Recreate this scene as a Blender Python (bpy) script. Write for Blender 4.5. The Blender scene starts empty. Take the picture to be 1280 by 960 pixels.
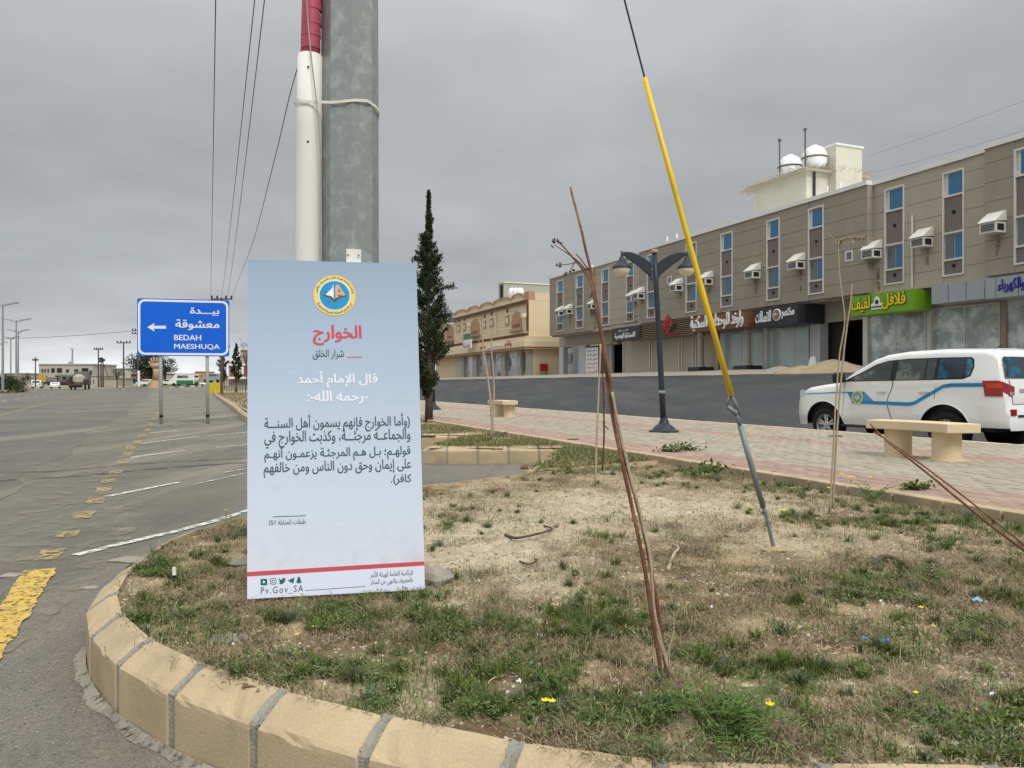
import bpy, math, random
import numpy as np
from mathutils import Vector, Matrix
random.seed(7)
RNG = np.random.default_rng(11)
PI = math.pi
scene = bpy.context.scene
col = scene.collection
E = 1.28                      # eye height above the asphalt
F = 961.0                     # focal length in pixels of a 1280 wide picture

# ------------------------------------------------------------------ camera
cam = bpy.data.cameras.new('camera')
cam.sensor_width = 36.0
cam.lens = 36.0 * F / 1280.0
cam.clip_start = 0.05
cam.clip_end = 9000
cam_o = bpy.data.objects.new('camera', cam)
cam_o.location = (0, 0, E)
cam_o.rotation_euler = (math.radians(90.0), 0, 0)
col.objects.link(cam_o)
scene.camera = cam_o

# ------------------------------------------------------------------ world
SUN_EL, SUN_AZ = math.radians(48), math.radians(155)    # azimuth clockwise from +y
world = bpy.data.worlds.new('World')
scene.world = world
world.use_nodes = True
nt = world.node_tree
for n in list(nt.nodes): nt.nodes.remove(n)
def N(t, **k):
    n = nt.nodes.new(t)
    for a, b in k.items(): setattr(n, a, b)
    return n
def math_node(tree, op, a=None, b=None, c=None, clamp=False):
    n = tree.nodes.new('ShaderNodeMath'); n.operation = op; n.use_clamp = clamp
    for i, v in enumerate((a, b, c)):
        if v is None: continue
        if isinstance(v, (int, float)): n.inputs[i].default_value = v
        else: tree.links.new(v, n.inputs[i])
    return n.outputs[0]
tc = N('ShaderNodeTexCoord')
sep = N('ShaderNodeSeparateXYZ'); nt.links.new(tc.outputs['Generated'], sep.inputs[0])
X_, Y_, Z_ = sep.outputs
zc = math_node(nt, 'MAXIMUM', Z_, 0.0)
den = math_node(nt, 'ADD', zc, 0.16)
cx = math_node(nt, 'DIVIDE', X_, den); cy = math_node(nt, 'DIVIDE', Y_, den)
comb = N('ShaderNodeCombineXYZ'); nt.links.new(cx, comb.inputs[0]); nt.links.new(cy, comb.inputs[1])
n1 = N('ShaderNodeTexNoise'); n1.inputs['Scale'].default_value = 0.75; n1.inputs['Detail'].default_value = 6; n1.inputs['Roughness'].default_value = .48
n1.inputs['Distortion'].default_value = .25
nt.links.new(comb.outputs[0], n1.inputs['Vector'])
n2 = N('ShaderNodeTexNoise'); n2.inputs['Scale'].default_value = 2.6; n2.inputs['Detail'].default_value = 5; n2.inputs['Roughness'].default_value = .5
nt.links.new(comb.outputs[0], n2.inputs['Vector'])
mixn = math_node(nt, 'ADD', math_node(nt, 'MULTIPLY', n1.outputs[0], .75), math_node(nt, 'MULTIPLY', n2.outputs[0], .25))
ramp = N('ShaderNodeValToRGB'); nt.links.new(mixn, ramp.inputs[0])
ramp.color_ramp.elements[0].position = .40; ramp.color_ramp.elements[0].color = (.30, .314, .320, 1)
ramp.color_ramp.elements[1].position = .62; ramp.color_ramp.elements[1].color = (.385, .402, .412, 1)
# overcast sky grows brighter towards the zenith, and has a paler band low over the horizon
up = N('ShaderNodeMapRange'); up.interpolation_type = 'SMOOTHSTEP'
nt.links.new(zc, up.inputs['Value']); up.inputs['From Min'].default_value = .30; up.inputs['From Max'].default_value = 1.0
up.inputs['To Min'].default_value = 1.0; up.inputs['To Max'].default_value = 3.6
low = math_node(nt, 'POWER', math_node(nt, 'SUBTRACT', 1.0, math_node(nt, 'MULTIPLY', zc, 3.6), clamp=True), 9.0)
leftw = N('ShaderNodeMapRange'); leftw.interpolation_type = 'SMOOTHSTEP'
nt.links.new(X_, leftw.inputs['Value']); leftw.inputs['From Min'].default_value = .35; leftw.inputs['From Max'].default_value = -.65
leftw.inputs['To Min'].default_value = .35; leftw.inputs['To Max'].default_value = 1.35
n3 = N('ShaderNodeTexNoise'); n3.inputs['Scale'].default_value = 3.4; n3.inputs['Detail'].default_value = 5
mp = N('ShaderNodeMapping'); mp.inputs['Scale'].default_value = (1, 1, 5); nt.links.new(tc.outputs['Generated'], mp.inputs[0]); nt.links.new(mp.outputs[0], n3.inputs['Vector'])
lowf = math_node(nt, 'MULTIPLY', math_node(nt, 'MULTIPLY', low, leftw.outputs[0]), math_node(nt, 'MULTIPLY_ADD', n3.outputs[0], 1.6, -.1))
gain = math_node(nt, 'ADD', up.outputs[0], math_node(nt, 'MULTIPLY', lowf, 1.9))
sky = N('ShaderNodeTexSky'); sky.sky_type = 'NISHITA'; sky.sun_disc = False
sky.sun_elevation = SUN_EL; sky.sun_rotation = SUN_AZ
vm = N('ShaderNodeVectorMath', operation='SCALE'); nt.links.new(ramp.outputs[0], vm.inputs[0]); nt.links.new(gain, vm.inputs['Scale'])
bg1 = N('ShaderNodeBackground'); nt.links.new(vm.outputs[0], bg1.inputs[0]); bg1.inputs[1].default_value = 1.0
bg2 = N('ShaderNodeBackground'); nt.links.new(sky.outputs[0], bg2.inputs[0]); bg2.inputs[1].default_value = .05
mx = N('ShaderNodeMixShader'); mx.inputs[0].default_value = .06
nt.links.new(bg1.outputs[0], mx.inputs[1]); nt.links.new(bg2.outputs[0], mx.inputs[2])
wo = N('ShaderNodeOutputWorld'); nt.links.new(mx.outputs[0], wo.inputs[0])

sun = bpy.data.lights.new('sun', 'SUN'); sun.energy = 1.5; sun.angle = math.radians(22); sun.color = (1, .96, .9)
sun_o = bpy.data.objects.new('sun', sun); col.objects.link(sun_o)
sd = Vector((math.sin(SUN_AZ) * math.cos(SUN_EL), math.cos(SUN_AZ) * math.cos(SUN_EL), math.sin(SUN_EL)))
sun_o.rotation_euler = sd.to_track_quat('Z', 'Y').to_euler(); sun_o.location = sd * 60
vs = scene.view_settings
vs.view_transform = 'Standard'; vs.look = 'None'; vs.exposure = 0.42; vs.gamma = 1.0

# ------------------------------------------------------------------ frames
NS = Vector((.9263, .3769, 0)); DT = Vector((-.3769, .9263, 0))     # across / along the street
def W(t, s, z): return Vector((NS.x * s + DT.x * t, NS.y * s + DT.y * t, z))
def uu(px): return (px - 640.0) / F
def P(px, py, D): return Vector((uu(px) * D, D, E - (py - 480.0) / F * D))
def PG(px, py, z): return P(px, py, (E - z) * F / (py - 480.0))       # on the level z
def Ds(px, s): return s / (NS.x * uu(px) + NS.y)
def Ps(px, py, s): return P(px, py, Ds(px, s))                        # on a street-parallel plane
def T(px, s):
    D = Ds(px, s); return DT.x * uu(px) * D + DT.y * D
def sst(a, b, x):
    k = min(1, max(0, (x - a) / (b - a))); return k * k * (3 - 2 * k)
def G(x, y):
    s = NS.x * x + NS.y * y
    z = .33 * sst(80, 160, y) + .72 * sst(100, 150, y) * sst(-85, -45, x)
    if s > 14: z = max(z, 1.9 * (1 - (1 - min(1, (s - 14) / 20)) ** 1.25) * sst(14, 17, s)) if s < 34 else max(z, 1.9)
    return z

# ------------------------------------------------------------------ value noise for numpy
def vn(x, y, sc, seed=0):
    x = np.asarray(x, float) * sc + seed * 17.3; y = np.asarray(y, float) * sc + seed * 9.1
    xi = np.floor(x); yi = np.floor(y); fx = x - xi; fy = y - yi
    fx = fx * fx * (3 - 2 * fx); fy = fy * fy * (3 - 2 * fy)
    def h(a, b):
        v = np.sin(a * 127.1 + b * 311.7 + seed * 74.7) * 43758.5453
        return v - np.floor(v)
    return (h(xi, yi) * (1 - fx) + h(xi + 1, yi) * fx) * (1 - fy) + (h(xi, yi + 1) * (1 - fx) + h(xi + 1, yi + 1) * fx) * fy
def fbm(x, y, sc, seed=0, o=4):
    r = 0; a = .5; t = 0
    for i in range(o):
        r = r + a * vn(x, y, sc * 2 ** i, seed + i); t += a; a *= .5
    return r / t

# ------------------------------------------------------------------ materials
MATS = {}
def mat(name, c, rough=.8, var=.12, scale=4.0, bump=0.0, bscale=60.0, metal=0.0, spec=.3, attr=False, c2=None, thr=(.45, .6),
        stretch=(1, 1, 1), coat=0.0, alpha_noise=None, fine=0.0):
    if name in MATS: return MATS[name]
    m = bpy.data.materials.new(name); m.use_nodes = True
    t = m.node_tree; b = t.nodes['Principled BSDF']; L = t.links.new
    b.inputs['Roughness'].default_value = rough; b.inputs['Metallic'].default_value = metal
    b.inputs['Specular IOR Level'].default_value = spec; b.inputs['Coat Weight'].default_value = coat
    co = t.nodes.new('ShaderNodeTexCoord'); mp = t.nodes.new('ShaderNodeMapping'); mp.inputs['Scale'].default_value = stretch
    L(co.outputs['Object'], mp.inputs[0])
    nz = t.nodes.new('ShaderNodeTexNoise'); nz.inputs['Scale'].default_value = scale; nz.inputs['Detail'].default_value = 8; nz.inputs['Roughness'].default_value = .6
    L(mp.outputs[0], nz.inputs['Vector'])
    if attr:
        src = t.nodes.new('ShaderNodeAttribute'); src.attribute_name = 'Col'; base = src.outputs['Color']
    else:
        src = t.nodes.new('ShaderNodeRGB'); src.outputs[0].default_value = (*c, 1); base = src.outputs[0]
    if c2 is not None:
        n2 = t.nodes.new('ShaderNodeTexNoise'); n2.inputs['Scale'].default_value = scale * .55; n2.inputs['Detail'].default_value = 9; n2.inputs['Roughness'].default_value = .65
        L(mp.outputs[0], n2.inputs['Vector'])
        mr = t.nodes.new('ShaderNodeMapRange'); mr.inputs['From Min'].default_value = thr[0]; mr.inputs['From Max'].default_value = thr[1]; L(n2.outputs[0], mr.inputs[0])
        mc = t.nodes.new('ShaderNodeMix'); mc.data_type = 'RGBA'; L(mr.outputs[0], mc.inputs[0]); L(base, mc.inputs[6]); mc.inputs[7].default_value = (*c2, 1); base = mc.outputs[2]
    f = math_node(t, 'MULTIPLY_ADD', nz.outputs[0], var * 4, 1 - var * 2)
    if fine:
        n4 = t.nodes.new('ShaderNodeTexNoise'); n4.inputs['Scale'].default_value = bscale * 1.3; n4.inputs['Detail'].default_value = 3
        L(co.outputs['Object'], n4.inputs['Vector'])
        f = math_node(t, 'MULTIPLY', f, math_node(t, 'MULTIPLY_ADD', n4.outputs[0], fine * 4, 1 - fine * 2))
    v = t.nodes.new('ShaderNodeVectorMath'); v.operation = 'SCALE'; L(base, v.inputs[0]); L(f, v.inputs['Scale'])
    L(v.outputs[0], b.inputs['Base Color'])
    if bump:
        nb = t.nodes.new('ShaderNodeTexNoise'); nb.inputs['Scale'].default_value = bscale; nb.inputs['Detail'].default_value = 5
        L(mp.outputs[0], nb.inputs['Vector'])
        bn = t.nodes.new('ShaderNodeBump'); bn.inputs['Strength'].default_value = min(1, bump); bn.inputs['Distance'].default_value = .01
        L(nb.outputs[0], bn.inputs['Height']); L(bn.outputs[0], b.inputs['Normal'])
    if alpha_noise:
        lo, hi, sc = alpha_noise
        na = t.nodes.new('ShaderNodeTexNoise'); na.inputs['Scale'].default_value = sc; na.inputs['Detail'].default_value = 10; na.inputs['Roughness'].default_value = .75
        L(co.outputs['Object'], na.inputs['Vector'])
        mr = t.nodes.new('ShaderNodeMapRange'); mr.inputs['From Min'].default_value = lo; mr.inputs['From Max'].default_value = hi; L(na.outputs[0], mr.inputs[0])
        L(mr.outputs[0], b.inputs['Alpha'])
    MATS[name] = m
    return m
M = {}
M['vcol'] = mat('vegetation', (0, 0, 0), .7, .08, 9, attr=True, spec=.2)
M['paver'] = mat('paving_block', (0, 0, 0), .9, .14, 6, bump=.5, bscale=90, attr=True, spec=.15, fine=.1)
M['soil'] = mat('soil', (0, 0, 0), .95, .12, 7, bump=1.0, bscale=55, attr=True, spec=.05, fine=.22)
M['kerb'] = mat('kerb_concrete', (.465, .365, .23), .9, .12, 3.6, bump=.22, bscale=110, c2=(.31, .245, .165), thr=(.50, .72), spec=.12, fine=.12)
M['mortar'] = mat('mortar', (.275, .262, .215), .95, .14, 9, bump=.8, bscale=70, spec=.1, fine=.1)
M['cream_conc'] = mat('cream_concrete', (.66, .53, .35), .85, .08, 6, bump=.3, bscale=80, spec=.15)
M['galv'] = mat('galvanised_steel', (.265, .29, .285), .45, .06, 26, c2=(.37, .40, .395), thr=(.48, .66), metal=.25, spec=.4)
M['zincpost'] = mat('pale_zinc_post', (.48, .50, .50), .5, .10, 9, metal=.15)
M['white_pvc'] = mat('white_plastic_pipe', (.74, .72, .67), .5, .06, 3, c2=(.60, .57, .49), thr=(.50, .72), stretch=(1, 1, .3), bump=.08, bscale=30)
M['pink_tape'] = mat('red_tape', (.50, .09, .13), .45, .12, 9)
M['white'] = mat('white_paint', (.78, .78, .76), .45, .03, 3)
M['black'] = mat('black_plastic', (.015, .015, .017), .5, .1, 5)
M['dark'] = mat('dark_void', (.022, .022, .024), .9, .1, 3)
M['yellow_pl'] = mat('yellow_plastic', (.86, .58, .012), .42, .08, 6, c2=(.70, .50, .05), thr=(.50, .68))
M['lampblue'] = mat('slate_blue_paint', (.027, .034, .046), .45, .1, 8)
M['globe'] = mat('cream_glass', (.68, .63, .48), .25, .05, 5)
M['rust'] = mat('bark_reddish', (.155, .066, .036), .75, .25, 16, bump=.5, bscale=60, c2=(.30, .165, .075), thr=(.48, .66))
M['palebark'] = mat('bark_pale', (.40, .32, .22), .85, .15, 14, bump=.4)
M['bark'] = mat('bark_dark', (.10, .075, .055), .9, .2, 8, bump=.6, bscale=30)
M['taupe'] = mat('dark_taupe_cladding', (.33, .288, .225), .8, .07, 1.2, bump=.12, bscale=30, c2=(.30, .265, .21), thr=(.52, .75), stretch=(1, 1, .35))
M['taupe2'] = mat('light_taupe_cladding', (.425, .372, .29), .8, .07, 1.2, bump=.12, bscale=30, c2=(.385, .34, .265), thr=(.52, .75), stretch=(1, 1, .35))
M['dkpanel'] = mat('window_panel_brown', (.195, .165, .148), .7, .08, 2)
M['wframe'] = mat('white_frame', (.70, .68, .62), .55, .04, 3)
M['coping'] = mat('white_coping', (.78, .77, .73), .6, .05, 1)
M['wall_cream'] = mat('cream_render', (.62, .60, .50), .9, .08, .8, bump=.2, bscale=20, c2=(.52, .49, .41), thr=(.5, .75))
M['blueglass'] = mat('blue_window_glass', (.035, .155, .30), .10, .12, .7, spec=.6)
M['greyglass'] = mat('grey_window_glass', (.14, .15, .15), .12, .15, .8, spec=.6)
M['shopglass'] = mat('whitewashed_shop_glass', (.33, .38, .37), .10, .22, 1.8, spec=.5, c2=(.66, .71, .69), thr=(.44, .58))
M['clearglass'] = mat('greenish_shop_glass', (.36, .46, .45), .06, .2, .35, spec=.6, c2=(.48, .54, .53), thr=(.45, .62))
M['shutter'] = mat('beige_shutter', (.52, .46, .35), .6, .05, 1, stretch=(.3, .3, 2))
M['joint'] = mat('cladding_joint', (.17, .15, .12), .9, .05, 2)
M['gwall'] = mat('taupe_render', (.40, .36, .30), .85, .06, 1)
M['pgrey'] = mat('pale_grey_paint', (.50, .52, .54), .7, .06, 1.2)
M['alu'] = mat('grey_aluminium_panel', (.36, .38, .40), .35, .03, .8, metal=.3)
M['signblack'] = mat('charcoal_sign', (.030, .034, .042), .4, .1, 2)
M['signbrown'] = mat('brown_sign', (.20, .095, .052), .5, .12, 2, stretch=(1, 1, 5))
M['louvre'] = mat('brown_louvre', (.21, .165, .10), .6, .1, 2)
M['signgreen'] = mat('green_sign', (.17, .36, .018), .4, .06, 2)
M['yel'] = mat('yellow_letters', (.85, .65, .01), .4, .03, 2)
M['red'] = mat('red_letters', (.42, .025, .025), .45, .06, 4)
M['navy'] = mat('navy_letters', (.03, .045, .30), .4, .05, 4)
M['letter'] = mat('white_letters', (.82, .82, .80), .4, .02, 4)
M['beige'] = mat('beige_render', (.73, .60, .39), .9, .05, .7, bump=.2, bscale=20)
M['beige2'] = mat('beige_render_pale', (.78, .66, .44), .9, .05, .7)
M['peach'] = mat('peach_trim', (.50, .29, .17), .85, .08, 1)
M['tile'] = mat('brown_tile', (.13, .06, .035), .6, .15, 3)
M['hotred'] = mat('red_box_paint', (.42, .02, .015), .5, .1, 3)
M['signblue'] = mat('road_sign_blue', (.004, .125, .68), .35, .04, 1.2)
M['sand'] = mat('sand', (.41, .325, .215), .95, .12, 2.2, bump=.9, bscale=14, c2=(.36, .27, .17), spec=.05)
M['rubble'] = mat('rubble', (.36, .32, .26), .95, .3, 5, bump=.8, bscale=20)
M['stone'] = mat('field_stone', (.30, .27, .23), .9, .2, 9, bump=.5)
M['tank'] = mat('white_tank', (.80, .82, .85), .4, .04, 2)
M['rebar'] = mat('rusty_rebar', (.16, .12, .09), .8, .2, 9)
M['timber'] = mat('weathered_timber', (.45, .40, .31), .85, .2, 6)
M['acmetal'] = mat('air_conditioner_casing', (.72, .70, .64), .55, .08, 3)
M['wire'] = mat('cable_black', (.02, .02, .022), .6, .05, 3)
M['whiteline'] = mat('worn_white_road_paint', (.66, .65, .60), .8, .08, 3, alpha_noise=(.40, .55, 16))
M['fadeline'] = mat('faded_white_road_paint', (.58, .57, .53), .85, .08, 3, alpha_noise=(.44, .60, 7))
M['yellowline'] = mat('worn_yellow_road_paint', (.60, .41, .095), .9, .16, 6, alpha_noise=(.40, .50, 24), c2=(.45, .33, .12), thr=(.5, .7), bump=.6, bscale=120)
M['fadeyellow'] = mat('faded_yellow_road_paint', (.50, .385, .15), .9, .14, 5, alpha_noise=(.43, .60, 18))
M['drip'] = mat('drip_stain', (.13, .11, .085), .9, .1, 3, alpha_noise=(.46, .72, 2.2), stretch=(1, 1, 1))
M['crack'] = mat('asphalt_crack', (.045, .045, .045), .95, .1, 3)

def asphalt(name, c, c2, dust, thr, dthr, scale, bump, agg=170, streak=None):
    m = bpy.data.materials.new(name); m.use_nodes = True
    t = m.node_tree; b = t.nodes['Principled BSDF']; L = t.links.new
    b.inputs['Roughness'].default_value = .88; b.inputs['Specular IOR Level'].default_value = .25
    co = t.nodes.new('ShaderNodeTexCoord').outputs['Object']
    def noise(s, d=8, r=.6, stretch=None):
        n = t.nodes.new('ShaderNodeTexNoise'); n.inputs['Scale'].default_value = s; n.inputs['Detail'].default_value = d; n.inputs['Roughness'].default_value = r
        if stretch:
            mp = t.nodes.new('ShaderNodeMapping'); mp.inputs['Rotation'].default_value = (0, 0, math.radians(-23.5)); mp.inputs['Scale'].default_value = stretch
            L(co, mp.inputs[0]); L(mp.outputs[0], n.inputs['Vector'])
        else: L(co, n.inputs['Vector'])
        return n.outputs[0]
    def rng(v, a, bb, lo=0, hi=1):
        r = t.nodes.new('ShaderNodeMapRange'); L(v, r.inputs[0]); r.inputs[1].default_value = a; r.inputs[2].default_value = bb; r.inputs[3].default_value = lo; r.inputs[4].default_value = hi; return r.outputs[0]
    def mixc(f, a, bb):
        x = t.nodes.new('ShaderNodeMix'); x.data_type = 'RGBA'; L(f, x.inputs[0])
        for i, q in ((6, a), (7, bb)):
            if isinstance(q, tuple): x.inputs[i].default_value = (*q, 1)
            else: L(q, x.inputs[i])
        return x.outputs[2]
    base = mixc(rng(noise(scale), *thr), c, c2)
    if streak: base = mixc(rng(noise(1.0, 7, .6, streak), .5, .68), base, dust)
    base = mixc(rng(noise(scale * 2.3, 9, .7), *dthr), base, dust)
    vo = t.nodes.new('ShaderNodeTexVoronoi'); vo.inputs['Scale'].default_value = agg; L(co, vo.inputs['Vector'])
    ag = rng(vo.outputs['Color'], 0, 1, .72, 1.30)
    fn = rng(noise(38, 4), .3, .7, .86, 1.14)
    v = t.nodes.new('ShaderNodeVectorMath'); v.operation = 'SCALE'; L(base, v.inputs[0]); L(math_node(t, 'MULTIPLY', ag, fn), v.inputs['Scale'])
    L(v.outputs[0], b.inputs['Base Color'])
    bn = t.nodes.new('ShaderNodeBump'); bn.inputs['Strength'].default_value = bump; bn.inputs['Distance'].default_value = .006
    L(vo.outputs['Distance'], bn.inputs['Height']); L(bn.outputs[0], b.inputs['Normal'])
    return m
M['asphalt'] = asphalt('parking_asphalt', (.195, .180, .148), (.140, .131, .112), (.275, .245, .19), (.38, .66), (.56, .78), .5, .9, streak=(1.2, .10, 1))
M['road'] = asphalt('road_asphalt', (.125, .121, .106), (.16, .153, .13), (.22, .202, .165), (.42, .62), (.66, .80), .22, .6, streak=(.8, .035, 1))
M['newroad'] = asphalt('fresh_dark_asphalt', (.046, .047, .050), (.062, .062, .063), (.082, .080, .076), (.40, .62), (.66, .82), .30, .5, streak=(.5, .05, 1))
M['earth'] = mat('dry_earth', (.33, .27, .19), .95, .15, .25, bump=.5, bscale=4, c2=(.22, .20, .12), thr=(.45, .6))

# ------------------------------------------------------------------ mesh helpers
class MB:
    def __init__(self): self.v = []; self.f = []; self.m = []
    def add(self, vs, fs, mi=0):
        b = len(self.v); self.v += [tuple(v) for v in vs]
        for f in fs: self.f.append([b + i for i in f]); self.m.append(mi)
    def box(self, c, hx, hy, hz, mi=0):      # c centre, hx hy hz half-edge vectors
        c = Vector(c); hx, hy, hz = Vector(hx), Vector(hy), Vector(hz)
        vs = [c + hx * i + hy * j + hz * k for k in (-1, 1) for j in (-1, 1) for i in (-1, 1)]
        self.add(vs, [(0, 2, 3, 1), (4, 5, 7, 6), (0, 1, 5, 4), (2, 6, 7, 3), (1, 3, 7, 5), (0, 4, 6, 2)], mi)
    def abox(self, x0, y0, z0, x1, y1, z1, mi=0):
        self.box(((x0 + x1) / 2, (y0 + y1) / 2, (z0 + z1) / 2), ((x1 - x0) / 2, 0, 0), (0, (y1 - y0) / 2, 0), (0, 0, (z1 - z0) / 2), mi)
    def sbox(self, t0, t1, s0, s1, z0, z1, mi=0):   # street frame
        self.box(W((t0 + t1) / 2, (s0 + s1) / 2, (z0 + z1) / 2), DT * ((t1 - t0) / 2), NS * ((s1 - s0) / 2), (0, 0, (z1 - z0) / 2), mi)
    def tube(self, pts, rad, n=8, mi=0, caps=True):
        pts = [Vector(p) for p in pts]; rad = rad if isinstance(rad, (list, tuple)) else [rad] * len(pts)
        rings = []; prev = None
        for i, p in enumerate(pts):
            d = (pts[min(i + 1, len(pts) - 1)] - pts[max(i - 1, 0)]).normalized()
            if prev is None:
                a = Vector((0, 0, 1)) if abs(d.z) < .9 else Vector((1, 0, 0))
                u = d.cross(a).normalized()
            else: u = (prev - d * prev.dot(d)).normalized()
            prev = u; w = d.cross(u)
            rings.append([p + (u * math.cos(2 * PI * k / n) + w * math.sin(2 * PI * k / n)) * rad[i] for k in range(n)])
        b = len(self.v)
        for r in rings: self.v += [tuple(q) for q in r]
        for i in range(len(rings) - 1):
            for k in range(n):
                self.f.append([b + i * n + k, b + i * n + (k + 1) % n, b + (i + 1) * n + (k + 1) % n, b + (i + 1) * n + k]); self.m.append(mi)
        if caps:
            self.f.append([b + k for k in range(n)][::-1]); self.m.append(mi)
            self.f.append([b + (len(rings) - 1) * n + k for k in range(n)]); self.m.append(mi)
    def lathe(self, prof, o=(0, 0, 0), n=20, mi=0, axis=None, rot=0, caps=True):   # prof [(r,z)]
        o = Vector(o); b = len(self.v)
        q = Vector((0, 0, 1)).rotation_difference(Vector(axis)) if axis is not None else None
        for r, z in prof:
            for k in range(n):
                a = 2 * PI * k / n + rot; p = Vector((r * math.cos(a), r * math.sin(a), z))
                if q: p = q @ p
                self.v.append(tuple(o + p))
        for i in range(len(prof) - 1):
            for k in range(n):
                self.f.append([b + i * n + k, b + i * n + (k + 1) % n, b + (i + 1) * n + (k + 1) % n, b + (i + 1) * n + k]); self.m.append(mi)
        if caps and prof[0][0] > 1e-4: self.f.append([b + k for k in range(n)][::-1]); self.m.append(mi)
        if caps and prof[-1][0] > 1e-4: self.f.append([b + (len(prof) - 1) * n + k for k in range(n)]); self.m.append(mi)
    def prism(self, poly, O, U, V, Nn, d0, d1, mi=0):   # polygon in (U,V), from d0 to d1 along N
        O, U, V, Nn = map(Vector, (O, U, V, Nn)); n = len(poly)
        vs = [O + U * a + V * b + Nn * d for d in (d0, d1) for a, b in poly]
        fs = [list(range(n))[::-1], list(range(n, 2 * n))] + [[i, (i + 1) % n, n + (i + 1) % n, n + i] for i in range(n)]
        self.add(vs, fs, mi)
    def build(self, name, mats, parent=None, smooth=False, world=True, colr=None, bevel=0):
        me = bpy.data.meshes.new(name)
        off = Vector((0, 0, 0))
        if parent is not None and world:
            r = parent
            while r.parent: r = r.parent
            off = r.location
        me.from_pydata([(v[0] - off.x, v[1] - off.y, v[2] - off.z) for v in self.v], [], self.f)
        mats = mats if isinstance(mats, (list, tuple)) else [mats]
        for q in mats: me.materials.append(M[q] if isinstance(q, str) else q)
        if len(mats) > 1: me.polygons.foreach_set('material_index', self.m)
        if smooth: me.polygons.foreach_set('use_smooth', [True] * len(me.polygons))
        if colr is not None:
            a = me.color_attributes.new('Col', 'FLOAT_COLOR', 'POINT'); a.data.foreach_set('color', list(colr) * len(me.vertices))
        o = bpy.data.objects.new(name, me); col.objects.link(o)
        if parent is not None: o.parent = parent
        if bevel:
            bv = o.modifiers.new('bevel', 'BEVEL'); bv.width = bevel; bv.segments = 2; bv.limit_method = 'ANGLE'
        me.update()
        return o
def tag(o, label, cat, group=None):
    o['label'] = label; o['category'] = cat
    if group: o['group'] = group
    return o
def thing(name, label, cat, loc=(0, 0, 0), rz=0, group=None):
    o = bpy.data.objects.new(name, None); col.objects.link(o); o.empty_display_size = .2
    o.location = loc; o.rotation_euler = (0, 0, rz)
    return tag(o, label, cat, group)
def struct(o): o['kind'] = 'structure'; return o
def stuff(o, label=None, cat=None):
    o['kind'] = 'stuff'
    if label: o['label'] = label; o['category'] = cat
    return o
def npmesh(name, V, Fc, matn, colors=None, parent=None, smooth=False):
    me = bpy.data.meshes.new(name); k = Fc.shape[1]
    if parent is not None: V = V - np.array(parent.location)
    me.vertices.add(len(V)); me.vertices.foreach_set('co', V.astype(np.float32).ravel())
    me.loops.add(Fc.size); me.loops.foreach_set('vertex_index', Fc.astype(np.int32).ravel())
    me.polygons.add(len(Fc)); me.polygons.foreach_set('loop_start', np.arange(0, Fc.size, k, dtype=np.int32)); me.polygons.foreach_set('loop_total', np.full(len(Fc), k, np.int32))
    if colors is not None:
        a = me.color_attributes.new('Col', 'FLOAT_COLOR', 'POINT')
        a.data.foreach_set('color', np.concatenate([colors, np.ones((len(V), 1))], 1).astype(np.float32).ravel())
    me.materials.append(M[matn]); me.update(calc_edges=True)
    if smooth: me.polygons.foreach_set('use_smooth', np.ones(len(Fc), bool))
    o = bpy.data.objects.new(name, me); col.objects.link(o)
    if parent is not None: o.parent = parent
    return o
def crom(pts, n=8):
    pts = [Vector(p) for p in pts]; out = []
    for i in range(len(pts) - 1):
        p0 = pts[max(i - 1, 0)]; p1 = pts[i]; p2 = pts[i + 1]; p3 = pts[min(i + 2, len(pts) - 1)]
        for k in range(n):
            t = k / n
            out.append(.5 * ((2 * p1) + (p2 - p0) * t + (2 * p0 - 5 * p1 + 4 * p2 - p3) * t * t + (3 * p1 - p0 - 3 * p2 + p3) * t ** 3))
    out.append(pts[-1]); return out
def rrect(w, h, r, n=4):
    out = []
    for cx_, cy_, a0 in ((w / 2 - r, h / 2 - r, 0), (-w / 2 + r, h / 2 - r, PI / 2), (-w / 2 + r, -h / 2 + r, PI), (w / 2 - r, -h / 2 + r, 1.5 * PI)):
        for k in range(n + 1):
            a = a0 + PI / 2 * k / n; out.append((cx_ + r * math.cos(a), cy_ + r * math.sin(a)))
    return out

# ------------------------------------------------------------------ Arabic lettering
AR = {'ا': (0xFE8D, 2), 'ب': (0xFE8F, 4), 'ت': (0xFE95, 4), 'ث': (0xFE99, 4), 'ج': (0xFE9D, 4), 'ح': (0xFEA1, 4), 'خ': (0xFEA5, 4), 'د': (0xFEA9, 2),
      'ذ': (0xFEAB, 2), 'ر': (0xFEAD, 2), 'ز': (0xFEAF, 2), 'س': (0xFEB1, 4), 'ش': (0xFEB5, 4), 'ص': (0xFEB9, 4), 'ض': (0xFEBD, 4), 'ط': (0xFEC1, 4),
      'ظ': (0xFEC5, 4), 'ع': (0xFEC9, 4), 'غ': (0xFECD, 4), 'ف': (0xFED1, 4), 'ق': (0xFED5, 4), 'ك': (0xFED9, 4), 'ل': (0xFEDD, 4), 'م': (0xFEE1, 4),
      'ن': (0xFEE5, 4), 'ه': (0xFEE9, 4), 'و': (0xFEED, 2), 'ى': (0xFEEF, 2), 'ي': (0xFEF1, 4), 'ة': (0xFE93, 2), 'أ': (0xFE83, 2), 'إ': (0xFE87, 2),
      'آ': (0xFE81, 2), 'ئ': (0xFE89, 4), 'ؤ': (0xFE85, 2), 'ء': (0xFE80, 1)}
LA = {'ا': 0xFEFB, 'أ': 0xFEF7, 'إ': 0xFEF9, 'آ': 0xFEF5}
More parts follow.
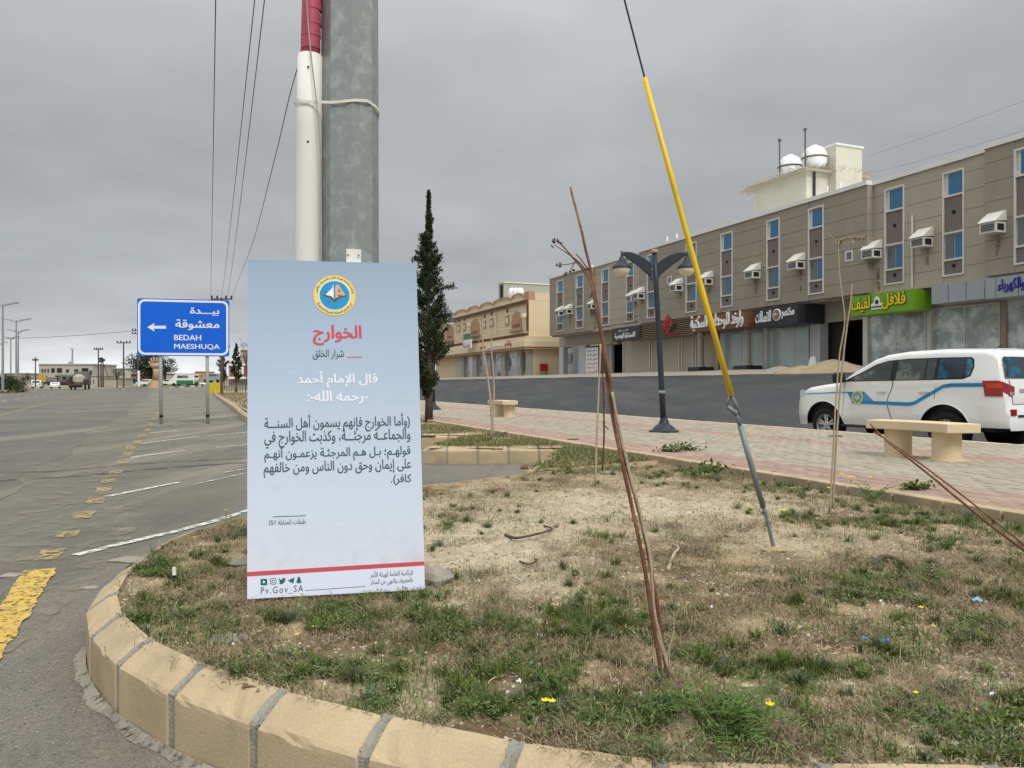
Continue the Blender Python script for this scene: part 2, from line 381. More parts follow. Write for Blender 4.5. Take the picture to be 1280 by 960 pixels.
def shape_ar(s):
    out = []; i = 0; joins_prev = False
    while i < len(s):
        c = s[i]
        if c == 'ـ': out.append(c); joins_prev = True; i += 1; continue
        if c not in AR: out.append({'(': ')', ')': '('}.get(c, c)); joins_prev = False; i += 1; continue
        if c == 'ل' and i + 1 < len(s) and s[i + 1] in LA:
            out.append(chr(LA[s[i + 1]] + (1 if joins_prev else 0))); joins_prev = False; i += 2; continue
        code, n = AR[c]; nx = i + 1 < len(s) and (s[i + 1] == 'ـ' or (s[i + 1] in AR and AR[s[i + 1]][1] > 1))
        if n == 4:
            f = 3 if (joins_prev and nx) else 2 if nx else 1 if joins_prev else 0
            joins_prev = nx
        else:
            f = 1 if (joins_prev and n == 2) else 0; joins_prev = False
        out.append(chr(code + f)); i += 1
    txt = ''.join(reversed(out))
    import re
    return re.sub(r'[0-9][0-9/]*', lambda m_: m_.group(0)[::-1], txt)
from mathutils.geometry import delaunay_2d_cdt
GLYPHS = {}
def fill_loops(loops):
    """triangles inside overlapping outlines, by winding number"""
    pts = []; edges = []
    for lp in loops:
        b0 = len(pts); n = len(lp); pts += [Vector(p) for p in lp]; edges += [(b0 + i, b0 + (i + 1) % n) for i in range(n)]
    vo, eo, fo, _, _, _ = delaunay_2d_cdt(pts, edges, [], 0, 1e-6)
    V2 = np.array([(v.x, v.y) for v in vo]); Fa = np.array([list(f) for f in fo if len(f) == 3])
    if len(Fa) == 0: return [], []
    C = V2[Fa].mean(1); w = np.zeros(len(C))
    for lp in loops:
        A = np.array(lp); B = np.roll(A, -1, 0)
        for (x0, y0), (x1, y1) in zip(A, B):
            up_ = (y0 <= C[:, 1]) & (y1 > C[:, 1]); dn = (y0 > C[:, 1]) & (y1 <= C[:, 1])
            cr_ = (x1 - x0) * (C[:, 1] - y0) - (C[:, 0] - x0) * (y1 - y0)
            w += (up_ & (cr_ > 0)).astype(int) - (dn & (cr_ < 0)).astype(int)
    return V2, Fa[np.abs(w) > .5]
def text_geo(s, bold=0.0, depth=0.0, res=2, spacing=1.0):
    cu = bpy.data.curves.new('letters', 'FONT'); cu.body = s; cu.resolution_u = res; cu.space_character = spacing; cu.fill_mode = 'NONE'
    o = bpy.data.objects.new('letters', cu); col.objects.link(o)
    bpy.context.view_layer.update()
    ev = o.evaluated_get(bpy.context.evaluated_depsgraph_get()); me = ev.to_mesh()
    P0 = [(v.co.x, v.co.y) for v in me.vertices]; nb = {}
    for e in me.edges: nb.setdefault(e.vertices[0], []).append(e.vertices[1]); nb.setdefault(e.vertices[1], []).append(e.vertices[0])
    ev.to_mesh_clear(); bpy.data.objects.remove(o); bpy.data.curves.remove(cu)
    seen = set(); loops = []
    for v0 in sorted(nb):
        if v0 in seen: continue
        lp = [v0]; seen.add(v0); cur = v0
        while True:
            nx = [q for q in nb[cur] if q not in seen]
            if not nx: break
            nx = nx if len(lp) > 1 else [min(nx)] if (v0 + 1) in nx else nx
            cur = nx[0]; seen.add(cur); lp.append(cur)
        q = []
        for i in lp:       # thin out very dense outlines
            p = P0[i]
            if not q or math.hypot(p[0] - q[-1][0], p[1] - q[-1][1]) > .012: q.append(p)
        if len(q) > 2: loops.append(q)
    grp = []
    for lp in loops:
        x0, x1 = min(p[0] for p in lp), max(p[0] for p in lp); y0, y1 = min(p[1] for p in lp), max(p[1] for p in lp); box = [x0, x1, y0, y1]; mem = [lp]; rest = []
        for bx2, m2 in grp:
            if box[0] < bx2[1] and bx2[0] < box[1] and box[2] < bx2[3] and bx2[2] < box[3]: box = [min(box[0], bx2[0]), max(box[1], bx2[1]), min(box[2], bx2[2]), max(box[3], bx2[3])]; mem = mem + m2
            else: rest.append((bx2, m2))
        grp = rest + [(box, mem)]
    vs = []; fs = []
    for _, mem in grp:
        V2, F2 = fill_loops(mem)
        if len(F2) == 0: continue
        for z in ((1, -1) if depth else (0,)):
            b0 = len(vs); vs += [(float(x), float(y), z) for x, y in V2]; fs += [[b0 + int(i) for i in f] for f in F2]
        if depth:
            for lp in mem:
                b0 = len(vs); n = len(lp); vs += [(x, y, -1) for x, y in lp] + [(x, y, 1) for x, y in lp]; fs += [[b0 + i, b0 + (i + 1) % n, b0 + n + (i + 1) % n, b0 + n + i] for i in range(n)]
    return vs, fs
class Plane:
    def __init__(s, O, U, V): s.O = Vector(O); s.U = Vector(U).normalized(); s.N = s.U.cross(Vector(V)).normalized(); s.V = s.N.cross(s.U).normalized()
    def hit(s, px, py):
        d = Vector((uu(px), 1, -(py - 480) / F)); o = Vector((0, 0, E))
        k = (s.O - o).dot(s.N) / d.dot(s.N); q = o + d * k - s.O
        return q.dot(s.U), q.dot(s.V)
    def at(s, a, b, n=0): return s.O + s.U * a + s.V * b + s.N * n
def lettering(txt, pl, box, m, name='lettering', parent=None, arabic=True, bold=.02, depth=0.0, off=.0015, spacing=1.0, bend=None):
    """letters on a surface, fitted into a box given by two corners on that surface"""
    vs, fs = text_geo(shape_ar(txt) if arabic else txt, 0.0, 1.0 if depth else 0, spacing=spacing)
    if bold > .004:      # heavier strokes: three slightly shifted, slightly stacked copies
        v0, f0 = vs, fs; vs, fs = [], []; self_z = .00012 / (depth / 2 if depth else 1)
        for i_, (sx_, sy_) in enumerate(((-bold * .8, 0), (bold * .8, 0), (0, bold * .7))):
            b0 = len(vs); vs = vs + [(a_ + sx_, b_ + sy_, c_ + i_ * self_z * (1 if not depth else 30)) for a_, b_, c_ in v0]; fs = fs + [[q_ + b0 for q_ in f_] for f_ in f0]
    x0, y0, x1, y1 = box
    xs = [v[0] for v in vs]; ys = [v[1] for v in vs]
    ax, bx_, ay, by = min(xs), max(xs), min(ys), max(ys)
    mb = MB(); out = []
    for v in vs:
        a = (v[0] - ax) / (bx_ - ax); b = (v[1] - ay) / (by - ay)
        if bend:
            cx_, cy_, r0, r1, a0, a1 = bend; an = a0 + (a1 - a0) * a; r = r0 + (r1 - r0) * b; A, B = cx_ + r * math.cos(an), cy_ + r * math.sin(an)
        else: A, B = x0 + (x1 - x0) * a, y0 + (y1 - y0) * b
        out.append(pl.at(A, B, off + (depth * (v[2] + 1) / 2 if depth else v[2])))
    mb.add(out, fs)
    return mb.build(name, m, parent)
def pbox(pl, x0, y0, x1, y1):
    xm, ym = (x0 + x1) / 2, (y0 + y1) / 2
    return (pl.hit(x0, ym)[0], pl.hit(xm, y1)[1], pl.hit(x1, ym)[0], pl.hit(xm, y0)[1])
# ================================================================== GROUND, ROADS, PAVEMENT
def grid_sheet(name, xs, ys, zf, matn, dz=0.0, keep=None):
    V = []; Fc = []
    for y in ys:
        for x in xs: V.append((x, y, zf(x, y) + dz))
    nx = len(xs)
    for j in range(len(ys) - 1):
        for i in range(nx - 1):
            if keep and not keep((xs[i] + xs[i + 1]) / 2, (ys[j] + ys[j + 1]) / 2): continue
            Fc.append((j * nx + i, j * nx + i + 1, (j + 1) * nx + i + 1, (j + 1) * nx + i))
    o = npmesh(name, np.array(V), np.array(Fc), matn, smooth=True); return struct(o)
def ll(a, b, n): return [a + (b - a) * i / n for i in range(n + 1)]
gx = [-3000, -1500, -800, -500, -350, -260] + ll(-200, 120, 64) + [160, 250, 400, 800, 1500, 3000]
gy = [-60, -40] + ll(-20, 260, 56) + [300, 380, 500, 800, 1500, 3000, 6000]
grid_sheet('ground', gx, gy, lambda x, y: G(x, y) - (.9 if -170 < x < 70 and -30 < y < 190 else .06), 'earth')
# parking apron and the street in front of the kerbs
ax_ = ll(-150, 14, 82); ay_ = ll(-12, 165, 118)
grid_sheet('parking_apron', ax_, ay_, lambda x, y: G(x, y), 'asphalt', .004, keep=lambda x, y: NS.x * x + NS.y * y < 12.6)
# main carriageway, an older darker strip with a ragged edge
def strip(name, edge_r, edge_l, ys, matn, dz):
    V = []; n = 14
    for y in ys:
        a, b = edge_r(y), edge_l(y)
        for k in range(n + 1):
            x = a + (b - a) * k / n; V.append((x, y, G(x, y) + dz))
    Fc = [(j * (n + 1) + k, j * (n + 1) + k + 1, (j + 1) * (n + 1) + k + 1, (j + 1) * (n + 1) + k) for j in range(len(ys) - 1) for k in range(n)]
    Fc = [f[::-1] for f in Fc]
    return struct(npmesh(name, np.array(V), np.array(Fc), matn, smooth=True))
er = lambda y: -1.75 - .452 * y + .7 * (float(vn(y, 0, .35, 3)) - .5) + .35 * (float(vn(y, 0, 1.7, 5)) - .5)
strip('road', er, lambda y: -14.5 - .56 * y, ll(-12, 60, 240) + ll(61, 150, 80), 'road', .008)
# right-hand road of fresh asphalt, climbing to the shops
def sheet_st(name, ts, ss, zf, matn):
    V = [tuple(W(t, s, zf(t, s))) for t in ts for s in ss]; n = len(ss)
    Fc = [(j * n + k, (j + 1) * n + k, (j + 1) * n + k + 1, j * n + k + 1)[::-1] for j in range(len(ts) - 1) for k in range(n - 1)]
    return struct(npmesh(name, np.array(V), np.array(Fc), matn, smooth=True))
def Gst(t, s): p = W(t, s, 0); return G(p.x, p.y)
sheet_st('side_road', ll(-12, 200, 106), [12.2, 13, 14] + ll(14.5, 34.2, 40), lambda t, s: Gst(t, s) + .008, 'newroad')
sheet_st('shop_forecourt', ll(-12, 200, 106), ll(33.9, 39.5, 14), lambda t, s: 1.9 + .36 * sst(33.9, 35.6, s) + .05 * float(vn(t, s, .9, 2)), 'rubble')

def ribbon(name, pts, w, matn, dz=.014, jag=0.0, kind='structure'):
    """a painted line on the ground: centre line points, width w"""
    pts = [Vector((p[0], p[1], 0)) for p in pts]; dense = []
    for a, b in zip(pts[:-1], pts[1:]):
        n = max(1, int((b - a).length / .035)) if jag else max(1, int((b - a).length / 2))
        dense += [a + (b - a) * k / n for k in range(n)]
    dense.append(pts[-1]); mb = MB(); vs = []
    for i, p in enumerate(dense):
        d = (dense[min(i + 1, len(dense) - 1)] - dense[max(i - 1, 0)]).normalized(); nn = Vector((-d.y, d.x, 0))
        ww = w / 2
        q1, q2 = (float(vn(p.x + p.y, 3.1, 6, 7)) - .5) * 2, (float(vn(p.x - p.y, 9.4, 6, 8)) - .5) * 2
        a = p + nn * (ww + q1 * jag + random.uniform(-jag, jag) * .25); b = p - nn * (ww + q2 * jag + random.uniform(-jag, jag) * .25)
        vs += [(a.x, a.y, G(a.x, a.y) + dz), (b.x, b.y, G(b.x, b.y) + dz)]
    mb.add(vs, [(2 * i, 2 * i + 1, 2 * i + 3, 2 * i + 2) for i in range(len(dense) - 1)])
    o = mb.build(name, matn); o['kind'] = kind; return o
def g2(px, py): return PG(px, py, 0)
# thick yellow line and its dashes
a = g2(-70, 835); b = g2(28, 722) ; c_ = Vector((b.x - .10, b.y + .25, 0))
ribbon('yellow_line', [(-3.225 + .41 * 4.4, 5.26 - .912 * 4.4), (-3.225, 5.26)], .185, 'yellowline', jag=.02)
for px, py, ln in ((62, 695, .38), (85, 669, .30), (104, 645, .42), (119, 627, .42), (130, 613, .42), (136, 602, .42), (145, 591, .42), (153, 578, .7), (160, 568, .8), (163, 560, .8), (172, 553, .9), (178, 545, 1.0), (184, 538, 1.2), (189, 531, 1.4), (193, 524, 2.0), (198, 517, 2.4), (203, 511, 3.0)):
    p = g2(px, py); d = Vector((-.41, .912, 0))
    ribbon('yellow_dash', [p - d * ln / 2, p + d * ln / 2], .17, 'fadeyellow', jag=.015)
# bay lines
ribbon('parking_line', [g2(95, 696), g2(150, 682), g2(215, 667), g2(275, 651), g2(318, 637)], .09, 'whiteline', jag=.008)
for x0, y0, x1, y1, w, mt in ((133, 622, 223, 604, .09, 'whiteline'), (165, 572, 231, 564, .1, 'whiteline'), (150, 577, 180, 571, .08, 'fadeline'), (177, 555, 249, 546, .11, 'whiteline'), (187, 542, 223, 538.5, .11, 'whiteline'),
                              (192, 533, 250, 528.5, .11, 'fadeline'), (270, 560, 312, 556, .1, 'whiteline'), (256, 545.5, 312, 540.5, .11, 'whiteline'), (250, 533.5, 312, 530, .11, 'fadeline'), (238, 524, 312, 519, .13, 'whiteline'),
                              (225, 519, 300, 514, .12, 'fadeline'), (222, 514, 295, 509.5, .13, 'fadeline'), (222, 509, 290, 505, .14, 'fadeline'), (220, 505, 285, 501, .14, 'fadeline'), (220, 501.5, 280, 498, .15, 'fadeline'),
                              (278, 592, 318, 585, .06, 'fadeline'), (236, 608, 318, 590, .06, 'fadeline')):
    ribbon('parking_line', [g2(x0, y0), g2(x1, y1)], w, mt)
# carriageway: edge line and lane dashes
ribbon('edge_line', [g2(-60, 534), g2(0, 519), g2(60, 504), g2(100, 495.5), g2(124, 490.6)], .17, 'fadeyellow')
for px, py, l in ((6, 501.5, 5), (22, 499, 5), (34, 497.2, 5), (45, 496, 5), (56, 494.6, 6), (66, 493.4, 6), (-12, 504, 4), (24, 493.3, 6), (1, 495.5, 5), (44, 490.5, 8)):
    p = g2(px, py); d = Vector((-.5, .87, 0)); ribbon('lane_dash', [p - d * l / 2, p + d * l / 2], .22, 'fadeline')
# cracks and tyre marks across the apron
ribbon('tyre_mark', crom([g2(-40, 604), g2(90, 596), g2(200, 586), g2(315, 578)], 5), .20, 'tyremark' if 'tyremark' in M else M.setdefault('tyremark', mat('tyre_mark', (.085, .085, .083), .9, .1, 3, alpha_noise=(.40, .62, 5))), dz=.011)
ribbon('tyre_mark', crom([g2(-40, 590), g2(60, 590), g2(180, 580), g2(315, 573)], 5), .14, M['tyremark'], dz=.0115)
M['dustpatch'] = mat('dust_on_asphalt', (.30, .26, .20), .95, .1, 3, alpha_noise=(.50, .72, 2.6))
ribbon('dust', crom([(-2.9, 3.5), (-3.7, 6.3), (-5.4, 10), (-8.4, 16.5), (-13, 26)], 5), 1.1, 'dustpatch', dz=.013)
ribbon('dust', crom([(-6.6, 9.8), (-9.2, 14.6), (-12, 20)], 5), 1.4, 'dustpatch', dz=.0135)

# ------------------------------------------------------------------ kerbs
PROF = [(0.0, -.03), (0.0, .188), (0.0, .205), (.012, .217), (.088, .268), (.128, .280), (.134, .10)]
def kerb_run(parent, pts, L=.40, joint=.034, prof=PROF, closed=False, left=True, lump=True, mortar=True, kmat='kerb'):
    """stones laid along a path of the outer top edge; the bed lies to the left of the path if left"""
    dense = crom([(p[0], p[1], 0) for p in pts], 10)
    cum = [0]
    for a, b in zip(dense[:-1], dense[1:]): cum.append(cum[-1] + (b - a).length)
    tot = cum[-1]
    def at(q):
        q = min(max(q, 0), tot - 1e-5); i = max(0, min(len(cum) - 2, int(np.searchsorted(cum, q)) - 1))
        k = (q - cum[i]) / max(1e-9, cum[i + 1] - cum[i]); p = dense[i].lerp(dense[i + 1], k)
        e = .05; i0 = max(0, min(len(cum) - 2, int(np.searchsorted(cum, max(q - e, 1e-6))) - 1)); i1 = max(0, min(len(cum) - 2, int(np.searchsorted(cum, min(q + e, tot - 1e-5))) - 1))
        d = ((dense[i1 + 1] - dense[i1]).normalized() + (dense[i0 + 1] - dense[i0]).normalized()).normalized()
        nn = Vector((-d.y, d.x, 0)) if left else Vector((d.y, -d.x, 0)); return p, nn, d
    n = max(1, round(tot / (L + joint))); step = tot / n; j2 = joint / 2
    if mortar:
        for b in range(1, n):
            qa, qb = b * step - j2 - .004, b * step + j2 + .004; mb = MB(); vs = []
            fine_ = [(prof[i][0] + (prof[i + 1][0] - prof[i][0]) * k / 4, prof[i][1] + (prof[i + 1][1] - prof[i][1]) * k / 4) for i in range(len(prof) - 1) for k in range(4)] + [prof[-1]]
            ea_ = [random.uniform(-.008, .004) for _ in fine_]; eb_ = [random.uniform(-.004, .008) for _ in fine_]
            for k_, q in enumerate((qa, qa + .006, (qa + qb) / 2, qb - .006, qb)):
                for i_, (a, z) in enumerate(fine_):
                    p, nn, d = at(q + (ea_[i_] if k_ < 2 else eb_[i_] if k_ > 2 else 0)); pr_ = (-.006 if k_ in (0, 4) else .0015 if k_ in (1, 3) else -.003)
                    vs.append(p + nn * (a + .006 - (pr_ if a < .1 else 0)) + Vector((0, 0, z + (pr_ if z > .2 else 0) + random.uniform(-.001, .001))))
            m_ = len(fine_); mb.add(vs, [(k * m_ + i, (k + 1) * m_ + i, (k + 1) * m_ + i + 1, k * m_ + i + 1) for k in range(4) for i in range(m_ - 1)]); mb.build('mortar_joint', 'mortar', parent)
    for b in range(n):
        q0, q1 = b * step + j2, (b + 1) * step - j2
        mb = MB(); vs = []; seg = 1; dz = random.uniform(-.003, .003); do = random.uniform(-.003, .003); chip = [(random.uniform(.1, .9), random.choice((2, 3)), random.uniform(.003, .008)) for _ in range(2)]
        offs = [(q0, .007), (q0 + .008, .001)] + [(q0 + (q1 - q0) * f_, 0) for f_ in (.15, .28, .4, .5, .62, .75, .87)] + [(q1 - .008, .001), (q1, .007)]
        A, _, _ = at(q0); B, _, _ = at(q1)
        for q, ins in offs:
            p, nn, d = at(q)
            if lump: # straight stones: chord between the joints
                p = A.lerp(B, (q - q0) / (q1 - q0))
            for ia, (a, z) in enumerate(prof):
                rg_ = random.uniform(0, .0022) + sum(c_ for f_, i_, c_ in chip if i_ == ia and abs(f_ - (q - q0) / (q1 - q0)) < .05)
                aa = (a + ins if a < .1 else a - ins * .4) + (rg_ if ia in (2, 3) else 0)
                vs.append(p + nn * (aa + do) + Vector((0, 0, z + dz - (ins if z > .1 else 0) - (rg_ if ia > 1 and z > .1 else 0))))
        m_ = len(prof); S = len(offs)
        fs = [(k * m_ + i, (k + 1) * m_ + i, (k + 1) * m_ + i + 1, k * m_ + i + 1) for k in range(S - 1) for i in range(m_ - 1)]
        fs += [list(range(m_)), list(range((S - 1) * m_, S * m_))[::-1]]
        mb.add(vs, fs); mb.build('kerb_stone', kmat, parent)
def kerb_thing(): return struct(bpy.data.objects.new('kerb', None))
def new_kerb():
    o = kerb_thing(); col.objects.link(o); return o
RING1 = [(5.6, 1.88), (4.2, 1.88), (2.6, 1.88), (1.31, 1.885), (.46, 1.915), (.156, 1.965), (-.314, 2.155), (-.681, 2.337), (-1.05, 2.558), (-1.358, 2.794), (-1.636, 3.07), (-1.90, 3.43),
         (-2.09, 3.83), (-2.23, 4.35), (-2.31, 4.9), (-2.27, 5.4), (-2.12, 5.9), (-1.62, 6.85), (-.98, 7.66), (.12, 8.78), (.98, 9.55), (1.86, 10.2)]
k1 = new_kerb(); kerb_run(k1, RING1, left=False)
k2 = new_kerb(); kerb_run(k2, [(.12, 8.95), (.45, 10.7), (.80, 12.3)], left=False)
RING2 = [(.93, 12.42), (-.2, 12.34), (-1.25, 12.28), (-1.47, 12.5), (-1.30, 13.2), (-.78, 15.3)]
kerb_run(new_kerb(), RING2, left=False, L=.46)
RING3 = [(-.72, 15.45), (-1.9, 15.38), (-3.1, 15.3), (-3.3, 15.6), (-3.0, 16.6), (-2.3, 19.3)]
kerb_run(new_kerb(), RING3, left=False, L=.5)
# kerb between beds and pavement: low, flush with the paving
FLAT = [(0.0, 0.0), (0.0, .318), (.008, .326), (.132, .326), (.14, .318), (.14, .0)]
def stl(s, t0, t1, n=2): return [W(t0 + (t1 - t0) * k / n, s, 0) for k in range(n + 1)]
kerb_run(new_kerb(), stl(5.64, -2.5, 20.5), L=.48, joint=.02, prof=FLAT, left=False, mortar=False)
PK = [(0.0, -.02), (0.0, .29), (.02, .312), (.15, .312), (.15, .1)]
kerb_run(new_kerb(), stl(12.22, -2.5, 46)[::1], L=.78, joint=.012, prof=[(a, z) for a, z in PK], left=True, mortar=False, kmat='cream_conc')
# far beds and kerb edge beyond the sign
kerb_run(new_kerb(), [(-.9, 19.6), (-2.6, 19.7), (-5.2, 20.0)] + [W(t, 1.5, 0) for t in (24, 40, 60, 88)], L=.9, joint=.03, left=False, kmat='kerb')

# ------------------------------------------------------------------ pavement of interlocking blocks
pv = bpy.data.objects.new('pavement', None); col.objects.link(pv); struct(pv)
mb = MB(); mb.sbox(-8, 200, 5.79, 12.07, -.02, .290); base = mb.build('bedding', 'mortar', pv)
PINK = (.375, .265, .21); GREY = (.37, .325, .25)
def pcol(s, t):
    e = .06 * (float(vn(t, s, 1.3, 6)) - .5)
    pink = s < 6.75 or 9.25 + e < s < 9.95 + e
    c = PINK if pink else GREY; k = random.uniform(.86, 1.12) * (0.93 + .14 * float(fbm(t, s, .8, 4)))
    r = random.uniform(-.02, .02); return (c[0] * k + r, c[1] * k, c[2] * k - r * .5)
BL, BW = .235, .112
blocks = []
row = 0; s = 5.80
while s < 12.06:
    t = -3.0 + (BL / 2 if row % 2 else 0)
    while t < 44:
        c = W(t, s + BW / 2, .3); u = c.x / max(c.y, .1)
        if c.y > 1 and abs(u) < .80 and not (u < -.13 and c.y < 60): blocks.append((c.length, s + BW / 2, t))
        t += BL
    s += BW; row += 1
blocks.sort()
def block_vf(cx_, g=.0055):
    s_, t_ = cx_; a, b = BL / 2 - g, BW / 2 - g; i = .006
    z0, z1 = .288, .310 + random.uniform(-.003, .004)
    q = [(-a, -b, z0), (a, -b, z0), (a, b, z0), (-a, b, z0), (-a, -b, z1 - .004), (a, -b, z1 - .004), (a, b, z1 - .004), (-a, b, z1 - .004), (-a + i, -b + i, z1), (a - i, -b + i, z1), (a - i, b - i, z1), (-a + i, b - i, z1)]
    return q
FB = [(0, 1, 5, 4), (1, 2, 6, 5), (2, 3, 7, 6), (3, 0, 4, 7), (4, 5, 9, 8), (5, 6, 10, 9), (6, 7, 11, 10), (7, 4, 8, 11), (8, 9, 10, 11)]
# the nearest ones as single parts sharing a few meshes
protos = {}
vis = [b for b in blocks if b[2] > 0]
near = [b for b in vis if uu(1300) > W(b[2], b[1], 0).x / max(.1, W(b[2], b[1], 0).y)][:300]
nearset = set((b[1], b[2]) for b in near)
ang = math.atan2(DT.y, DT.x)
for _, s_, t_ in near:
    pink = s_ < 6.75 or 9.25 < s_ < 9.95
    key = (pink, random.randrange(5))
    if key not in protos:
        me = bpy.data.meshes.new('paving_block'); q = [(a, b, z - .3) for a, b, z in block_vf((0, 0))]
        me.from_pydata(q, [], FB); c = PINK if pink else GREY; k = random.uniform(.86, 1.12)
        at_ = me.color_attributes.new('Col', 'FLOAT_COLOR', 'POINT'); at_.data.foreach_set('color', [c[0] * k, c[1] * k, c[2] * k, 1] * len(q)); me.materials.append(M['paver']); protos[key] = me
    o = bpy.data.objects.new('paving_block', protos[key]); col.objects.link(o); o.parent = pv
    o.location = W(t_, s_, .3); o.rotation_euler = (random.uniform(-.006, .006), random.uniform(-.006, .006), ang)
V = []; Fc = []; C = []
for _, s_, t_ in blocks:
    if (s_, t_) in nearset: continue
    b0 = len(V); c = pcol(s_, t_)
    for a, b, z in block_vf((s_, t_)):
        p = W(t_ + a, s_ - b, z); V.append(tuple(p)); C.append(c)
    Fc += [tuple(b0 + i for i in f) for f in FB]
o = npmesh('paving_blocks', np.array(V), np.array(Fc), 'paver', np.array(C), parent=pv); o['kind'] = 'stuff'
# where blocks are too far to tell apart: plain surface
mb = MB(); mb.sbox(44, 190, 5.80, 12.06, .2, .304); mb.build('far_paving', 'cream_conc', pv)
mb = MB(); mb.sbox(22, 190, 1.66, 5.78, .0, .27); struct(mb.build('verge', 'sand'))
M['pinkpave'] = mat('pink_paving', PINK, .9, .1, 1)
mb = MB(); mb.sbox(44, 190, 9.25, 9.95, .2, .309); mb.build('far_red_band', 'pinkpave', pv)

# ------------------------------------------------------------------ beds
def inpoly(x, y, poly):
    x = np.asarray(x); y = np.asarray(y); r = np.zeros(x.shape, bool); n = len(poly)
    for i in range(n):
        x0, y0 = poly[i][:2]; x1, y1 = poly[(i + 1) % n][:2]
        c = ((y0 > y) != (y1 > y)) & (x < (x1 - x0) * (y - y0) / (y1 - y0 + 1e-12) + x0); r ^= c
    return r
def shrink(poly, d):
    out = []; n = len(poly); area = sum(poly[i][0] * poly[(i + 1) % n][1] - poly[(i + 1) % n][0] * poly[i][1] for i in range(n)); sg = 1 if area > 0 else -1
    for i in range(n):
        a = Vector(poly[i - 1][:2]); b = Vector(poly[i][:2]); c = Vector(poly[(i + 1) % n][:2])
        n1_ = Vector((-(b - a).y, (b - a).x)).normalized(); n2_ = Vector((-(c - b).y, (c - b).x)).normalized(); q = (n1_ + n2_).normalized() * sg
        out.append((b.x + q.x * d, b.y + q.y * d))
    return out
def at_s(s, y): return ((s - NS.y * y) / NS.x, y)
r1 = [(p.x, p.y) for p in crom([(a, b, 0) for a, b in RING1], 4)]
BED1 = shrink(r1 + [at_s(5.62, 9.9), at_s(5.62, 6), at_s(5.62, 2.0)], .118)
BED1b = shrink([(.12, 8.95), (1.86, 10.27), at_s(5.62, 10.4), at_s(5.62, 12.3), (.80, 12.3)], .06)
BED2 = shrink([(.90, 12.42), (-1.25, 12.28), (-1.47, 12.5), (-1.30, 13.2), (-.78, 15.3), at_s(5.62, 15.3), at_s(5.62, 12.5)], .07)
BED3 = shrink([(-.75, 15.45), (-3.1, 15.3), (-3.3, 15.6), (-3.0, 16.6), (-2.3, 19.3), at_s(5.62, 19.6), at_s(5.62, 15.6)], .07)
def soil_z(x, y):
    z = .250 + .035 * (fbm(x, y, .9, 1) - .5) + .022 * (fbm(x, y, 5, 2) - .5) + .014 * (vn(x, y, 22, 3) - .5)
    z = z + .035 * np.exp(-(((x - 1.0) / 2.2) ** 2 + ((y - 5.5) / 2.2) ** 2))
    return z
def sandy(x, y):
    a = np.exp(-(((x - 1.0) / 1.9) ** 2 + ((y - 6.3) / 1.35) ** 2) * 1.2) + .85 * np.exp(-(((x + .15) / .75) ** 2 + ((y - 4.6) / 1.1) ** 2)) + .6 * np.exp(-(((x - 1.9) / .5) ** 2 + ((y - 4.6) / .4) ** 2))
    return np.clip(a + .9 * (fbm(x, y, 1.6, 8) - .5), 0, 1.2)
def green_bias(x, y):
    g = 0
    for cx_, cy_, rx, ry, k in ((-.30, 3.25, .5, .22, .9), (.38, 3.2, .45, .25, .85), (.12, 2.5, .55, .28, .9), (-.85, 3.4, .5, .35, .75), (-1.95, 4.3, .35, .4, .75), (.62, 2.3, .35, .22, 1.0), (.98, 2.75, .5, .3, .8), (2.1, 3.7, .6, .45, .95), (3.0, 5.8, 1.0, .7, .8),
                                (-.6, 2.7, .4, .2, .6), (1.25, 2.15, .35, .15, .5), (1.5, 2.35, .3, .2, .7), (-1.4, 3.5, .3, .3, .5), (-.4, 5.6, .35, .8, .7), (.7, 9.1, 1.5, .5, .8), (2.0, 8.8, 1.1, .5, .7), (2.75, 7.3, .5, .6, .9), (.35, 2.05, .5, .12, .6), (-1.8, 5.5, .3, .4, .6), (3.2, 4.4, .5, .5, .7), (.5, 5.0, .2, .2, .6)):
        g = np.maximum(g, k * np.exp(-(((x - cx_) / rx) ** 2 + ((y - cy_) / ry) ** 2)))
    return g
def soil_bed(name, poly, step, green=0.0):
    xs = np.arange(min(p[0] for p in poly), max(p[0] for p in poly) + step, step); ys = np.arange(min(p[1] for p in poly), max(p[1] for p in poly) + step, step)
    X, Y = np.meshgrid(xs, ys); ins = inpoly(X, Y, poly); Z = soil_z(X, Y)
    sd_ = sandy(X, Y) if name == 'soil' and not green else 0 * X + .35
    pale = np.array([.455, .375, .255]); brown = np.array([.150, .104, .060]); mid = np.array([.33, .245, .145])
    k = np.clip(sd_ * 1.1 + .8 * (fbm(X, Y, 4, 12) - .5), 0, 1)[..., None]; j = np.clip((fbm(X, Y, 5.0, 21) - .44) * 5, 0, 1)[..., None]
    C_ = mid * (1 - j) + brown * j; C_ = C_ * (1 - k) + pale * k; C_ = C_ * (.78 + .44 * vn(X, Y, 26, 77))[..., None]
    ny, nx = X.shape; I = np.arange(nx * ny).reshape(ny, nx)
    cell = ins[:-1, :-1] | ins[1:, 1:] | ins[:-1, 1:] | ins[1:, :-1]
    q = np.stack([I[:-1, :-1], I[:-1, 1:], I[1:, 1:], I[1:, :-1]], -1)[cell]
    used = np.unique(q); rem = -np.ones(nx * ny, int); rem[used] = np.arange(len(used))
    V_ = np.stack([X, Y, Z], -1).reshape(-1, 3)[used]
    return struct(npmesh(name, V_, rem[q], 'soil', C_.reshape(-1, 3)[used], smooth=True))
soil_bed('soil', BED1, .03); soil_bed('soil', BED1b, .06, 1); soil_bed('soil', BED2, .07, 1); soil_bed('soil', BED3, .1, 1)

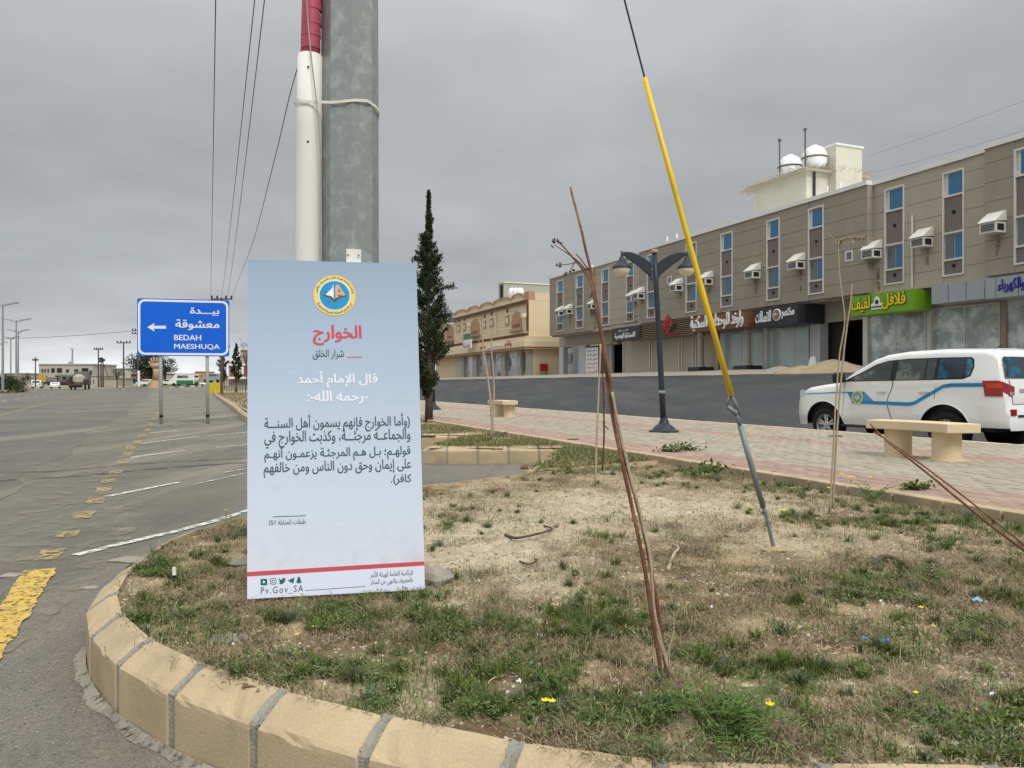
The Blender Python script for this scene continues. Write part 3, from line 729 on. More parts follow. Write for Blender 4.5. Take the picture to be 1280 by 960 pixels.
def scatter(poly, n, dens=None):
    x0, x1 = min(p[0] for p in poly), max(p[0] for p in poly); y0, y1 = min(p[1] for p in poly), max(p[1] for p in poly)
    out = []; tot = 0
    while tot < n:
        X = RNG.uniform(x0, x1, 200000); Y = RNG.uniform(y0, y1, 200000)
        k = inpoly(X, Y, poly) & (np.abs(X / np.maximum(Y, .1)) < .98)
        if dens is not None: k &= RNG.uniform(0, 1, 200000) < dens(X, Y)
        out.append(np.stack([X[k], Y[k]], 1)); tot += k.sum()
    return np.concatenate(out)[:n]
def blades(name, XY, h, w, lean, colors, label, cat, zoff=0.0, flat=False, az=None):
    n = len(XY); az = RNG.uniform(0, 2 * PI, n) if az is None else az; pa = az + PI / 2 + RNG.uniform(-.5, .5, n)
    Z = soil_z(XY[:, 0], XY[:, 1]) + zoff
    B = np.stack([XY[:, 0], XY[:, 1], Z], 1); dx = np.stack([np.cos(az), np.sin(az), 0 * az], 1); px_ = np.stack([np.cos(pa), np.sin(pa), 0 * az], 1) * (w / 2)[:, None]
    up_ = np.array([0, 0, 1.0])
    m1 = B + dx * (h * np.sin(lean) * .42)[:, None] + up_ * (h * np.cos(lean * .7) * .55)[:, None]
    tip = B + dx * (h * np.sin(lean) * 1.05)[:, None] + up_ * (h * np.cos(lean) * 1.0)[:, None]
    V_ = np.stack([B - px_, B + px_, m1 - px_ * .8, m1 + px_ * .8, tip], 1).reshape(-1, 3)
    f0 = (np.arange(n) * 5)[:, None]
    Fc_ = np.concatenate([f0 + np.array([0, 1, 3]), f0 + np.array([0, 3, 2]), f0 + np.array([2, 3, 4])], 0)
    C_ = np.repeat(colors, 5, axis=0)
    return stuff(npmesh(name, V_, Fc_, 'vcol', C_), label, cat)
def near_w(X, Y): return np.clip((3.4 / np.maximum(Y, 1.5)) ** 1.6, .05, 1)
def gd(X, Y):
    cl = np.clip((fbm(X, Y, 3.2, 31, 3) - .55) * 7, 0, 1) * .8
    g = np.clip(green_bias(X, Y) * 1.3 + .25 * (fbm(X, Y, 2.0, 35) - .5), 0, 1) * np.clip((fbm(X, Y, 6.5, 33) - .43) * 7, 0, 1) + cl * .22
    return np.clip(g, 0, 1) * np.clip(1 - .75 * sandy(X, Y), 0.02, 1) * near_w(X, Y)
def gcol(n, lo=(.042, .070, .014), hi=(.145, .19, .045)):
    k = RNG.uniform(0, 1, (n, 1)); return np.array(lo) * (1 - k) + np.array(hi) * k
def dcol(n):
    k = RNG.uniform(0, 1, (n, 1)); c = np.array((.13, .088, .05)) * (1 - k) + np.array((.46, .37, .22)) * k; return c * RNG.uniform(.8, 1.1, (n, 1))
XY = scatter(BED1, 60000, gd); n = len(XY)
hm = .6 + .8 * vn(XY[:, 0], XY[:, 1], 2.2, 51)
cc = gcol(n); kk = vn(XY[:, 0], XY[:, 1], 1.1, 52)[:, None]; cc = cc * (1 - .35 * kk) + cc * .35 * kk * np.array((1.5, 1.15, .9))
blades('grass', XY, RNG.uniform(.012, .055, n) * hm, RNG.uniform(.0018, .0042, n), RNG.uniform(.1, 1.25, n), cc, 'short green grass growing in patches over the planting bed', 'grass')
def dd(X, Y): return np.clip(.10 + 1.5 * (fbm(X, Y, 3.4, 61) - .44) * 2, .03, 1) * np.clip(1 - 1.05 * sandy(X, Y), .02, 1) * near_w(X, Y)
XY = scatter(BED1, 92000, dd); n = len(XY)
blades('dry_grass', XY, RNG.uniform(.012, .06, n), RNG.uniform(.0014, .0036, n), RNG.uniform(.9, 1.62, n), dcol(n), 'dead straw coloured grass matted over the planting bed', 'dry grass', zoff=.003)
# tufts: many blades springing from one point
ctr = scatter(BED1, 900, lambda X, Y: gd(X, Y)); nb_ = RNG.integers(25, 95, len(ctr)); idx = np.repeat(np.arange(len(ctr)), nb_); sc_ = RNG.uniform(.5, 1.25, len(ctr))[idx]; n = len(idx)
az = RNG.uniform(0, 2 * PI, n); rr = np.abs(RNG.normal(0, .016, n)) * sc_; XY = ctr[idx] + np.stack([np.cos(az), np.sin(az)], 1) * rr[:, None]
hue = RNG.uniform(.6, 1.25, len(ctr))[idx][:, None]; blu = (RNG.uniform(0, 1, len(ctr)) < .22)[idx][:, None]
blades('grass_tufts', XY, RNG.uniform(.025, .064, n) * sc_, RNG.uniform(.0018, .0040, n), RNG.uniform(.15, 1.15, n), np.where(blu, gcol(n, (.07, .10, .06), (.15, .19, .11)), gcol(n)) * hue, 'tufts of longer green grass standing up from the bed', 'grass tufts', az=az)
ctr = scatter(BED1, 700, lambda X, Y: dd(X, Y)); idx = np.repeat(np.arange(len(ctr)), 40); n = len(idx); az = RNG.uniform(0, 2 * PI, n)
XY = ctr[idx] + RNG.normal(0, .035, (n, 2)); blades('dead_thatch', XY, RNG.uniform(.03, .10, n), RNG.uniform(.0012, .0028, n), RNG.uniform(1.15, 1.66, n), dcol(n) * RNG.uniform(.5, 1.1, len(ctr))[idx][:, None], 'matted dead brown stems lying in heaps on the bed', 'dead grass', zoff=.006, az=az)
# broad small leaves in mats
def leaves(name, XY, size, colors, label, cat, up=.02, parent=None, z=None):
    n = len(XY); az = RNG.uniform(0, 2 * PI, n); tl = RNG.uniform(-.8, .8, n)
    Z = (soil_z(XY[:, 0], XY[:, 1]) + RNG.uniform(0, up, n)) if z is None else z
    c = np.stack([XY[:, 0], XY[:, 1], Z], 1); d = np.stack([np.cos(az), np.sin(az), tl], 1); d /= np.linalg.norm(d, axis=1)[:, None]
    e = np.stack([-np.sin(az), np.cos(az), RNG.uniform(-.4, .4, n)], 1); s_ = size[:, None]
    V_ = np.stack([c - d * s_, c + e * s_ * .42, c + d * s_, c - e * s_ * .42], 1).reshape(-1, 3)
    Fc_ = (np.arange(n) * 4)[:, None] + np.array([0, 1, 2, 3])
    o = npmesh(name, V_, Fc_, 'vcol', np.repeat(colors, 4, axis=0), parent=parent)
    return o
XY = scatter(BED1, 34000, lambda X, Y: gd(X, Y) * np.clip((vn(X, Y, 2.7, 71) - .35) * 3, 0, 1)); n = len(XY)
stuff(leaves('ground_cover', XY, RNG.uniform(.004, .011, n), gcol(n, (.075, .12, .035), (.17, .23, .075)), '', '', up=.035), 'low small leaved weeds forming mats among the grass', 'weeds')
for poly, q in ((BED1b, 16000), (BED2, 16000), (BED3, 9000)):
    XY = scatter(poly, q, lambda X, Y: np.clip((fbm(X, Y, 1.5, 91) - .33) * 4, .08, 1)); n = len(XY)
    k = RNG.uniform(0, 1, (n, 1)) < .55
    blades('grass', XY, RNG.uniform(.02, .10, n), RNG.uniform(.005, .010, n), RNG.uniform(.1, 1.3, n), np.where(k, gcol(n, (.07, .11, .025), (.17, .22, .06)), dcol(n)),
           {16000: 'rough grass and weeds on a small bed behind the main one', 9000: 'rough grass in the farthest small bed by the cypress'}[q], 'grass')
XY = scatter([W(22, 1.7, 0)[:2], W(22, 5.7, 0)[:2], W(90, 5.7, 0)[:2], W(90, 1.7, 0)[:2]], 9000, None); n = len(XY)
blades('grass', XY, RNG.uniform(.05, .22, n), RNG.uniform(.02, .04, n), RNG.uniform(.3, 1.4, n), np.where(RNG.uniform(0, 1, (n, 1)) < .3, gcol(n), dcol(n)), 'dry grass along the verge beyond the blue road sign', 'grass')
# pebbles and crumbs of earth
def pebbles(name, XY, r, colors, label, cat, zf=soil_z):
    n = len(XY); base_ = np.array([(1, 0, 0), (-.5, .87, 0), (-.5, -.87, 0), (.1, 0, .8), (.5, .87, .35), (-1, 0, .35), (.5, -.87, .35)])
    fc = np.array([(0, 4, 3), (4, 1, 3), (1, 5, 3), (5, 2, 3), (2, 6, 3), (6, 0, 3)])
    az = RNG.uniform(0, 2 * PI, n); c, s_ = np.cos(az), np.sin(az); jit = RNG.uniform(.6, 1.35, (n, 7, 1))
    bb = base_[None] * jit; R = np.stack([bb[..., 0] * c[:, None] - bb[..., 1] * s_[:, None], bb[..., 0] * s_[:, None] + bb[..., 1] * c[:, None], bb[..., 2]], -1) * r[:, None, None]
    V_ = R + np.stack([XY[:, 0], XY[:, 1], zf(XY[:, 0], XY[:, 1]) - r * .15], 1)[:, None]
    return stuff(npmesh(name, V_.reshape(-1, 3), ((np.arange(n) * 7)[:, None, None] + fc[None]).reshape(-1, 3), 'vcol', np.repeat(colors, 7, axis=0)), label, cat)
XY = scatter(BED1, 30000, lambda X, Y: near_w(X, Y) * (.35 + .65 * np.clip(sandy(X, Y), 0, 1))); n = len(XY)
pebbles('pebbles', XY, RNG.uniform(.002, .009, n) * RNG.uniform(.5, 1.25, n), RNG.uniform(.22, .62, (n, 1)) * np.array((1, .86, .68)), 'small pebbles and crumbs of dry earth on the bed', 'pebbles')
XY = scatter(BED1, 14000, lambda X, Y: np.clip((6.5 / np.maximum(Y, 3.5)) ** 1.2, 0, 1) * np.clip((fbm(X, Y, 3.1, 101) - .42) * 5, .05, 1)); n = len(XY); k_ = RNG.uniform(0, 1, (n, 1))
pebbles('earth_clods', XY, RNG.uniform(.004, .016, n) * RNG.uniform(.4, 1.2, n), np.array((.20, .145, .09)) * (1 - k_) + np.array((.50, .41, .28)) * k_, 'crumbled clods of dry earth scattered over the bed', 'earth clods')
APR = [(-2.6, 1.2), (1.5, 1.2), (.4, 1.8), (-.7, 2.25), (-1.4, 2.75), (-2.0, 3.5), (-2.4, 4.9), (-3.6, 4.9)]
XY = scatter(APR, 3500, lambda X, Y: np.clip(1.2 - 1.0 * np.abs(X + 2.1) * .6, .15, 1)); n = len(XY)
pebbles('grit', XY, RNG.uniform(.0015, .005, n), RNG.uniform(.10, .36, (n, 1)) * np.array((1, .93, .82)), 'loose grit on the asphalt beside the kerb', 'grit', zf=lambda x, y: 0 * x + .006)
# mortar smeared at the foot of the kerb
sm = crom([(a, b, 0) for a, b in RING1[1:17]], 12); mb = MB(); vs_ = []
for i, p in enumerate(sm):
    d = (sm[min(i + 1, len(sm) - 1)] - sm[max(i - 1, 0)]).normalized(); nn = Vector((-d.y, d.x, 0))
    w_ = .010 + .085 * float(fbm(i * .07, 0, 1.9, 5)) ** 1.8
    vs_ += [p + Vector((0, 0, .03)), p + nn * (-w_ * -.45) + Vector((0, 0, .017)), p + nn * w_ + Vector((0, 0, .007))]
mb.add(vs_, [(3 * i + k, 3 * i + 3 + k, 3 * i + 4 + k, 3 * i + 1 + k) for i in range(len(sm) - 1) for k in range(2)])
o = mb.build('mortar_spill', mat('spilt_mortar', (.27, .245, .195), .95, .25, 9, bump=.9, bscale=45, fine=.15, alpha_noise=(.40, .50, 16)), smooth=True); struct(o)
# ================================================================== BROWN BUILDING
bld = thing('shop_building', 'long two-tone taupe clad building with shops below and a white roof coping', 'building', W(10, 38, 1.9))
TOP, OVB = E + 11.75, E + 5.38
S0 = 36.5                                   # facade plane of the projecting bays
tN, tF = T(1400, S0), T(687, S0)            # near and far ends
bays = [(T(738, S0), tF, 0, 'taupe'), (T(799, S0), T(738, S0), .45, 'taupe2'), (T(1084, S0), T(799, S0), 0, 'taupe'), (T(1231, S0), T(1084, S0), .5, 'taupe2'), (tN, T(1231, S0), 0, 'taupe')]
mb = MB(); mb.sbox(tN, tF, 37.2, 52, OVB + .02, TOP); mb.build('wall', 'taupe', bld)
mb = MB(); mb.sbox(tN + .05, tF - .05, 36.8, 52, OVB - .12, OVB + .015); mb.build('soffit', 'gwall', bld)
wins = [(696, 704.5), (720, 729.5), (752, 761.5), (783, 792.5), (809, 819.5), (857.5, 871), (901, 916), (958.5, 975), (1010.5, 1030), (1106, 1130.7), (1178.5, 1205.7), (1268, 1302), (1352, 1392)]
def bay_of(t):
    for a, b, ds, m in bays:
        if a - .01 <= t <= b + .01: return ds
    return 0
wt = []
for a, b in wins:
    c = (a + b) / 2; ds = bay_of(T(c, S0)); t0, t1 = T(b, S0 + ds), T(a, S0 + ds); wt.append((t0, t1, ds))
rows = [OVB + .0, 7.45, 8.42, 9.39, 10.36, 11.33, 12.30, TOP]
for a, b, ds, m in bays:
    cuts = sorted([(w0, w1) for w0, w1, d_ in wt if a < (w0 + w1) / 2 < b]); segs = []; x = a
    for w0, w1 in cuts: segs.append((x, w0)); x = w1
    segs.append((x, b))
    for (x0, x1) in segs:
        for z0, z1 in zip(rows[:-1], rows[1:]):
            mb = MB(); mb.sbox(x0 + .0, x1 - .0, S0 + ds, 37.19, z0 + .012, z1 - .012); mb.build('cladding_panel', m, bld)
    # joint backing just behind the panels
    mb = MB()
    for (x0, x1) in segs: mb.sbox(x0 + .015, x1 - .015, S0 + ds + .03, 37.15, OVB + .03, TOP - .02)
    mb.build('joint_backing', 'joint', bld)
    mb = MB(); mb.sbox(a - .03, b + .03, S0 + ds - .10, S0 + ds + .35, TOP + .003, TOP + .26); mb.sbox(a, b, S0 + ds + .36, 52, TOP + .002, TOP + .05); mb.build('coping', 'coping', bld)
FT, W1b, W2t, W2b, FB_ = 12.60, 11.28, 9.32, 7.88, 7.02
for i, (t0, t1, ds) in enumerate(wt):
    s = S0 + ds; fr = .085
    mb = MB()
    mb.sbox(t0, t0 + fr, s - .05, s + .30, FB_, FT); mb.sbox(t1 - fr, t1, s - .05, s + .30, FB_, FT)
    for z in (FT - fr, W1b - fr / 2, W2t - fr / 2, W2b - fr / 2, FB_): mb.sbox(t0 + fr, t1 - fr, s - .047, s + .30, z, z + fr)
    mb.build('window_surround', 'wframe', bld)
    for za_, zb_2 in ((FT, TOP - .018), (OVB + .018, FB_)):
        mb = MB(); mb.sbox(t0, t1, s + .02, 37.19, za_, zb_2); mb.build('cladding_panel', 'taupe' if ds == 0 else 'taupe2', bld)
    for z0, z1 in ((W1b, W2t), (W2b, FB_)):
        pz0, pz1 = (z1 + fr / 2, z0 - fr / 2)
        mb = MB(); mb.sbox(t0 + fr, t1 - fr, s + .03, s + .2, min(pz0, pz1), max(pz0, pz1)); pn = mb.build('spandrel_panel', 'dkpanel', bld)
        mb = MB(); mb.lathe([(.10, 0), (.10, .05), (.05, .07)], W((t0 + t1) / 2, s + .03, (z0 + z1) / 2 + .1), 10, axis=-NS); mb.build('vent', 'dark', pn)
    # upper window: one pane in a frame; lower window: sliding, two sashes
    mb = MB(); mb.sbox(t0 + fr, t1 - fr, s + .10, s + .25, W1b + fr / 2, FT - fr); w_ = mb.build('window', 'wframe', bld)
    mb = MB(); mb.sbox(t0 + fr + .03, t1 - fr - .07 - .12, s + .07, s + .11, W1b + fr / 2 + .05, FT - fr - .05); mb.build('pane', 'blueglass', w_)
    mb = MB(); mb.sbox(t0 + fr, t1 - fr, s + .10, s + .25, W2b + fr / 2, W2t - fr / 2); w_ = mb.build('window', 'wframe', bld)
    tm = (t0 + t1) / 2
    mb = MB(); mb.sbox(t0 + fr + .03, tm - .03, s + .07, s + .11, W2b + fr / 2 + .05, W2t - fr / 2 - .05); mb.build('pane', 'blueglass', w_)
    mb = MB(); mb.sbox(tm + .03, t1 - fr - .05, s + .06, s + .11, W2b + fr / 2 + .05, W2t - fr / 2 - .05); mb.build('pane', 'greyglass', w_)
for px, z in ((837, 10.0), (1061.5, 9.05)):  # little square vents
    t = T(px, S0); mb = MB(); mb.sbox(t - .3, t + .3, S0 - .03, S0 + .1, z - .32, z + .32); v_ = mb.build('small_window', 'wframe', bld)
    mb = MB(); mb.sbox(t - .2, t + .18, S0 - .035, S0 + .09, z - .22, z + .22); mb.build('pane', 'greyglass', v_)
t = T(1141.5, S0 + .5); mb = MB(); mb.tube([W(t, S0 + .42, OVB - .3), W(t, S0 + .42, 10.7)], .055, 8); mb.build('drain_pipe', 'wframe', bld)
# roof stubs and rebar
for px in (834, 846, 1034, 1050):
    t = T(px, 37.5); mb = MB(); mb.tube([W(t, 37.5, TOP), W(t, 37.5, TOP + 1.0)], .07, 8); mb.build('vent_pipe', 'white', bld)
mb = MB()
for px in (1094, 1097, 1099, 1102, 1105, 1160, 1164, 1168, 1256, 1260, 1264):
    t = T(px, 41); mb.tube([W(t, 41, TOP), W(t + random.uniform(-.1, .1), 41, TOP + random.uniform(.9, 1.4))], .015, 4)
o = mb.build('rebar_stubs', 'rebar', bld); o['kind'] = 'stuff'

# ground floor -----------------------------------------------------
SG = 38.3; GF = E + .92
mb = MB(); mb.sbox(tN, T(697, SG), 45.0, 45.4, GF - .6, OVB - .1); mb.build('rear_wall', 'gwall', bld)
mb = MB(); mb.sbox(tN, T(699, SG), 37.7, 45, GF - .5, GF); mb.build('floor_slab', 'rubble', bld)
def gf(px0, px1, z0, z1, m, name, s0=SG, s1=SG + .3, parent=None):
    mb = MB(); mb.sbox(T(px1, s0), T(px0, s0), s0, s1, z0, z1); return mb.build(name, m, parent or bld)
zo = E + 4.15                                 # lintel height
gf(699, 779, zo, OVB - .12, 'gwall', 'lintel_wall'); gf(779.2, 1025, zo + .1, OVB - .12, 'gwall', 'lintel_wall'); gf(1025.2, 1083.8, zo - .1, OVB - .12, 'gwall', 'lintel_wall'); gf(1084, 1420, zo + .1, OVB - .12, 'gwall', 'lintel_wall')
gf(699, 704, GF - .2, zo, 'pgrey', 'pillar', SG - .2, SG + .4); gf(723, 731.5, GF - .2, zo, 'pgrey', 'pillar', SG - .2, SG + .4)
gf(704, 723, GF - .2, zo, 'pgrey', 'recessed_wall', SG + 1.6, SG + 1.9); gf(748.5, 764.5, GF - .2, zo, 'pgrey', 'recessed_wall', SG + .8, SG + 1.1)
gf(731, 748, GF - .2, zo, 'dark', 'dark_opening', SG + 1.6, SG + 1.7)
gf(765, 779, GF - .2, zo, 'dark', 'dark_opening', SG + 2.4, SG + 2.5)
def shutter(px0, px1):
    t0, t1 = T(px1, SG), T(px0, SG); mb = MB(); mb.sbox(t0, t0 + .12, SG - .12, SG + .05, GF - .1, zo + .1); fr = mb.build('shutter_guide', 'wframe', bld); mb = MB(); mb.sbox(t1 - .12, t1, SG - .12, SG + .05, GF - .1, zo + .1); fr = mb.build('shutter_guide', 'wframe', bld)
    mb = MB(); n = 17; hh = (zo + .1 - GF + .1) / n
    for k in range(n):
        z = GF - .1 + k * hh; mb.sbox(t0 + .13, t1 - .13, SG + .0, SG + .06, z + .012, z + hh - .006)
    for k in range(n): z = GF - .1 + k * hh; mb.sbox(t0 + .13, t1 - .13, SG + .03, SG + .05, z - .006, z + .012)
    o = mb.build('roller_shutter', 'shutter', bld); return o
for a, b in ((779.5, 813.5), (815.5, 850.5), (852.5, 868), (870, 898)): shutter(a, b)
def glassfront(px0, px1, m, n=1, z0=GF, z1=zo + .1):
    t0, t1 = T(px1, SG), T(px0, SG); f = .07; mb = MB()
    for k in range(n + 1):
        t = t0 + (t1 - t0) * k / n; mb.sbox(max(t0, t - f / 2), min(t1, t + f / 2) + (f / 2 if k == 0 else 0), SG - .02, SG + .08, z0, z1)
    mb.sbox(t0, t1, SG - .015, SG + .075, z1 - f, z1 + .0); mb.sbox(t0, t1, SG - .015, SG + .075, z0, z0 + f)
    fr = mb.build('shopfront_frame', 'wframe', bld)
    for k in range(n):
        a = t0 + (t1 - t0) * k / n + f / 2; b = t0 + (t1 - t0) * (k + 1) / n - f / 2
        mb = MB(); mb.sbox(a, b, SG + .01, SG + .04, z0 + f, z1 - f); mb.build('glass', m, fr)
glassfront(900, 955, 'clearglass', 4); glassfront(958.5, 1011, 'clearglass', 3); glassfront(1084.5, 1157.5, 'shopglass', 2); glassfront(1165, 1250, 'shopglass', 2); glassfront(1258, 1335, 'shopglass', 2); glassfront(1345, 1420, 'shopglass', 2)
gf(955.2, 958.3, GF - .1, zo + .1, 'wframe', 'pillar', SG - .15, SG + .1)
gf(1012.5, 1025, GF - .3, zo + .1, 'pgrey', 'pillar', SG - .3, SG + .4)
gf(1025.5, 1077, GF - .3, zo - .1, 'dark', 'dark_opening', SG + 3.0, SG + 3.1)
mb = MB()
for k in range(18): mb.sbox(T(1056, SG + .9), T(1026, SG + .9), SG + .9 + .02 * (k % 2), SG + .96, GF - .3 + k * .2, GF - .1 + k * .2 - .01)
mb.build('slatted_screen', mat('dark_slats', (.075, .068, .06), .7, .1, 3), bld)
gf(1078.5, 1084, GF - .3, zo + .1, 'wframe', 'pillar', SG - .2, SG + .3); gf(1158.2, 1164.6, GF - .3, zo + .1, 'wframe', 'pillar', SG - .15, SG + .3); gf(1250.5, 1257.5, GF - .3, zo + .1, mat('tan_render', (.36, .29, .20), .8), 'pillar', SG - .1, SG + .3)
gf(1336, 1344, GF - .3, zo + .1, 'wframe', 'pillar', SG - .1, SG + .3)
gf(704, 714, GF + 1.6, GF + 2.6, 'alu', 'meter_box', SG + 1.45, SG + 1.6)
mb = MB(); t = T(1157, SG - .6)
mb.tube([W(t, SG - .25, GF), W(t, SG - .25, OVB - .5), W(t + .05, SG - .35, OVB - .25), W(t + 1.6, SG - .35, OVB - .22)], .055, 8); mb.build('drain_pipe', 'wframe', bld)
def column(px, s):
    t = T(px, s); mb = MB()
    mb.lathe([(.34, GF + .35), (.34, GF + .5), (.27, GF + .6), (.25, GF + 2.8), (.30, GF + 2.85), (.36, GF + 2.95), (.25, GF + 3.0), (.25, GF + 3.2), (.42, GF + 3.45), (.42, zo + .3)], W(t, s, 0), 18); mb.build('column', 'gwall', bld, smooth=False)
for px in (876, 934.5): column(px, 37.0)
mb = MB(); t = T(918, SG + .5); mb.lathe([(.22, GF), (.22, zo)], W(t, SG + .5, 0), 10); mb.build('column', 'dark', bld)
# a platform of dark steps with two plinths in front of the entrance
stp = bld
mb = MB(); mb.sbox(T(948, 36.2), T(862, 36.2), 36.2, 38.2, 1.8, GF - .02); mb.sbox(T(944, 35.8), T(864, 35.8), 35.8, 36.19, 1.8, GF - .2); mb.build('entrance_step', 'signblack', bld)
for px in (876, 934.5):
    t = T(px, 37.0); mb = MB(); mb.sbox(t - .75, t + .75, 36.3, 37.7, GF - .018, GF + .42); mb.build('plinth', 'signblack', bld)

# roof house with water tanks -----------------------------------
rh = bld
tc_, tL, SR = T(1008, 41.5), T(943, 41.5), 41.5
zt = Ps(1008, 214, 41.5).z
mb = MB(); mb.sbox(tc_, tL, SR, SR + 5.6, TOP, zt); mb.build('roof_house', 'wall_cream', bld)
mb = MB(); mb.sbox(tc_ - .35, tL + .5, SR - .45, SR + 6, zt + .002, zt + .2); mb.build('roof_slab', 'timber', bld)
mb = MB()
for k in range(46):
    t = tc_ - .35 + (tL - tc_ + 1.0) * k / 45; mb.tube([W(t, SR - .5, zt + .12), W(t + random.uniform(-.1, .1), SR - random.uniform(.7, 1.35), zt + random.uniform(.0, .35))], .025, 4)
for k in range(40):
    s = SR - .4 + 6.4 * k / 39; mb.tube([W(tc_ - .3, s, zt + .1), W(tc_ - random.uniform(.7, 1.3), s + random.uniform(-.1, .1), zt + random.uniform(.05, .5))], .022, 4)
for k in range(26):
    s = SR - .4 + 1.4 * k / 25; mb.tube([W(tL + .4, s, zt + .1), W(tL + random.uniform(1.0, 2.0), s, zt + random.uniform(-.1, .35))], .025, 4)
o = mb.build('shuttering_timber', 'timber', bld); o['kind'] = 'stuff'
mb = MB(); p = Ps(1018, 240, 41.2); t = T(1017.5, 41.2); mb.tube([W(tc_ - .12, SR + .65, TOP - .2), W(tc_ - .12, SR + .65, zt + .3)], .09, 8); mb.build('duct_pipe', 'lampblue', bld)
# stair tower
sT = 43.6; c = Ps(1045, 180, sT); tt = T(1045, sT); zt2 = Ps(1045, 181, sT).z
mb = MB(); mb.sbox(tt, tt + 2.3, sT, sT + 2.55, TOP, zt2); mb.build('stair_tower', 'wall_cream', bld)
mb = MB(); mb.sbox(tt - .1, tt + 2.4, sT - .1, sT + 2.65, zt2 + .002, zt2 + .14); mb.build('tower_coping', 'coping', bld)
for k, px in enumerate((987.5, 1018, 1004)):
    s = 42.6 if k < 2 else 44.2; c = Ps(px, 197, s); r = .94 if k < 2 else .8; cz = zt + .30 + r * .9
    tk = thing('water_tank', ['white ribbed water tank on the roof house, the left one, with two posts beside it', 'white ribbed water tank on the roof house, the right one nearest the stair tower', 'smaller white water tank half hidden between the two big ones on the roof'][k], 'water tank', (c.x, c.y, zt + .2), 0)
    pr = [(.35, -1.0), (.72, -.86), (.95, -.62), (.93, -.58), (1.06, -.30), (1.03, -.26), (1.10, 0), (1.07, .03), (1.05, .30), (1.02, .33), (.90, .62), (.87, .65), (.60, .88), (.30, .95), (.30, 1.06), (0.0, 1.08)]
    mb = MB(); mb.lathe([(a * r / 1.1, b * r * .98) for a, b in pr], (c.x, c.y, cz), 26); mb.build('tank_body', 'tank', tk, smooth=True)
    mb = MB(); mb.lathe([(r * 1.005, -.06), (r * 1.02, 0), (r * 1.005, .06)], (c.x, c.y, cz), 26); mb.build('strap', 'rebar', tk)
    mb = MB()
    for a in range(4): mb.box((c.x + .6 * math.cos(a * PI / 2 + .6), c.y + .6 * math.sin(a * PI / 2 + .6), zt + .42), (.07, 0, 0), (0, .07, 0), (0, 0, .22))
    mb.build('cradle', 'rebar', tk)
for k, px in enumerate((974.5, 1006.5)):
    c = Ps(px, 200, 41.6); o = MB(); o.tube([(c.x, c.y, zt + .2), (c.x, c.y, zt + 3.1)], .06, 6); o.tube([(c.x, c.y, zt + 3.1), (c.x, c.y, zt + 3.25)], .13, 6)
    tag(o.build('roof_post', 'rebar'), ['thin dark post on the roof slab, left of the left water tank', 'thin dark post on the roof slab, between the two big water tanks'][k], 'post')

# air conditioners --------------------------------------------------
ACX = [(703.5, 8.95), (713.5, 8.98), (744.5, 9.1), (794, 9.1), (802.8, 9.1), (850, 9.15), (887, 9.18), (945.7, 9.0), (1000.5, 9.05), (1095, 8.95), (1158, 9.05), (1247, 8.98), (1335, 9.0)]
ACL = ['white hooded window air conditioner between the two leftmost window columns, the left of a pair', 'white hooded window air conditioner between the two leftmost window columns, the right of a pair', 'white hooded air conditioner behind the leaning dead sapling, left of the third window column',
       'white hooded air conditioner left of the lamp post, the left of two side by side', 'white hooded air conditioner left of the lamp post, the right of two side by side', 'white hooded air conditioner just left of the window column behind the yellow guard',
       'white hooded air conditioner above the brown sign, just right of the yellow guard', 'white hooded air conditioner above the black shop sign', 'white hooded air conditioner left of the window column over the dark garage opening',
       'white hooded air conditioner above the green shop sign', 'white hooded air conditioner right of the wall drain pipe above the grey fascia', 'white hooded air conditioner above the blue lettered sign at the right edge', 'white hooded air conditioner farthest right along the brown wall']
ac0 = None
for (px, z), lab in zip(ACX, ACL):
    ds = bay_of(T(px, S0)); t = T(px, S0 + ds)
    if ac0 is None:
        ac0 = thing('air_conditioner', lab, 'air conditioner', W(t, S0, z), 0, 'window air conditioners on the brown building'); B = lambda m_, *a: None
        def lb(mb_, t0, t1, s0, s1, z0, z1): mb_.box(DT * ((t0 + t1) / 2) + NS * ((s0 + s1) / 2) + Vector((0, 0, (z0 + z1) / 2)), DT * ((t1 - t0) / 2), NS * ((s1 - s0) / 2), (0, 0, (z1 - z0) / 2))
        mb = MB(); lb(mb, -.42, .42, -.72, 0, -.30, .22); mb.build('casing', 'acmetal', ac0, world=False)
        mb = MB(); lb(mb, -.34, .34, -.735, -.70, -.22, .14); g_ = mb.build('grille', 'dark', ac0, world=False)
        mb = MB()
        for k in range(5): lb(mb, -.34, .34, -.745, -.734, -.20 + k * .075, -.185 + k * .075)
        mb.build('louvre', 'acmetal', g_, world=False)
        mb = MB(); lb(mb, -.435, -.41, -.62, -.15, -.2, .12); mb.build('side_grille', 'dark', ac0, world=False)
        mb = MB()
        q = [(-.47, -.80, .225), (.47, -.80, .225), (.47, 0, .30), (-.47, 0, .30), (-.47, -.74, .30), (.47, -.74, .30), (.47, -.10, .78), (-.47, -.10, .78), (-.47, 0, .78), (.47, 0, .78)]
        vv = [DT * a + NS * b + Vector((0, 0, c)) for a, b, c in q]
        mb.add(vv, [(0, 1, 5, 4), (4, 5, 6, 7), (7, 6, 9, 8), (0, 4, 7, 8, 3), (1, 2, 9, 6, 5), (0, 3, 2, 1), (3, 8, 9, 2)]); mb.build('hood', 'acmetal', ac0, world=False)
    else:
        r = ac0.copy(); col.objects.link(r); r.location = W(t, S0 + ds, z); r['label'] = lab
        for ch in list(ac0.children):
            c = ch.copy(); col.objects.link(c); c.parent = r
            for g_ in ch.children: d_ = g_.copy(); col.objects.link(d_); d_.parent = c
ac0.location = W(T(703.5, S0), S0, 8.95)
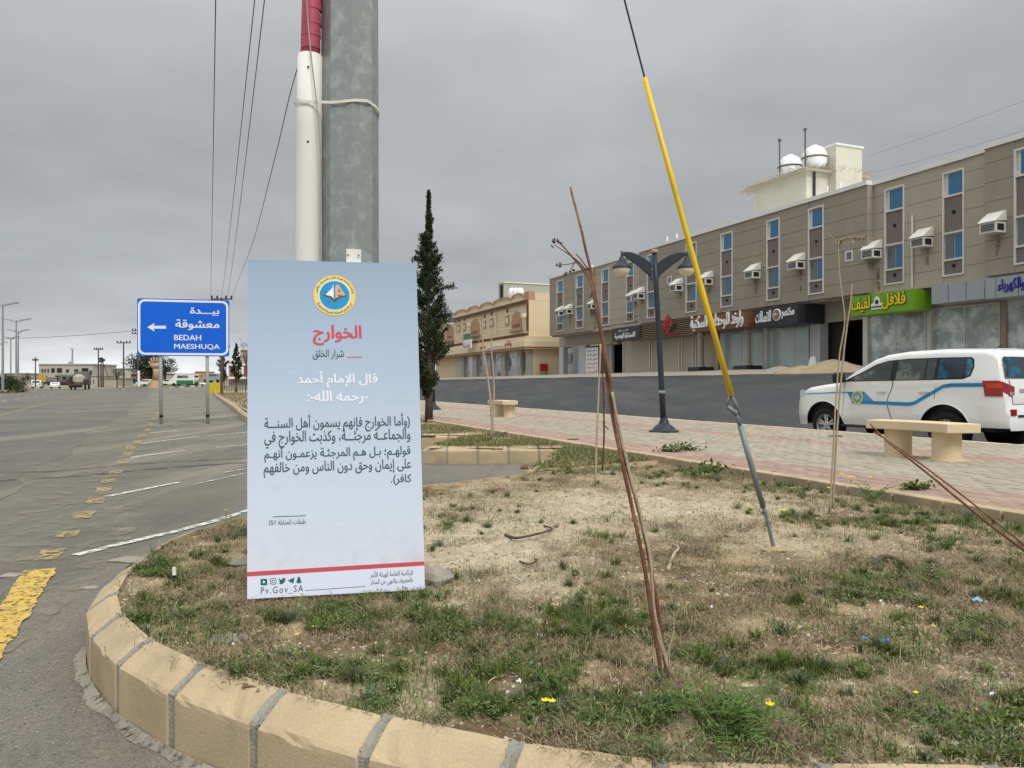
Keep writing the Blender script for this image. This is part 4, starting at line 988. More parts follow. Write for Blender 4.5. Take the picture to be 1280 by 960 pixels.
for px, z in ACX[:-1]:
    ds = bay_of(T(px, S0)); t = T(px, S0 + ds) + random.uniform(-.15, .15); h_ = random.uniform(1.0, 2.3); w_ = random.uniform(.08, .2)
    mb = MB(); a_ = W(t - w_, S0 + ds - .004, 0); b_ = W(t + w_, S0 + ds - .004, 0); z = z - .32
    mb.add([(a_.x, a_.y, z), (b_.x, b_.y, z), (b_.x, b_.y, z - h_ * .8), (a_.x, a_.y, z - h_)], [(0, 1, 2, 3)]); mb.build('drip_stain', 'drip', bld)
for px0, px1, z, sg2 in ((700, 800, OVB + .35, .10), (945, 1083, OVB - .05, .18)):
    s_ = S0 + bay_of(T((px0 + px1) / 2, S0)) - .05; t0, t1 = T(px0, s_), T(px1, s_); n = 24; pts = [W(t0 + (t1 - t0) * k / n, s_, z - sg2 * abs(math.sin(k * PI / 6)) ) for k in range(n + 1)]
    mb = MB(); mb.tube(pts, .018, 5); mb.build('loose_cable', 'wire', bld)

# signs on the building ----------------------------------------------
def sign_board(name, px0, px1, z0, z1, s0, s1, m, label, cat='sign', pm=None):
    pm = pm or (px0 + px1) / 2
    t0, t1 = T(px1, s0), T(px0, s0); o = thing(name, label, cat, W((t0 + t1) / 2, s0, z0))
    mb = MB(); mb.sbox(t0, t1, s0, s1, z0, z1); mb.build('panel', m, o)
    return o, Plane(W(t1, s0, z0), -DT, (0, 0, 1)), t1 - t0, z1 - z0
def zz(px, py, s): return Ps(px, py, s).z
# engineering office, charcoal
sg, pl, w_, h_ = sign_board('shop_sign', 765, 799.5, zz(765, 427, 36.4), zz(765, 411, 36.4), 36.4, 37.2, 'signblack', 'charcoal shop sign with white Arabic lettering over the dark doorway')
lettering('الاستشارة الهندسية', pl, pbox(pl, 769, 415.5, 794, 424), 'letter', parent=sg, depth=.05, bold=.03)
lettering('مكتب حلول', pl, pbox(pl, 773, 411.8, 786, 414.2), 'letter', parent=sg, depth=.03)
# louvred band with red logo
t0, t1 = T(868, 36.5), T(799.8, 36.5); z0, z1 = zz(865, 418, 36.5), zz(865, 396, 36.5)
lv = thing('louvre_sign', 'brown louvred band carrying a red diamond emblem beside the lamp post', 'sign', W((t0 + t1) / 2, 36.6, z0))
mb = MB(); mb.sbox(t0, t1, 36.75, 37.3, z0, z1); mb.build('backing', 'louvre', lv)
n = 9
for k in range(n):
    z = z0 + (z1 - z0) * k / n; mb = MB(); mb.sbox(t0, t1, 36.5, 36.74, z + .03, z + (z1 - z0) / n * .62); mb.build('slat', 'louvre', lv)
pl = Plane(W(t1, 36.45, z0), -DT, (0, 0, 1)); w_ = t1 - t0
def cpx(px, s=36.45): return (t1 - T(px, s))
cx_, cz_ = cpx(835), z1 - z0 - .35
mb = MB(); r = .72
for dx_, dz_ in ((0, r * .62), (0, -r * .62), (-r * .62, 0), (r * .62, 0)):
    q = r * .52; poly = [(cx_ + dx_ - q, cz_ + dz_), (cx_ + dx_, cz_ + dz_ - q), (cx_ + dx_ + q, cz_ + dz_), (cx_ + dx_, cz_ + dz_ + q)]
    mb.prism(poly, pl.O, pl.U, pl.V, pl.N, 0, .06)
q = .16; mb.prism([(cx_ - q, cz_), (cx_, cz_ - q), (cx_ + q, cz_), (cx_, cz_ + q)], pl.O, pl.U, pl.V, pl.N, 0, .07)
mb.build('emblem', 'red', lv)
lettering('الدار', pl, (cpx(830), .42, cpx(844), 1.05), 'signblack', parent=lv, depth=.06, bold=.03)
lettering('للعقارات', pl, (cpx(828), .05, cpx(848), .42), 'red', parent=lv, depth=.06, bold=.03)
# brown residential units sign
sg, pl, w_, h_ = sign_board('shop_sign', 863, 932, zz(931, 408.5, 35.7), zz(931, 389, 35.7), 35.7, 37.6, 'signbrown', 'brown box sign with big white Arabic lettering over the columned entrance')
lettering('راوند للوحدات السكنية', pl, pbox(pl, 863.8, 391.5, 929.5, 412), 'letter', parent=sg, depth=.10, bold=.035)
# black phone shop sign
sg, pl, w_, h_ = sign_board('shop_sign', 944, 996.3, zz(996, 403.5, 35.9), zz(996, 379.5, 35.9), 35.9, 38.2, 'signblack', 'black box sign with white Arabic lettering and a round emblem')
lettering('مختصر', pl, pbox(pl, 977.5, 384.8, 993, 398), 'letter', parent=sg, depth=.06, bold=.03)
lettering('الاتصالات', pl, pbox(pl, 945, 388.6, 964, 403), 'letter', parent=sg, depth=.06, bold=.03)
mb = MB(); ec = pl.hit(971.5, 393.5); c = pl.at(*ec); mb.lathe([(.40, 0), (.40, .06), (.34, .08), (.34, .05)], c, 24, axis=pl.N); em = mb.build('emblem', 'letter', sg)
mb = MB(); mb.lathe([(.335, 0), (.335, .07)], c, 24, axis=pl.N); mb.build('emblem_disc', mat('emblem_brown', (.30, .13, .10), .5, .2, 3), sg)
lettering('ـم', pl, (ec[0] - .18, ec[1] - .12, ec[0] + .18, ec[1] + .12), 'letter', parent=sg, depth=.03, off=.08, bold=.02)
# green falafel sign
s = 36.0; sg, pl, w_, h_ = sign_board('shop_sign', 1064, 1141.5, zz(1141, 387.5, s), zz(1141, 361, s), s, 37.4, 'signgreen', 'bright green shop sign with yellow Arabic lettering outlined in black')
for m_, off, bd in (('signblack', .002, .065), ('yel', .03, .025)):
    b4 = pbox(pl, 1103.5, 366, 1132, 385); lettering('فلافل', pl, (b4[0] - bd, b4[1] - bd, b4[2] + bd, b4[3] + bd), m_, parent=sg, depth=.03, off=off, bold=bd)
    b4 = pbox(pl, 1065.5, 371.5, 1087.5, 390); lettering('لفيف', pl, (b4[0], b4[1] - bd, b4[2] + bd, b4[3] + bd), m_, parent=sg, depth=.03, off=off, bold=bd)
bc = pl.hit(1096.5, 378); mb = MB(); mb.prism([(bc[0] - .33 + a * .45, bc[1] + b * .36 - .03) for a, b in ((-.1, -1), (1.5, -1), (1.65, -.1), (1.2, 0), (1.05, .75), (.7, 1.1), (.35, .75), (.2, 0), (-.2, -.1))], pl.O, pl.U, pl.V, pl.N, 0, .03); mb.build('chef_badge', 'letter', sg)
mb = MB(); mb.lathe([(.13, .03), (.13, .045)], pl.at(bc[0], bc[1] + .02), 12, axis=pl.N); mb.box(pl.at(bc[0], bc[1] - .25, .035), pl.U * .36, pl.V * .04, pl.N * .01); mb.build('badge_mark', 'signblack', sg)
# grey fascia and blue lettered sign
t0, t1 = T(1231, 36.3), T(1164, 36.3); zf0, zf1 = zz(1200, 376.5, 36.3), zz(1200, 353.5, 36.3)
for k in range(3):
    mb = MB(); a = t0 + (t1 - t0) * k / 3; mb.sbox(a + .02, a + (t1 - t0) / 3 - .02, 36.3, 37.6, zf0, zf1); mb.build('fascia_panel', 'alu', bld)
sg, pl, w_, h_ = sign_board('shop_sign', 1231.5, 1385, zf0 - .08, zf1 - .02, 35.95, 37.6, 'alu', 'pale grey metal sign with dark blue Arabic lettering at the right edge')
for fx in (.1, .3, .52, .75):
    mb = MB(); mb.box(pl.at(fx * w_, h_ / 2, .0), pl.U * .01, pl.V * (h_ / 2 - .01), pl.N * .006); mb.build('panel_joint', 'signblack', sg)
lettering('والكهرباء', pl, (T(1231.5, 35.95) - T(1248, 35.95), .22 * h_, T(1231.5, 35.95) - T(1281, 35.95), .88 * h_), 'navy', parent=sg, depth=.05, bold=.03)
lettering('للسباكة', pl, (T(1231.5, 35.95) - T(1286, 35.95), .22 * h_, T(1231.5, 35.95) - T(1322, 35.95), .88 * h_), 'navy', parent=sg, depth=.05, bold=.03)
# rent banner
s = 38.0; t0, t1 = T(747.5, s), T(732, s); z0, z1 = GF, zo - .35
bn = thing('banner', 'white cloth banner with dark and red Arabic lines hung in a ground floor opening', 'banner', W((t0 + t1) / 2, s, z0))
mb = MB(); mb.sbox(t0, t1, s, s + .03, z0, z1); mb.build('cloth', 'letter', bn)
pl = Plane(W(t1, s, z0), -DT, (0, 0, 1)); w_ = t1 - t0; h_ = z1 - z0
for k, (tx, m_) in enumerate((('محلات للايجار', 'signblack'), ('شقق للايجار', 'signblack'), ('للتواصل والاستفسار', 'red'), ('معارض ومكاتب', 'red'), ('على الشارع العام', 'red'), ('للايجار', 'red'))):
    y1 = h_ * (.95 - k * .155); lettering(tx, pl, (.08 * w_, y1 - h_ * .115, .92 * w_, y1), m_, parent=bn, bold=.03, off=.004)

# heaps in front of the shops ----------------------------------------
def heap(name, px, s, rx, ry, h, m_, label, cat, seed):
    t = T(px, s); p = W(t, s, 0); zb = 1.93 if s > 34 else G(p.x, p.y); xs = np.linspace(-1, 1, 40); X, Y = np.meshgrid(xs, xs); R = np.sqrt(X * X + Y * Y)
    H = np.clip(1 - R, 0, 1) ** .85 * h * (.6 + .8 * fbm(X, Y, 1.6, seed)) + .05 * fbm(X, Y, 9, seed) * (R < .95) - .06 * (R > .97)
    V_ = np.stack([p.x + X * rx * DT.x + Y * ry * NS.x, p.y + X * rx * DT.y + Y * ry * NS.y, zb + H], -1).reshape(-1, 3); I = np.arange(1600).reshape(40, 40)
    q = np.stack([I[:-1, :-1], I[:-1, 1:], I[1:, 1:], I[1:, :-1]], -1)[(R < 1.05)[:-1, :-1]]
    tag(npmesh(name, V_, q, m_, smooth=True), label, cat)
heap('sand_heap', 1042, 35.6, 3.7, 2.0, .72, 'sand', 'large heap of builder\'s sand before the dark garage opening', 'sand heap', 3)
heap('sand_heap', 1005, 34.9, 2.6, 1.3, .5, 'sand', 'low spread of sand left of the big sand heap', 'sand heap', 5)
heap('rubble_heap', 978, 35.4, 2.6, 1.1, .5, 'rubble', 'grey rubble and broken blocks heaped under the black shop sign', 'rubble', 7)
heap('rubble_heap', 828, 35.2, 4.5, .8, .22, 'rubble', 'thin line of rubble along the shuttered shops', 'rubble', 9)
p = Ps(1014, 462, 36.5); mb = MB(); mb.prism([(-.45, 0), (.5, 0), (.45, .5), (.35, 1.0), (-.05, .95), (-.2, .4)], (p.x, p.y, GF - .15), -DT, (0, 0, 1), -NS, 0, .06)
tag(mb.build('plasterboard_scrap', 'letter'), 'broken white sheet leaning beside the pale pillar and sand', 'scrap sheet')

# ================================================================== BEIGE BUILDING
bg = thing('arcade_building', 'beige two storey building with scalloped parapet and five glazed shop bays', 'building', W(T(610, 36.6), 38, 1.9))
Bs = 36.5; bR, bL = T(661, Bs), T(541, Bs); zg = zz(661, 472.3, Bs); zc_ = zz(661, 375, Bs)
mb = MB(); mb.sbox(bR, bL, Bs, Bs + 26, zz(661, 436, Bs), zc_); mb.build('wall', 'beige', bg)
mb = MB(); mb.sbox(bR, bL, Bs + .55, Bs + 26, zg - .4, zz(661, 436, Bs) - .002); mb.build('ground_floor_wall', 'beige', bg)
# blocks coursing on the upper wall (proud courses)
cz = [zz(661, 417, Bs) + (zc_ - zz(661, 417, Bs)) * k / 9 for k in range(10)]
for k in range(9):
    mb = MB(); mb.sbox(bR + .25, bL - .1, Bs - .05, Bs - .003, cz[k] + .03, cz[k + 1] - .03); mb.build('stone_course', 'beige2', bg)
# scalloped parapet
edges = [655, 639, 616.6, 600, 584, 568.5, 557.5, 545]; ztop = zz(655, 367, Bs); hp = ztop - zc_
for a, b in zip(edges[:-1], edges[1:]):
    t0, t1 = T(a, Bs), T(b, Bs); ww = t1 - t0
    arc = lambda i0, i1: [(t0 + ww * (.5 - .5 * math.cos(PI * k / 12)), zc_ + hp * (.42 + .50 * math.sin(PI * k / 12) ** .8)) for k in range(13)]
    top = arc(0, 0); poly = [(t0, zc_)] + top + [(t1, zc_)]
    mb = MB(); mb.prism(poly, (0, 0, 0), DT, (0, 0, 1), NS, Bs, Bs + .3); sc_ = mb.build('scallop', 'beige2', bg)
    mb = MB(); vs = []
    for q, (tt_, z_) in enumerate(top): vs += [W(tt_, Bs - .12, z_), W(tt_, Bs - .12, z_ + .30), W(tt_, Bs + .45, z_ + .30)]
    mb.add(vs, [(3 * i + k, 3 * i + 3 + k, 3 * i + 4 + k, 3 * i + 1 + k) for i in range(12) for k in range(2)]); mb.build('scallop_trim', 'peach', sc_)
mb = MB(); mb.sbox(bR, T(655, Bs), Bs, Bs + .8, zc_, ztop + .15); mb.build('corner_pier', 'peach', bg)
mb = MB(); mb.sbox(bR - .02, bR + .3, Bs + .81, Bs + 26, zc_, ztop + .0); mb.build('parapet', 'beige', bg)
for z, nm in ((zc_ - .1, 0), (zz(661, 417.5, Bs), 1)):
    k0 = 54; a, b = bR, bL
    for k in range(k0):
        mb = MB(); ta = a + (b - a) * k / k0; mb.sbox(ta + .06, ta + (b - a) / k0 - .06, Bs - .42, Bs - .06, z - .16, z + .14); mb.build('cornice_tile', 'tile', bg)
    mb = MB(); mb.sbox(a, b, Bs - .28, Bs - .055, z - .30, z - .165); mb.build('cornice', 'peach', bg)
mb = MB()
for k in range(22): z = zz(661, 417, Bs) + (zc_ - zz(661, 417, Bs) - .4) * k / 22 + .3; mb.sbox(bR - .02, bR + .22, Bs - .22, Bs - .06, z, z + .2)
o = mb.build('corner_quoins', 'tile', bg)
def arched(px0, px1, y0, y1, inner=True, rd=.12):
    t0, t1 = T(px1, Bs), T(px0, Bs); pm = (px0 + px1) / 2; za, zb = zz(pm, y1, Bs), zz(pm, y0, Bs); w2 = (t1 - t0) / 2; tm = (t0 + t1) / 2; sp = zb - w2 * .8
    out = [(tm - w2, za), (tm + w2, za)] + [(tm + w2 * math.cos(PI * k / 10), sp + w2 * .8 * math.sin(PI * k / 10)) for k in range(11)]
    mb = MB(); mb.prism(out, (0, 0, 0), DT, (0, 0, 1), NS, Bs - .16, Bs - .051); w_ = mb.build('window', 'peach', bg)
    f = .72; mb = MB(); inn = [(tm - w2 * f, za + .3), (tm + w2 * f, za + .3), (tm + w2 * f, sp - w2 * .2), (tm - w2 * f, sp - w2 * .2)]
    mb.prism(inn, (0, 0, 0), DT, (0, 0, 1), NS, Bs - .19, Bs - .165); mb.build('pane', mat('brown_window', (.16, .09, .06), .4, .1, 2), w_)
    mb = MB()
    for q in (-.3, 0, .3): mb.sbox(tm + w2 * q - .03, tm + w2 * q + .03, Bs - .22, Bs - .195, za + .3, sp - w2 * .2)
    mb.sbox(tm - w2 * 1.2, tm + w2 * 1.2, Bs - .38, Bs - .165, za - .22, za - .002)
    mb.build('sill_and_bars', 'peach', w_)
for a in ((640.6, 653, 389, 412), (589.6, 600, 398.5, 419), (559, 567.5, 406, 425)): arched(*a)
def small_arch(px0, px1, y0, y1):
    t0, t1 = T(px1, Bs), T(px0, Bs); pm = (px0 + px1) / 2; za, zb = zz(pm, y1, Bs), zz(pm, y0, Bs); tm = (t0 + t1) / 2; w2 = (t1 - t0) / 2
    mb = MB(); mb.sbox(t0, t1, Bs - .13, Bs - .051, za, zb); w_ = mb.build('small_window', 'peach', bg)
    mb = MB(); mb.sbox(tm - w2 * .5, tm + w2 * .5, Bs - .15, Bs - .131, za + .3, zb - .3); mb.build('pane', 'white', w_)
    mb = MB(); mb.lathe([(.28, 0), (.28, .05)], W(tm, Bs - .06, zb + .62), 10, axis=-NS); mb.build('roundel', 'tile', bg)
for a in ((613, 617.3, 398, 409), (632.6, 637.2, 394.5, 407), (605, 608, 401, 411), (579.5, 583, 404, 414), (573, 576, 406, 415)): small_arch(*a)
for px in (621.5, 602.5, 571): t = T(px, Bs); mb = MB(); mb.tube([W(t, Bs - .12, zz(px, 418, Bs)), W(t, Bs - .12, zc_ - .5)], .07, 6); mb.build('drain_pipe', 'beige2', bg)
# ledges: brown band, sign band, soffit
zs0, zs1, zs2 = zz(661, 433.5, Bs), zz(661, 426, Bs), zz(661, 420.5, Bs)
mb = MB(); mb.sbox(bR - .7, bL, Bs - .9, Bs + 26, zs0, zs1); mb.build('sign_band', 'beige2', bg)
mb = MB(); mb.sbox(bR - .5, bL, Bs - .6, Bs + 26, zs1 + .002, zs2); mb.build('cornice_band', 'beige', bg)
mb = MB(); mb.sbox(bR - .6, bL, Bs - .75, Bs + 26, zs0 - .30, zs0 - .003); mb.build('canopy_soffit', 'peach', bg)
pier = [(578, 580.5), (591.5, 597), (608.5, 614.5), (627.3, 632), (647, 651.8), (668.3, 672)]
zb_ = zs0 - .3
PS = Bs - .1
def bsb(px0, px1, z0, z1, m_, nm, s0, s1, par=None): mb = MB(); mb.sbox(T(px1, s0), T(px0, s0), s0, s1, z0, z1); return mb.build(nm, m_, par or bg)
for a, b in ((576.5, 580), (591.5, 596), (608.5, 613.8), (627.2, 631.5), (646.8, 651.3), (657.5, 661)): 
    o = bsb(a, b, zg - .3, zb_, 'gwall', 'pier', Bs, Bs + .54); bsb(a + .8, b - .8, zg + 1.3, zb_ - .8, 'alu', 'lamp_tube', Bs - .08, Bs - .005)
for a, b in ((580.2, 591.3), (596.2, 608.3), (614, 627), (631.7, 646.6), (651.5, 657.3)):
    o = bsb(a, b, zg, zb_, 'wframe', 'shop_window', Bs + .40, Bs + .5); n = 2
    t0, t1 = T(b, Bs + .4), T(a, Bs + .4); zt_ = zb_ - .25; hh = zt_ - zg
    mb = MB(); mb.sbox(t0 + .08, t1 - .08, Bs + .36, Bs + .395, zg + .1, zt_); mb.build('glass', mat('mirror_shop_glass', (.42, .46, .48), .08, .25, .9, c2=(.10, .12, .13), thr=(.52, .56), spec=.6), o)
bsb(569, 576.3, zg, zb_, 'shutter', 'roller_shutter', Bs + .2, Bs + .4)
pl = Plane(W(T(622, Bs - .9), Bs - .9, zs0), -DT, (0, 0, 1)); q = lambda px: T(622, Bs - .9) - T(px, Bs - .9)
sg = thing('shop_lettering', 'pink and white Arabic letters along the sign band of the beige building', 'sign', W(T(620, Bs - .9), Bs - .9, zs0))
mpk = mat('faded_red_letters', (.50, .12, .14), .6)
lettering('مطاعم', pl, (q(600), .05, q(607), .95), mpk, parent=sg, depth=.05, bold=.03); lettering('ومطابخ الشرق', pl, (q(608.5), .15, q(630), .72), 'letter', parent=sg, depth=.05, bold=.02); lettering('ولائم', pl, (q(631.5), .05, q(639.5), 1.0), mpk, parent=sg, depth=.05, bold=.03)
# hanging signs and roof plant
s = Bs - 1.6; o = thing('hanging_sign', 'small green and white square sign jutting from the beige building', 'sign', Ps(584, 436, s)); bsb(579, 588, zz(584, 424, s), zz(584, 417, s), mat('teal_sign', (.05, .22, .17), .5), 'upper_panel', s, s + .1, o); bsb(578.5, 589, zz(584, 435.5, s), zz(584, 425, s), 'letter', 'lower_panel', s, s + .1, o)
lettering('مغسلة', Plane(W(T(578.5, s), s, zz(584, 435.5, s)), -DT, (0, 0, 1)), (.15, .12, .85 * (T(578.5, s) - T(589, s)), .95), mpk, parent=o, off=.01)
o = thing('roof_room', 'grey block rooftop stair room on the beige building', 'roof room', Ps(634, 368, 41)); s = 41
mb = MB(); mb.sbox(T(630, s), T(630, s) + 2.2, s, s + 8.5, zc_, zz(630, 353.5, s)); mb.build('wall', mat('cement_block', (.34, .36, .34), .9), o); mb = MB(); mb.sbox(T(630, s) - .15, T(630, s) + 2.4, s - .2, s + 8.7, zz(630, 353.5, s) + .002, zz(630, 352, s)); mb.build('roof_slab', 'wall_cream', o)
mb = MB(); mb.sbox(T(630, s) + .4, T(630, s) + 1.5, s - .03, s - .002, zc_ + 1, zz(630, 355.5, s)); mb.build('doorway', 'dark', o)
for k, px in enumerate((640, 645, 650)):
    p = Ps(px, 362, 39.5); mb = MB(); mb.lathe([(.16, -.9), (.42, -.55), (.52, -.15), (.50, .2), (.33, .45), (.14, .5), (.14, .56), (0, .57)], (p.x, p.y, p.z - .3), 16)
    tag(mb.build('water_tank', 'tank', smooth=True), ['white roof tank on the beige building, the left of three', 'white roof tank on the beige building, the middle of three', 'white roof tank on the beige building, the right of three'][k], 'water tank')
p = Ps(655, 394, Bs - .5)
for px, py, k in ((655, 394, 0), (586.5, 405.5, 1)):
    p = Ps(px, py, Bs - .4); mb = MB(); mb.box(p, DT * .36, NS * .3, (0, 0, .26)); o = mb.build('casing', 'acmetal'); o.name = 'air_conditioner'
    tag(o, ['pale air conditioner at the right corner of the beige building', 'pale air conditioner left of the middle arched window of the beige building'][k], 'air conditioner', 'air conditioners on the beige building')
# side wall things
p = P(680, 458.5, 93.5); mb = MB(); mb.box(p, NS * .42, DT * .15, (0, 0, .42)); o = thing('fire_box', 'red metal box fixed to the beige side wall near the ground', 'box', p - Vector((0, 0, .4))); 
c_ = W(bR - .25, Bs, 0); q = Vector((uu(680), 1, 0)); k = (bR - .25 - DT.dot(Vector((0, 0, 0)))) / DT.dot(q); p = Vector((q.x * k, q.y * k, zz(661, 459, Bs)))
mb = MB(); mb.box(p, NS * .44, DT * .2, (0, 0, .42)); mb.build('cabinet', 'hotred', o); mb = MB(); mb.box(p - DT * .21 + Vector((0, 0, .0)), NS * .08, DT * .01, (0, 0, .1)); mb.build('latch', 'black', o); mb = MB(); mb.box(p + NS * .35 + Vector((0, 0, -.75)), NS * .05, DT * .05, (0, 0, .33)); mb.build('pipe', 'hotred', o)
# ================================================================== POSTER BOARD AND GALVANISED POLE
BL_ = Vector((-1.23, 3.57, E - 1.0)); U_ = Vector((.806, .176, .006)); V_b = Vector((-.068, .205, 1.612))
bw, bh = U_.length, V_b.length
board = thing('poster_board', 'tall pale blue foam poster board with Arabic text leaning against the pole', 'poster board', BL_)
pl = Plane(BL_, U_, V_b)
un, vnn = pl.U, pl.V
mpos = bpy.data.materials.new('printed_poster'); mpos.use_nodes = True; t_ = mpos.node_tree; b_ = t_.nodes['Principled BSDF']; b_.inputs['Roughness'].default_value = .42; b_.inputs['Specular IOR Level'].default_value = .35
co = t_.nodes.new('ShaderNodeTexCoord'); sp_ = t_.nodes.new('ShaderNodeSeparateXYZ'); t_.links.new(co.outputs['Object'], sp_.inputs[0])
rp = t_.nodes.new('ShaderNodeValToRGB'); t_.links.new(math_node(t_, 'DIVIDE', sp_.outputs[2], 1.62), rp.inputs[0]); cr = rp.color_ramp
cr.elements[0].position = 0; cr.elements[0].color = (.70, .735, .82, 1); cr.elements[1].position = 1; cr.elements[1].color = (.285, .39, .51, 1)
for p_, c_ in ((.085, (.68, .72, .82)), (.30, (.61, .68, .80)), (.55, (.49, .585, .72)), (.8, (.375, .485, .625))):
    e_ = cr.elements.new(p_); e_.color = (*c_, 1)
wv = t_.nodes.new('ShaderNodeTexNoise'); wv.inputs['Scale'].default_value = 2.2; mpp = t_.nodes.new('ShaderNodeMapping'); mpp.inputs['Scale'].default_value = (1, 1, 22); t_.links.new(co.outputs['Object'], mpp.inputs[0]); t_.links.new(mpp.outputs[0], wv.inputs['Vector'])
bm_ = t_.nodes.new('ShaderNodeBump'); bm_.inputs['Strength'].default_value = .03; bm_.inputs['Distance'].default_value = .02; t_.links.new(wv.outputs[0], bm_.inputs['Height']); t_.links.new(bm_.outputs[0], b_.inputs['Normal'])
dn = t_.nodes.new('ShaderNodeTexNoise'); dn.inputs['Scale'].default_value = 14; dn.inputs['Detail'].default_value = 9; t_.links.new(co.outputs['Object'], dn.inputs['Vector'])
dh = t_.nodes.new('ShaderNodeMapRange'); t_.links.new(sp_.outputs[2], dh.inputs[0]); dh.inputs[1].default_value = .30; dh.inputs[2].default_value = 0; dh.inputs[3].default_value = .06; dh.inputs[4].default_value = .55
dm = t_.nodes.new('ShaderNodeMapRange'); t_.links.new(dn.outputs[0], dm.inputs[0]); dm.inputs[1].default_value = .5; dm.inputs[2].default_value = .75
dx = t_.nodes.new('ShaderNodeMix'); dx.data_type = 'RGBA'; t_.links.new(math_node(t_, 'MULTIPLY', dh.outputs[0], dm.outputs[0]), dx.inputs[0]); t_.links.new(rp.outputs[0], dx.inputs[6]); dx.inputs[7].default_value = (.42, .36, .28, 1)
t_.links.new(dx.outputs[2], b_.inputs['Base Color'])
V4 = vnn * V_b.dot(vnn) + un * V_b.dot(un)
mb = MB(); n = 24; vs = []
for j in range(n + 1):
    for i in range(n + 1):
        a, b = i / n, j / n; bow = .012 * math.sin(PI * a) * math.sin(PI * b) * 0
        vs.append(BL_ + U_ * a + V4 * b)
mb.add(vs, [(j * (n + 1) + i, j * (n + 1) + i + 1, (j + 1) * (n + 1) + i + 1, (j + 1) * (n + 1) + i) for j in range(n) for i in range(n)])
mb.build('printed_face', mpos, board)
mb = MB(); q = [BL_, BL_ + U_, BL_ + U_ + V4, BL_ + V4]; mb.add([p - pl.N * .0008 for p in q] + [p - pl.N * .011 for p in q], [(0, 1, 2, 3), (7, 6, 5, 4), (0, 4, 5, 1), (1, 5, 6, 2), (2, 6, 7, 3), (3, 7, 4, 0)]); mb.build('foam_core', 'white', board)
mred = mat('print_red', (.60, .085, .11), .45, .02); mslate = mat('print_slate', (.065, .10, .135), .45, .02); mgreen = mat('print_green', (.02, .14, .11), .45, .02); mwhite = mat('print_white', (.84, .86, .90), .4, .01)
def bt(txt, x0, y0, x1, y1, m_, bold=.018, arabic=True, sp=1.0): return lettering(txt, pl, pbox(pl, x0, y0, x1, y1), m_, 'printed_text', board, arabic, bold, off=.0012, spacing=sp)
bt('الخوارج', 391, 406, 452, 431.7, mred, .045)
bt('شرار الخلق', 391, 436.6, 430, 449.7, mslate, .012)
bt('قال الإمام أحمد', 371, 463.5, 472, 485, mwhite, .034)
bt('-رحمه الله-:', 384, 488, 460.5, 505.5, mwhite, .034)
bt('(وأما الخوارج فإنهم يسمُّون أهل السنـــة'.replace('ُّ', ''), 330.4, 517.5, 512.4, 540, mslate, .022)
bt('والجماعــة مرجئـــة، وكذبت الخوارج في', 330.4, 537, 513, 558.5, mslate, .022)
bt('قولهـم؛ بـل هـم المرجئـة يزعمـون أنهـم', 330.4, 556, 513, 576, mslate, .022)
bt('على إيمان وحق دون الناس ومن خالفهم', 329.5, 575.5, 514, 594.5, mslate, .022)
bt('كافر).', 488.5, 592.5, 514.4, 606, mslate, .022)
bt('طبقات الحنابلة 35/1', 336, 649, 382, 657, mslate, .005)
bt('الرئاسة العامة لهيئة الأمر', 462.6, 712.5, 516, 722, mslate, .012)
bt('بالمعروف والنهي عن المنكر', 463, 723, 516, 732, mslate, .012)
bt('Pv.Gov_SA', 326, 732.5, 379, 742.5, mslate, .005, False, 1.25)
def patch(name, corners, m_, off=.0012):
    mb = MB(); mb.add([pl.at(*pl.hit(x, y), off) for x, y in corners], [list(range(len(corners)))]); return mb.build(name, m_, board)
patch('rule', [(434, 446.9), (452.7, 446.9), (452.7, 446.0), (434, 446.0)], mred); patch('rule', [(341, 646.4), (382.2, 645), (382.2, 644.2), (341, 645.6)], mslate)
patch('rule', [(381.6, 738.6), (457, 733.3), (457, 732.6), (381.6, 737.9)], mslate)
patch('red_band', [(309.1, 720.6), (530.4, 706.8), (530.2, 701.6), (309.1, 714.9)], mred)
patch('footer', [(309.1, 748.6), (531, 737), (530.4, 706.9), (309.1, 720.7)], mat('print_footer', (.72, .77, .90), .42, .01), .0006)
# footer icons
def icon(cx, cy, pts, m_, off=.0014, r=4.2): return patch('icon', [(cx + a * r, cy - b * r) for a, b in pts], m_, off)
circ = [(math.cos(2 * PI * k / 18), math.sin(2 * PI * k / 18)) for k in range(18)]
icon(329.9, 727.5, rrect(2, 1.9, .35), mgreen); icon(330.2, 727.4, [(-.35, -.45), (.5, 0), (-.35, .45)], mwhite, .002)
icon(341.6, 726.6, rrect(1.9, 1.9, .6), mgreen); icon(341.6, 726.6, rrect(1.5, 1.5, .5), mat('print_footer', 0), .002); icon(341.6, 726.6, circ, mgreen, .0026, 2.0); icon(341.6, 726.6, circ, mat('print_footer', 0), .0032, 1.2)
icon(352.6, 726.2, [(-1, .9), (-.3, .35), (.05, .4), (.1, .8), (.5, 1), (.9, .75), (1.1, .8), (.95, .45), (.8, -.2), (.2, -.85), (-.5, -.95), (-1.1, -.7), (-.5, -.6), (-.8, -.3), (-.6, -.2), (-1, .2), (-.8, .2)], mgreen)
icon(363.6, 725.6, [(-1, -.05), (1.1, .95), (.7, -1), (.15, -.45), (-.2, -.8), (-.25, -.3)], mgreen)
icon(373.6, 725.2, [(-.45, .6), (-.2, 1), (.2, 1), (.45, .6), (.45, .1), (.75, -.1), (.5, -.3), (1, -.65), (.3, -.8), (0, -1.05), (-.3, -.8), (-1, -.65), (-.5, -.3), (-.75, -.1), (-.45, .1)], mgreen)
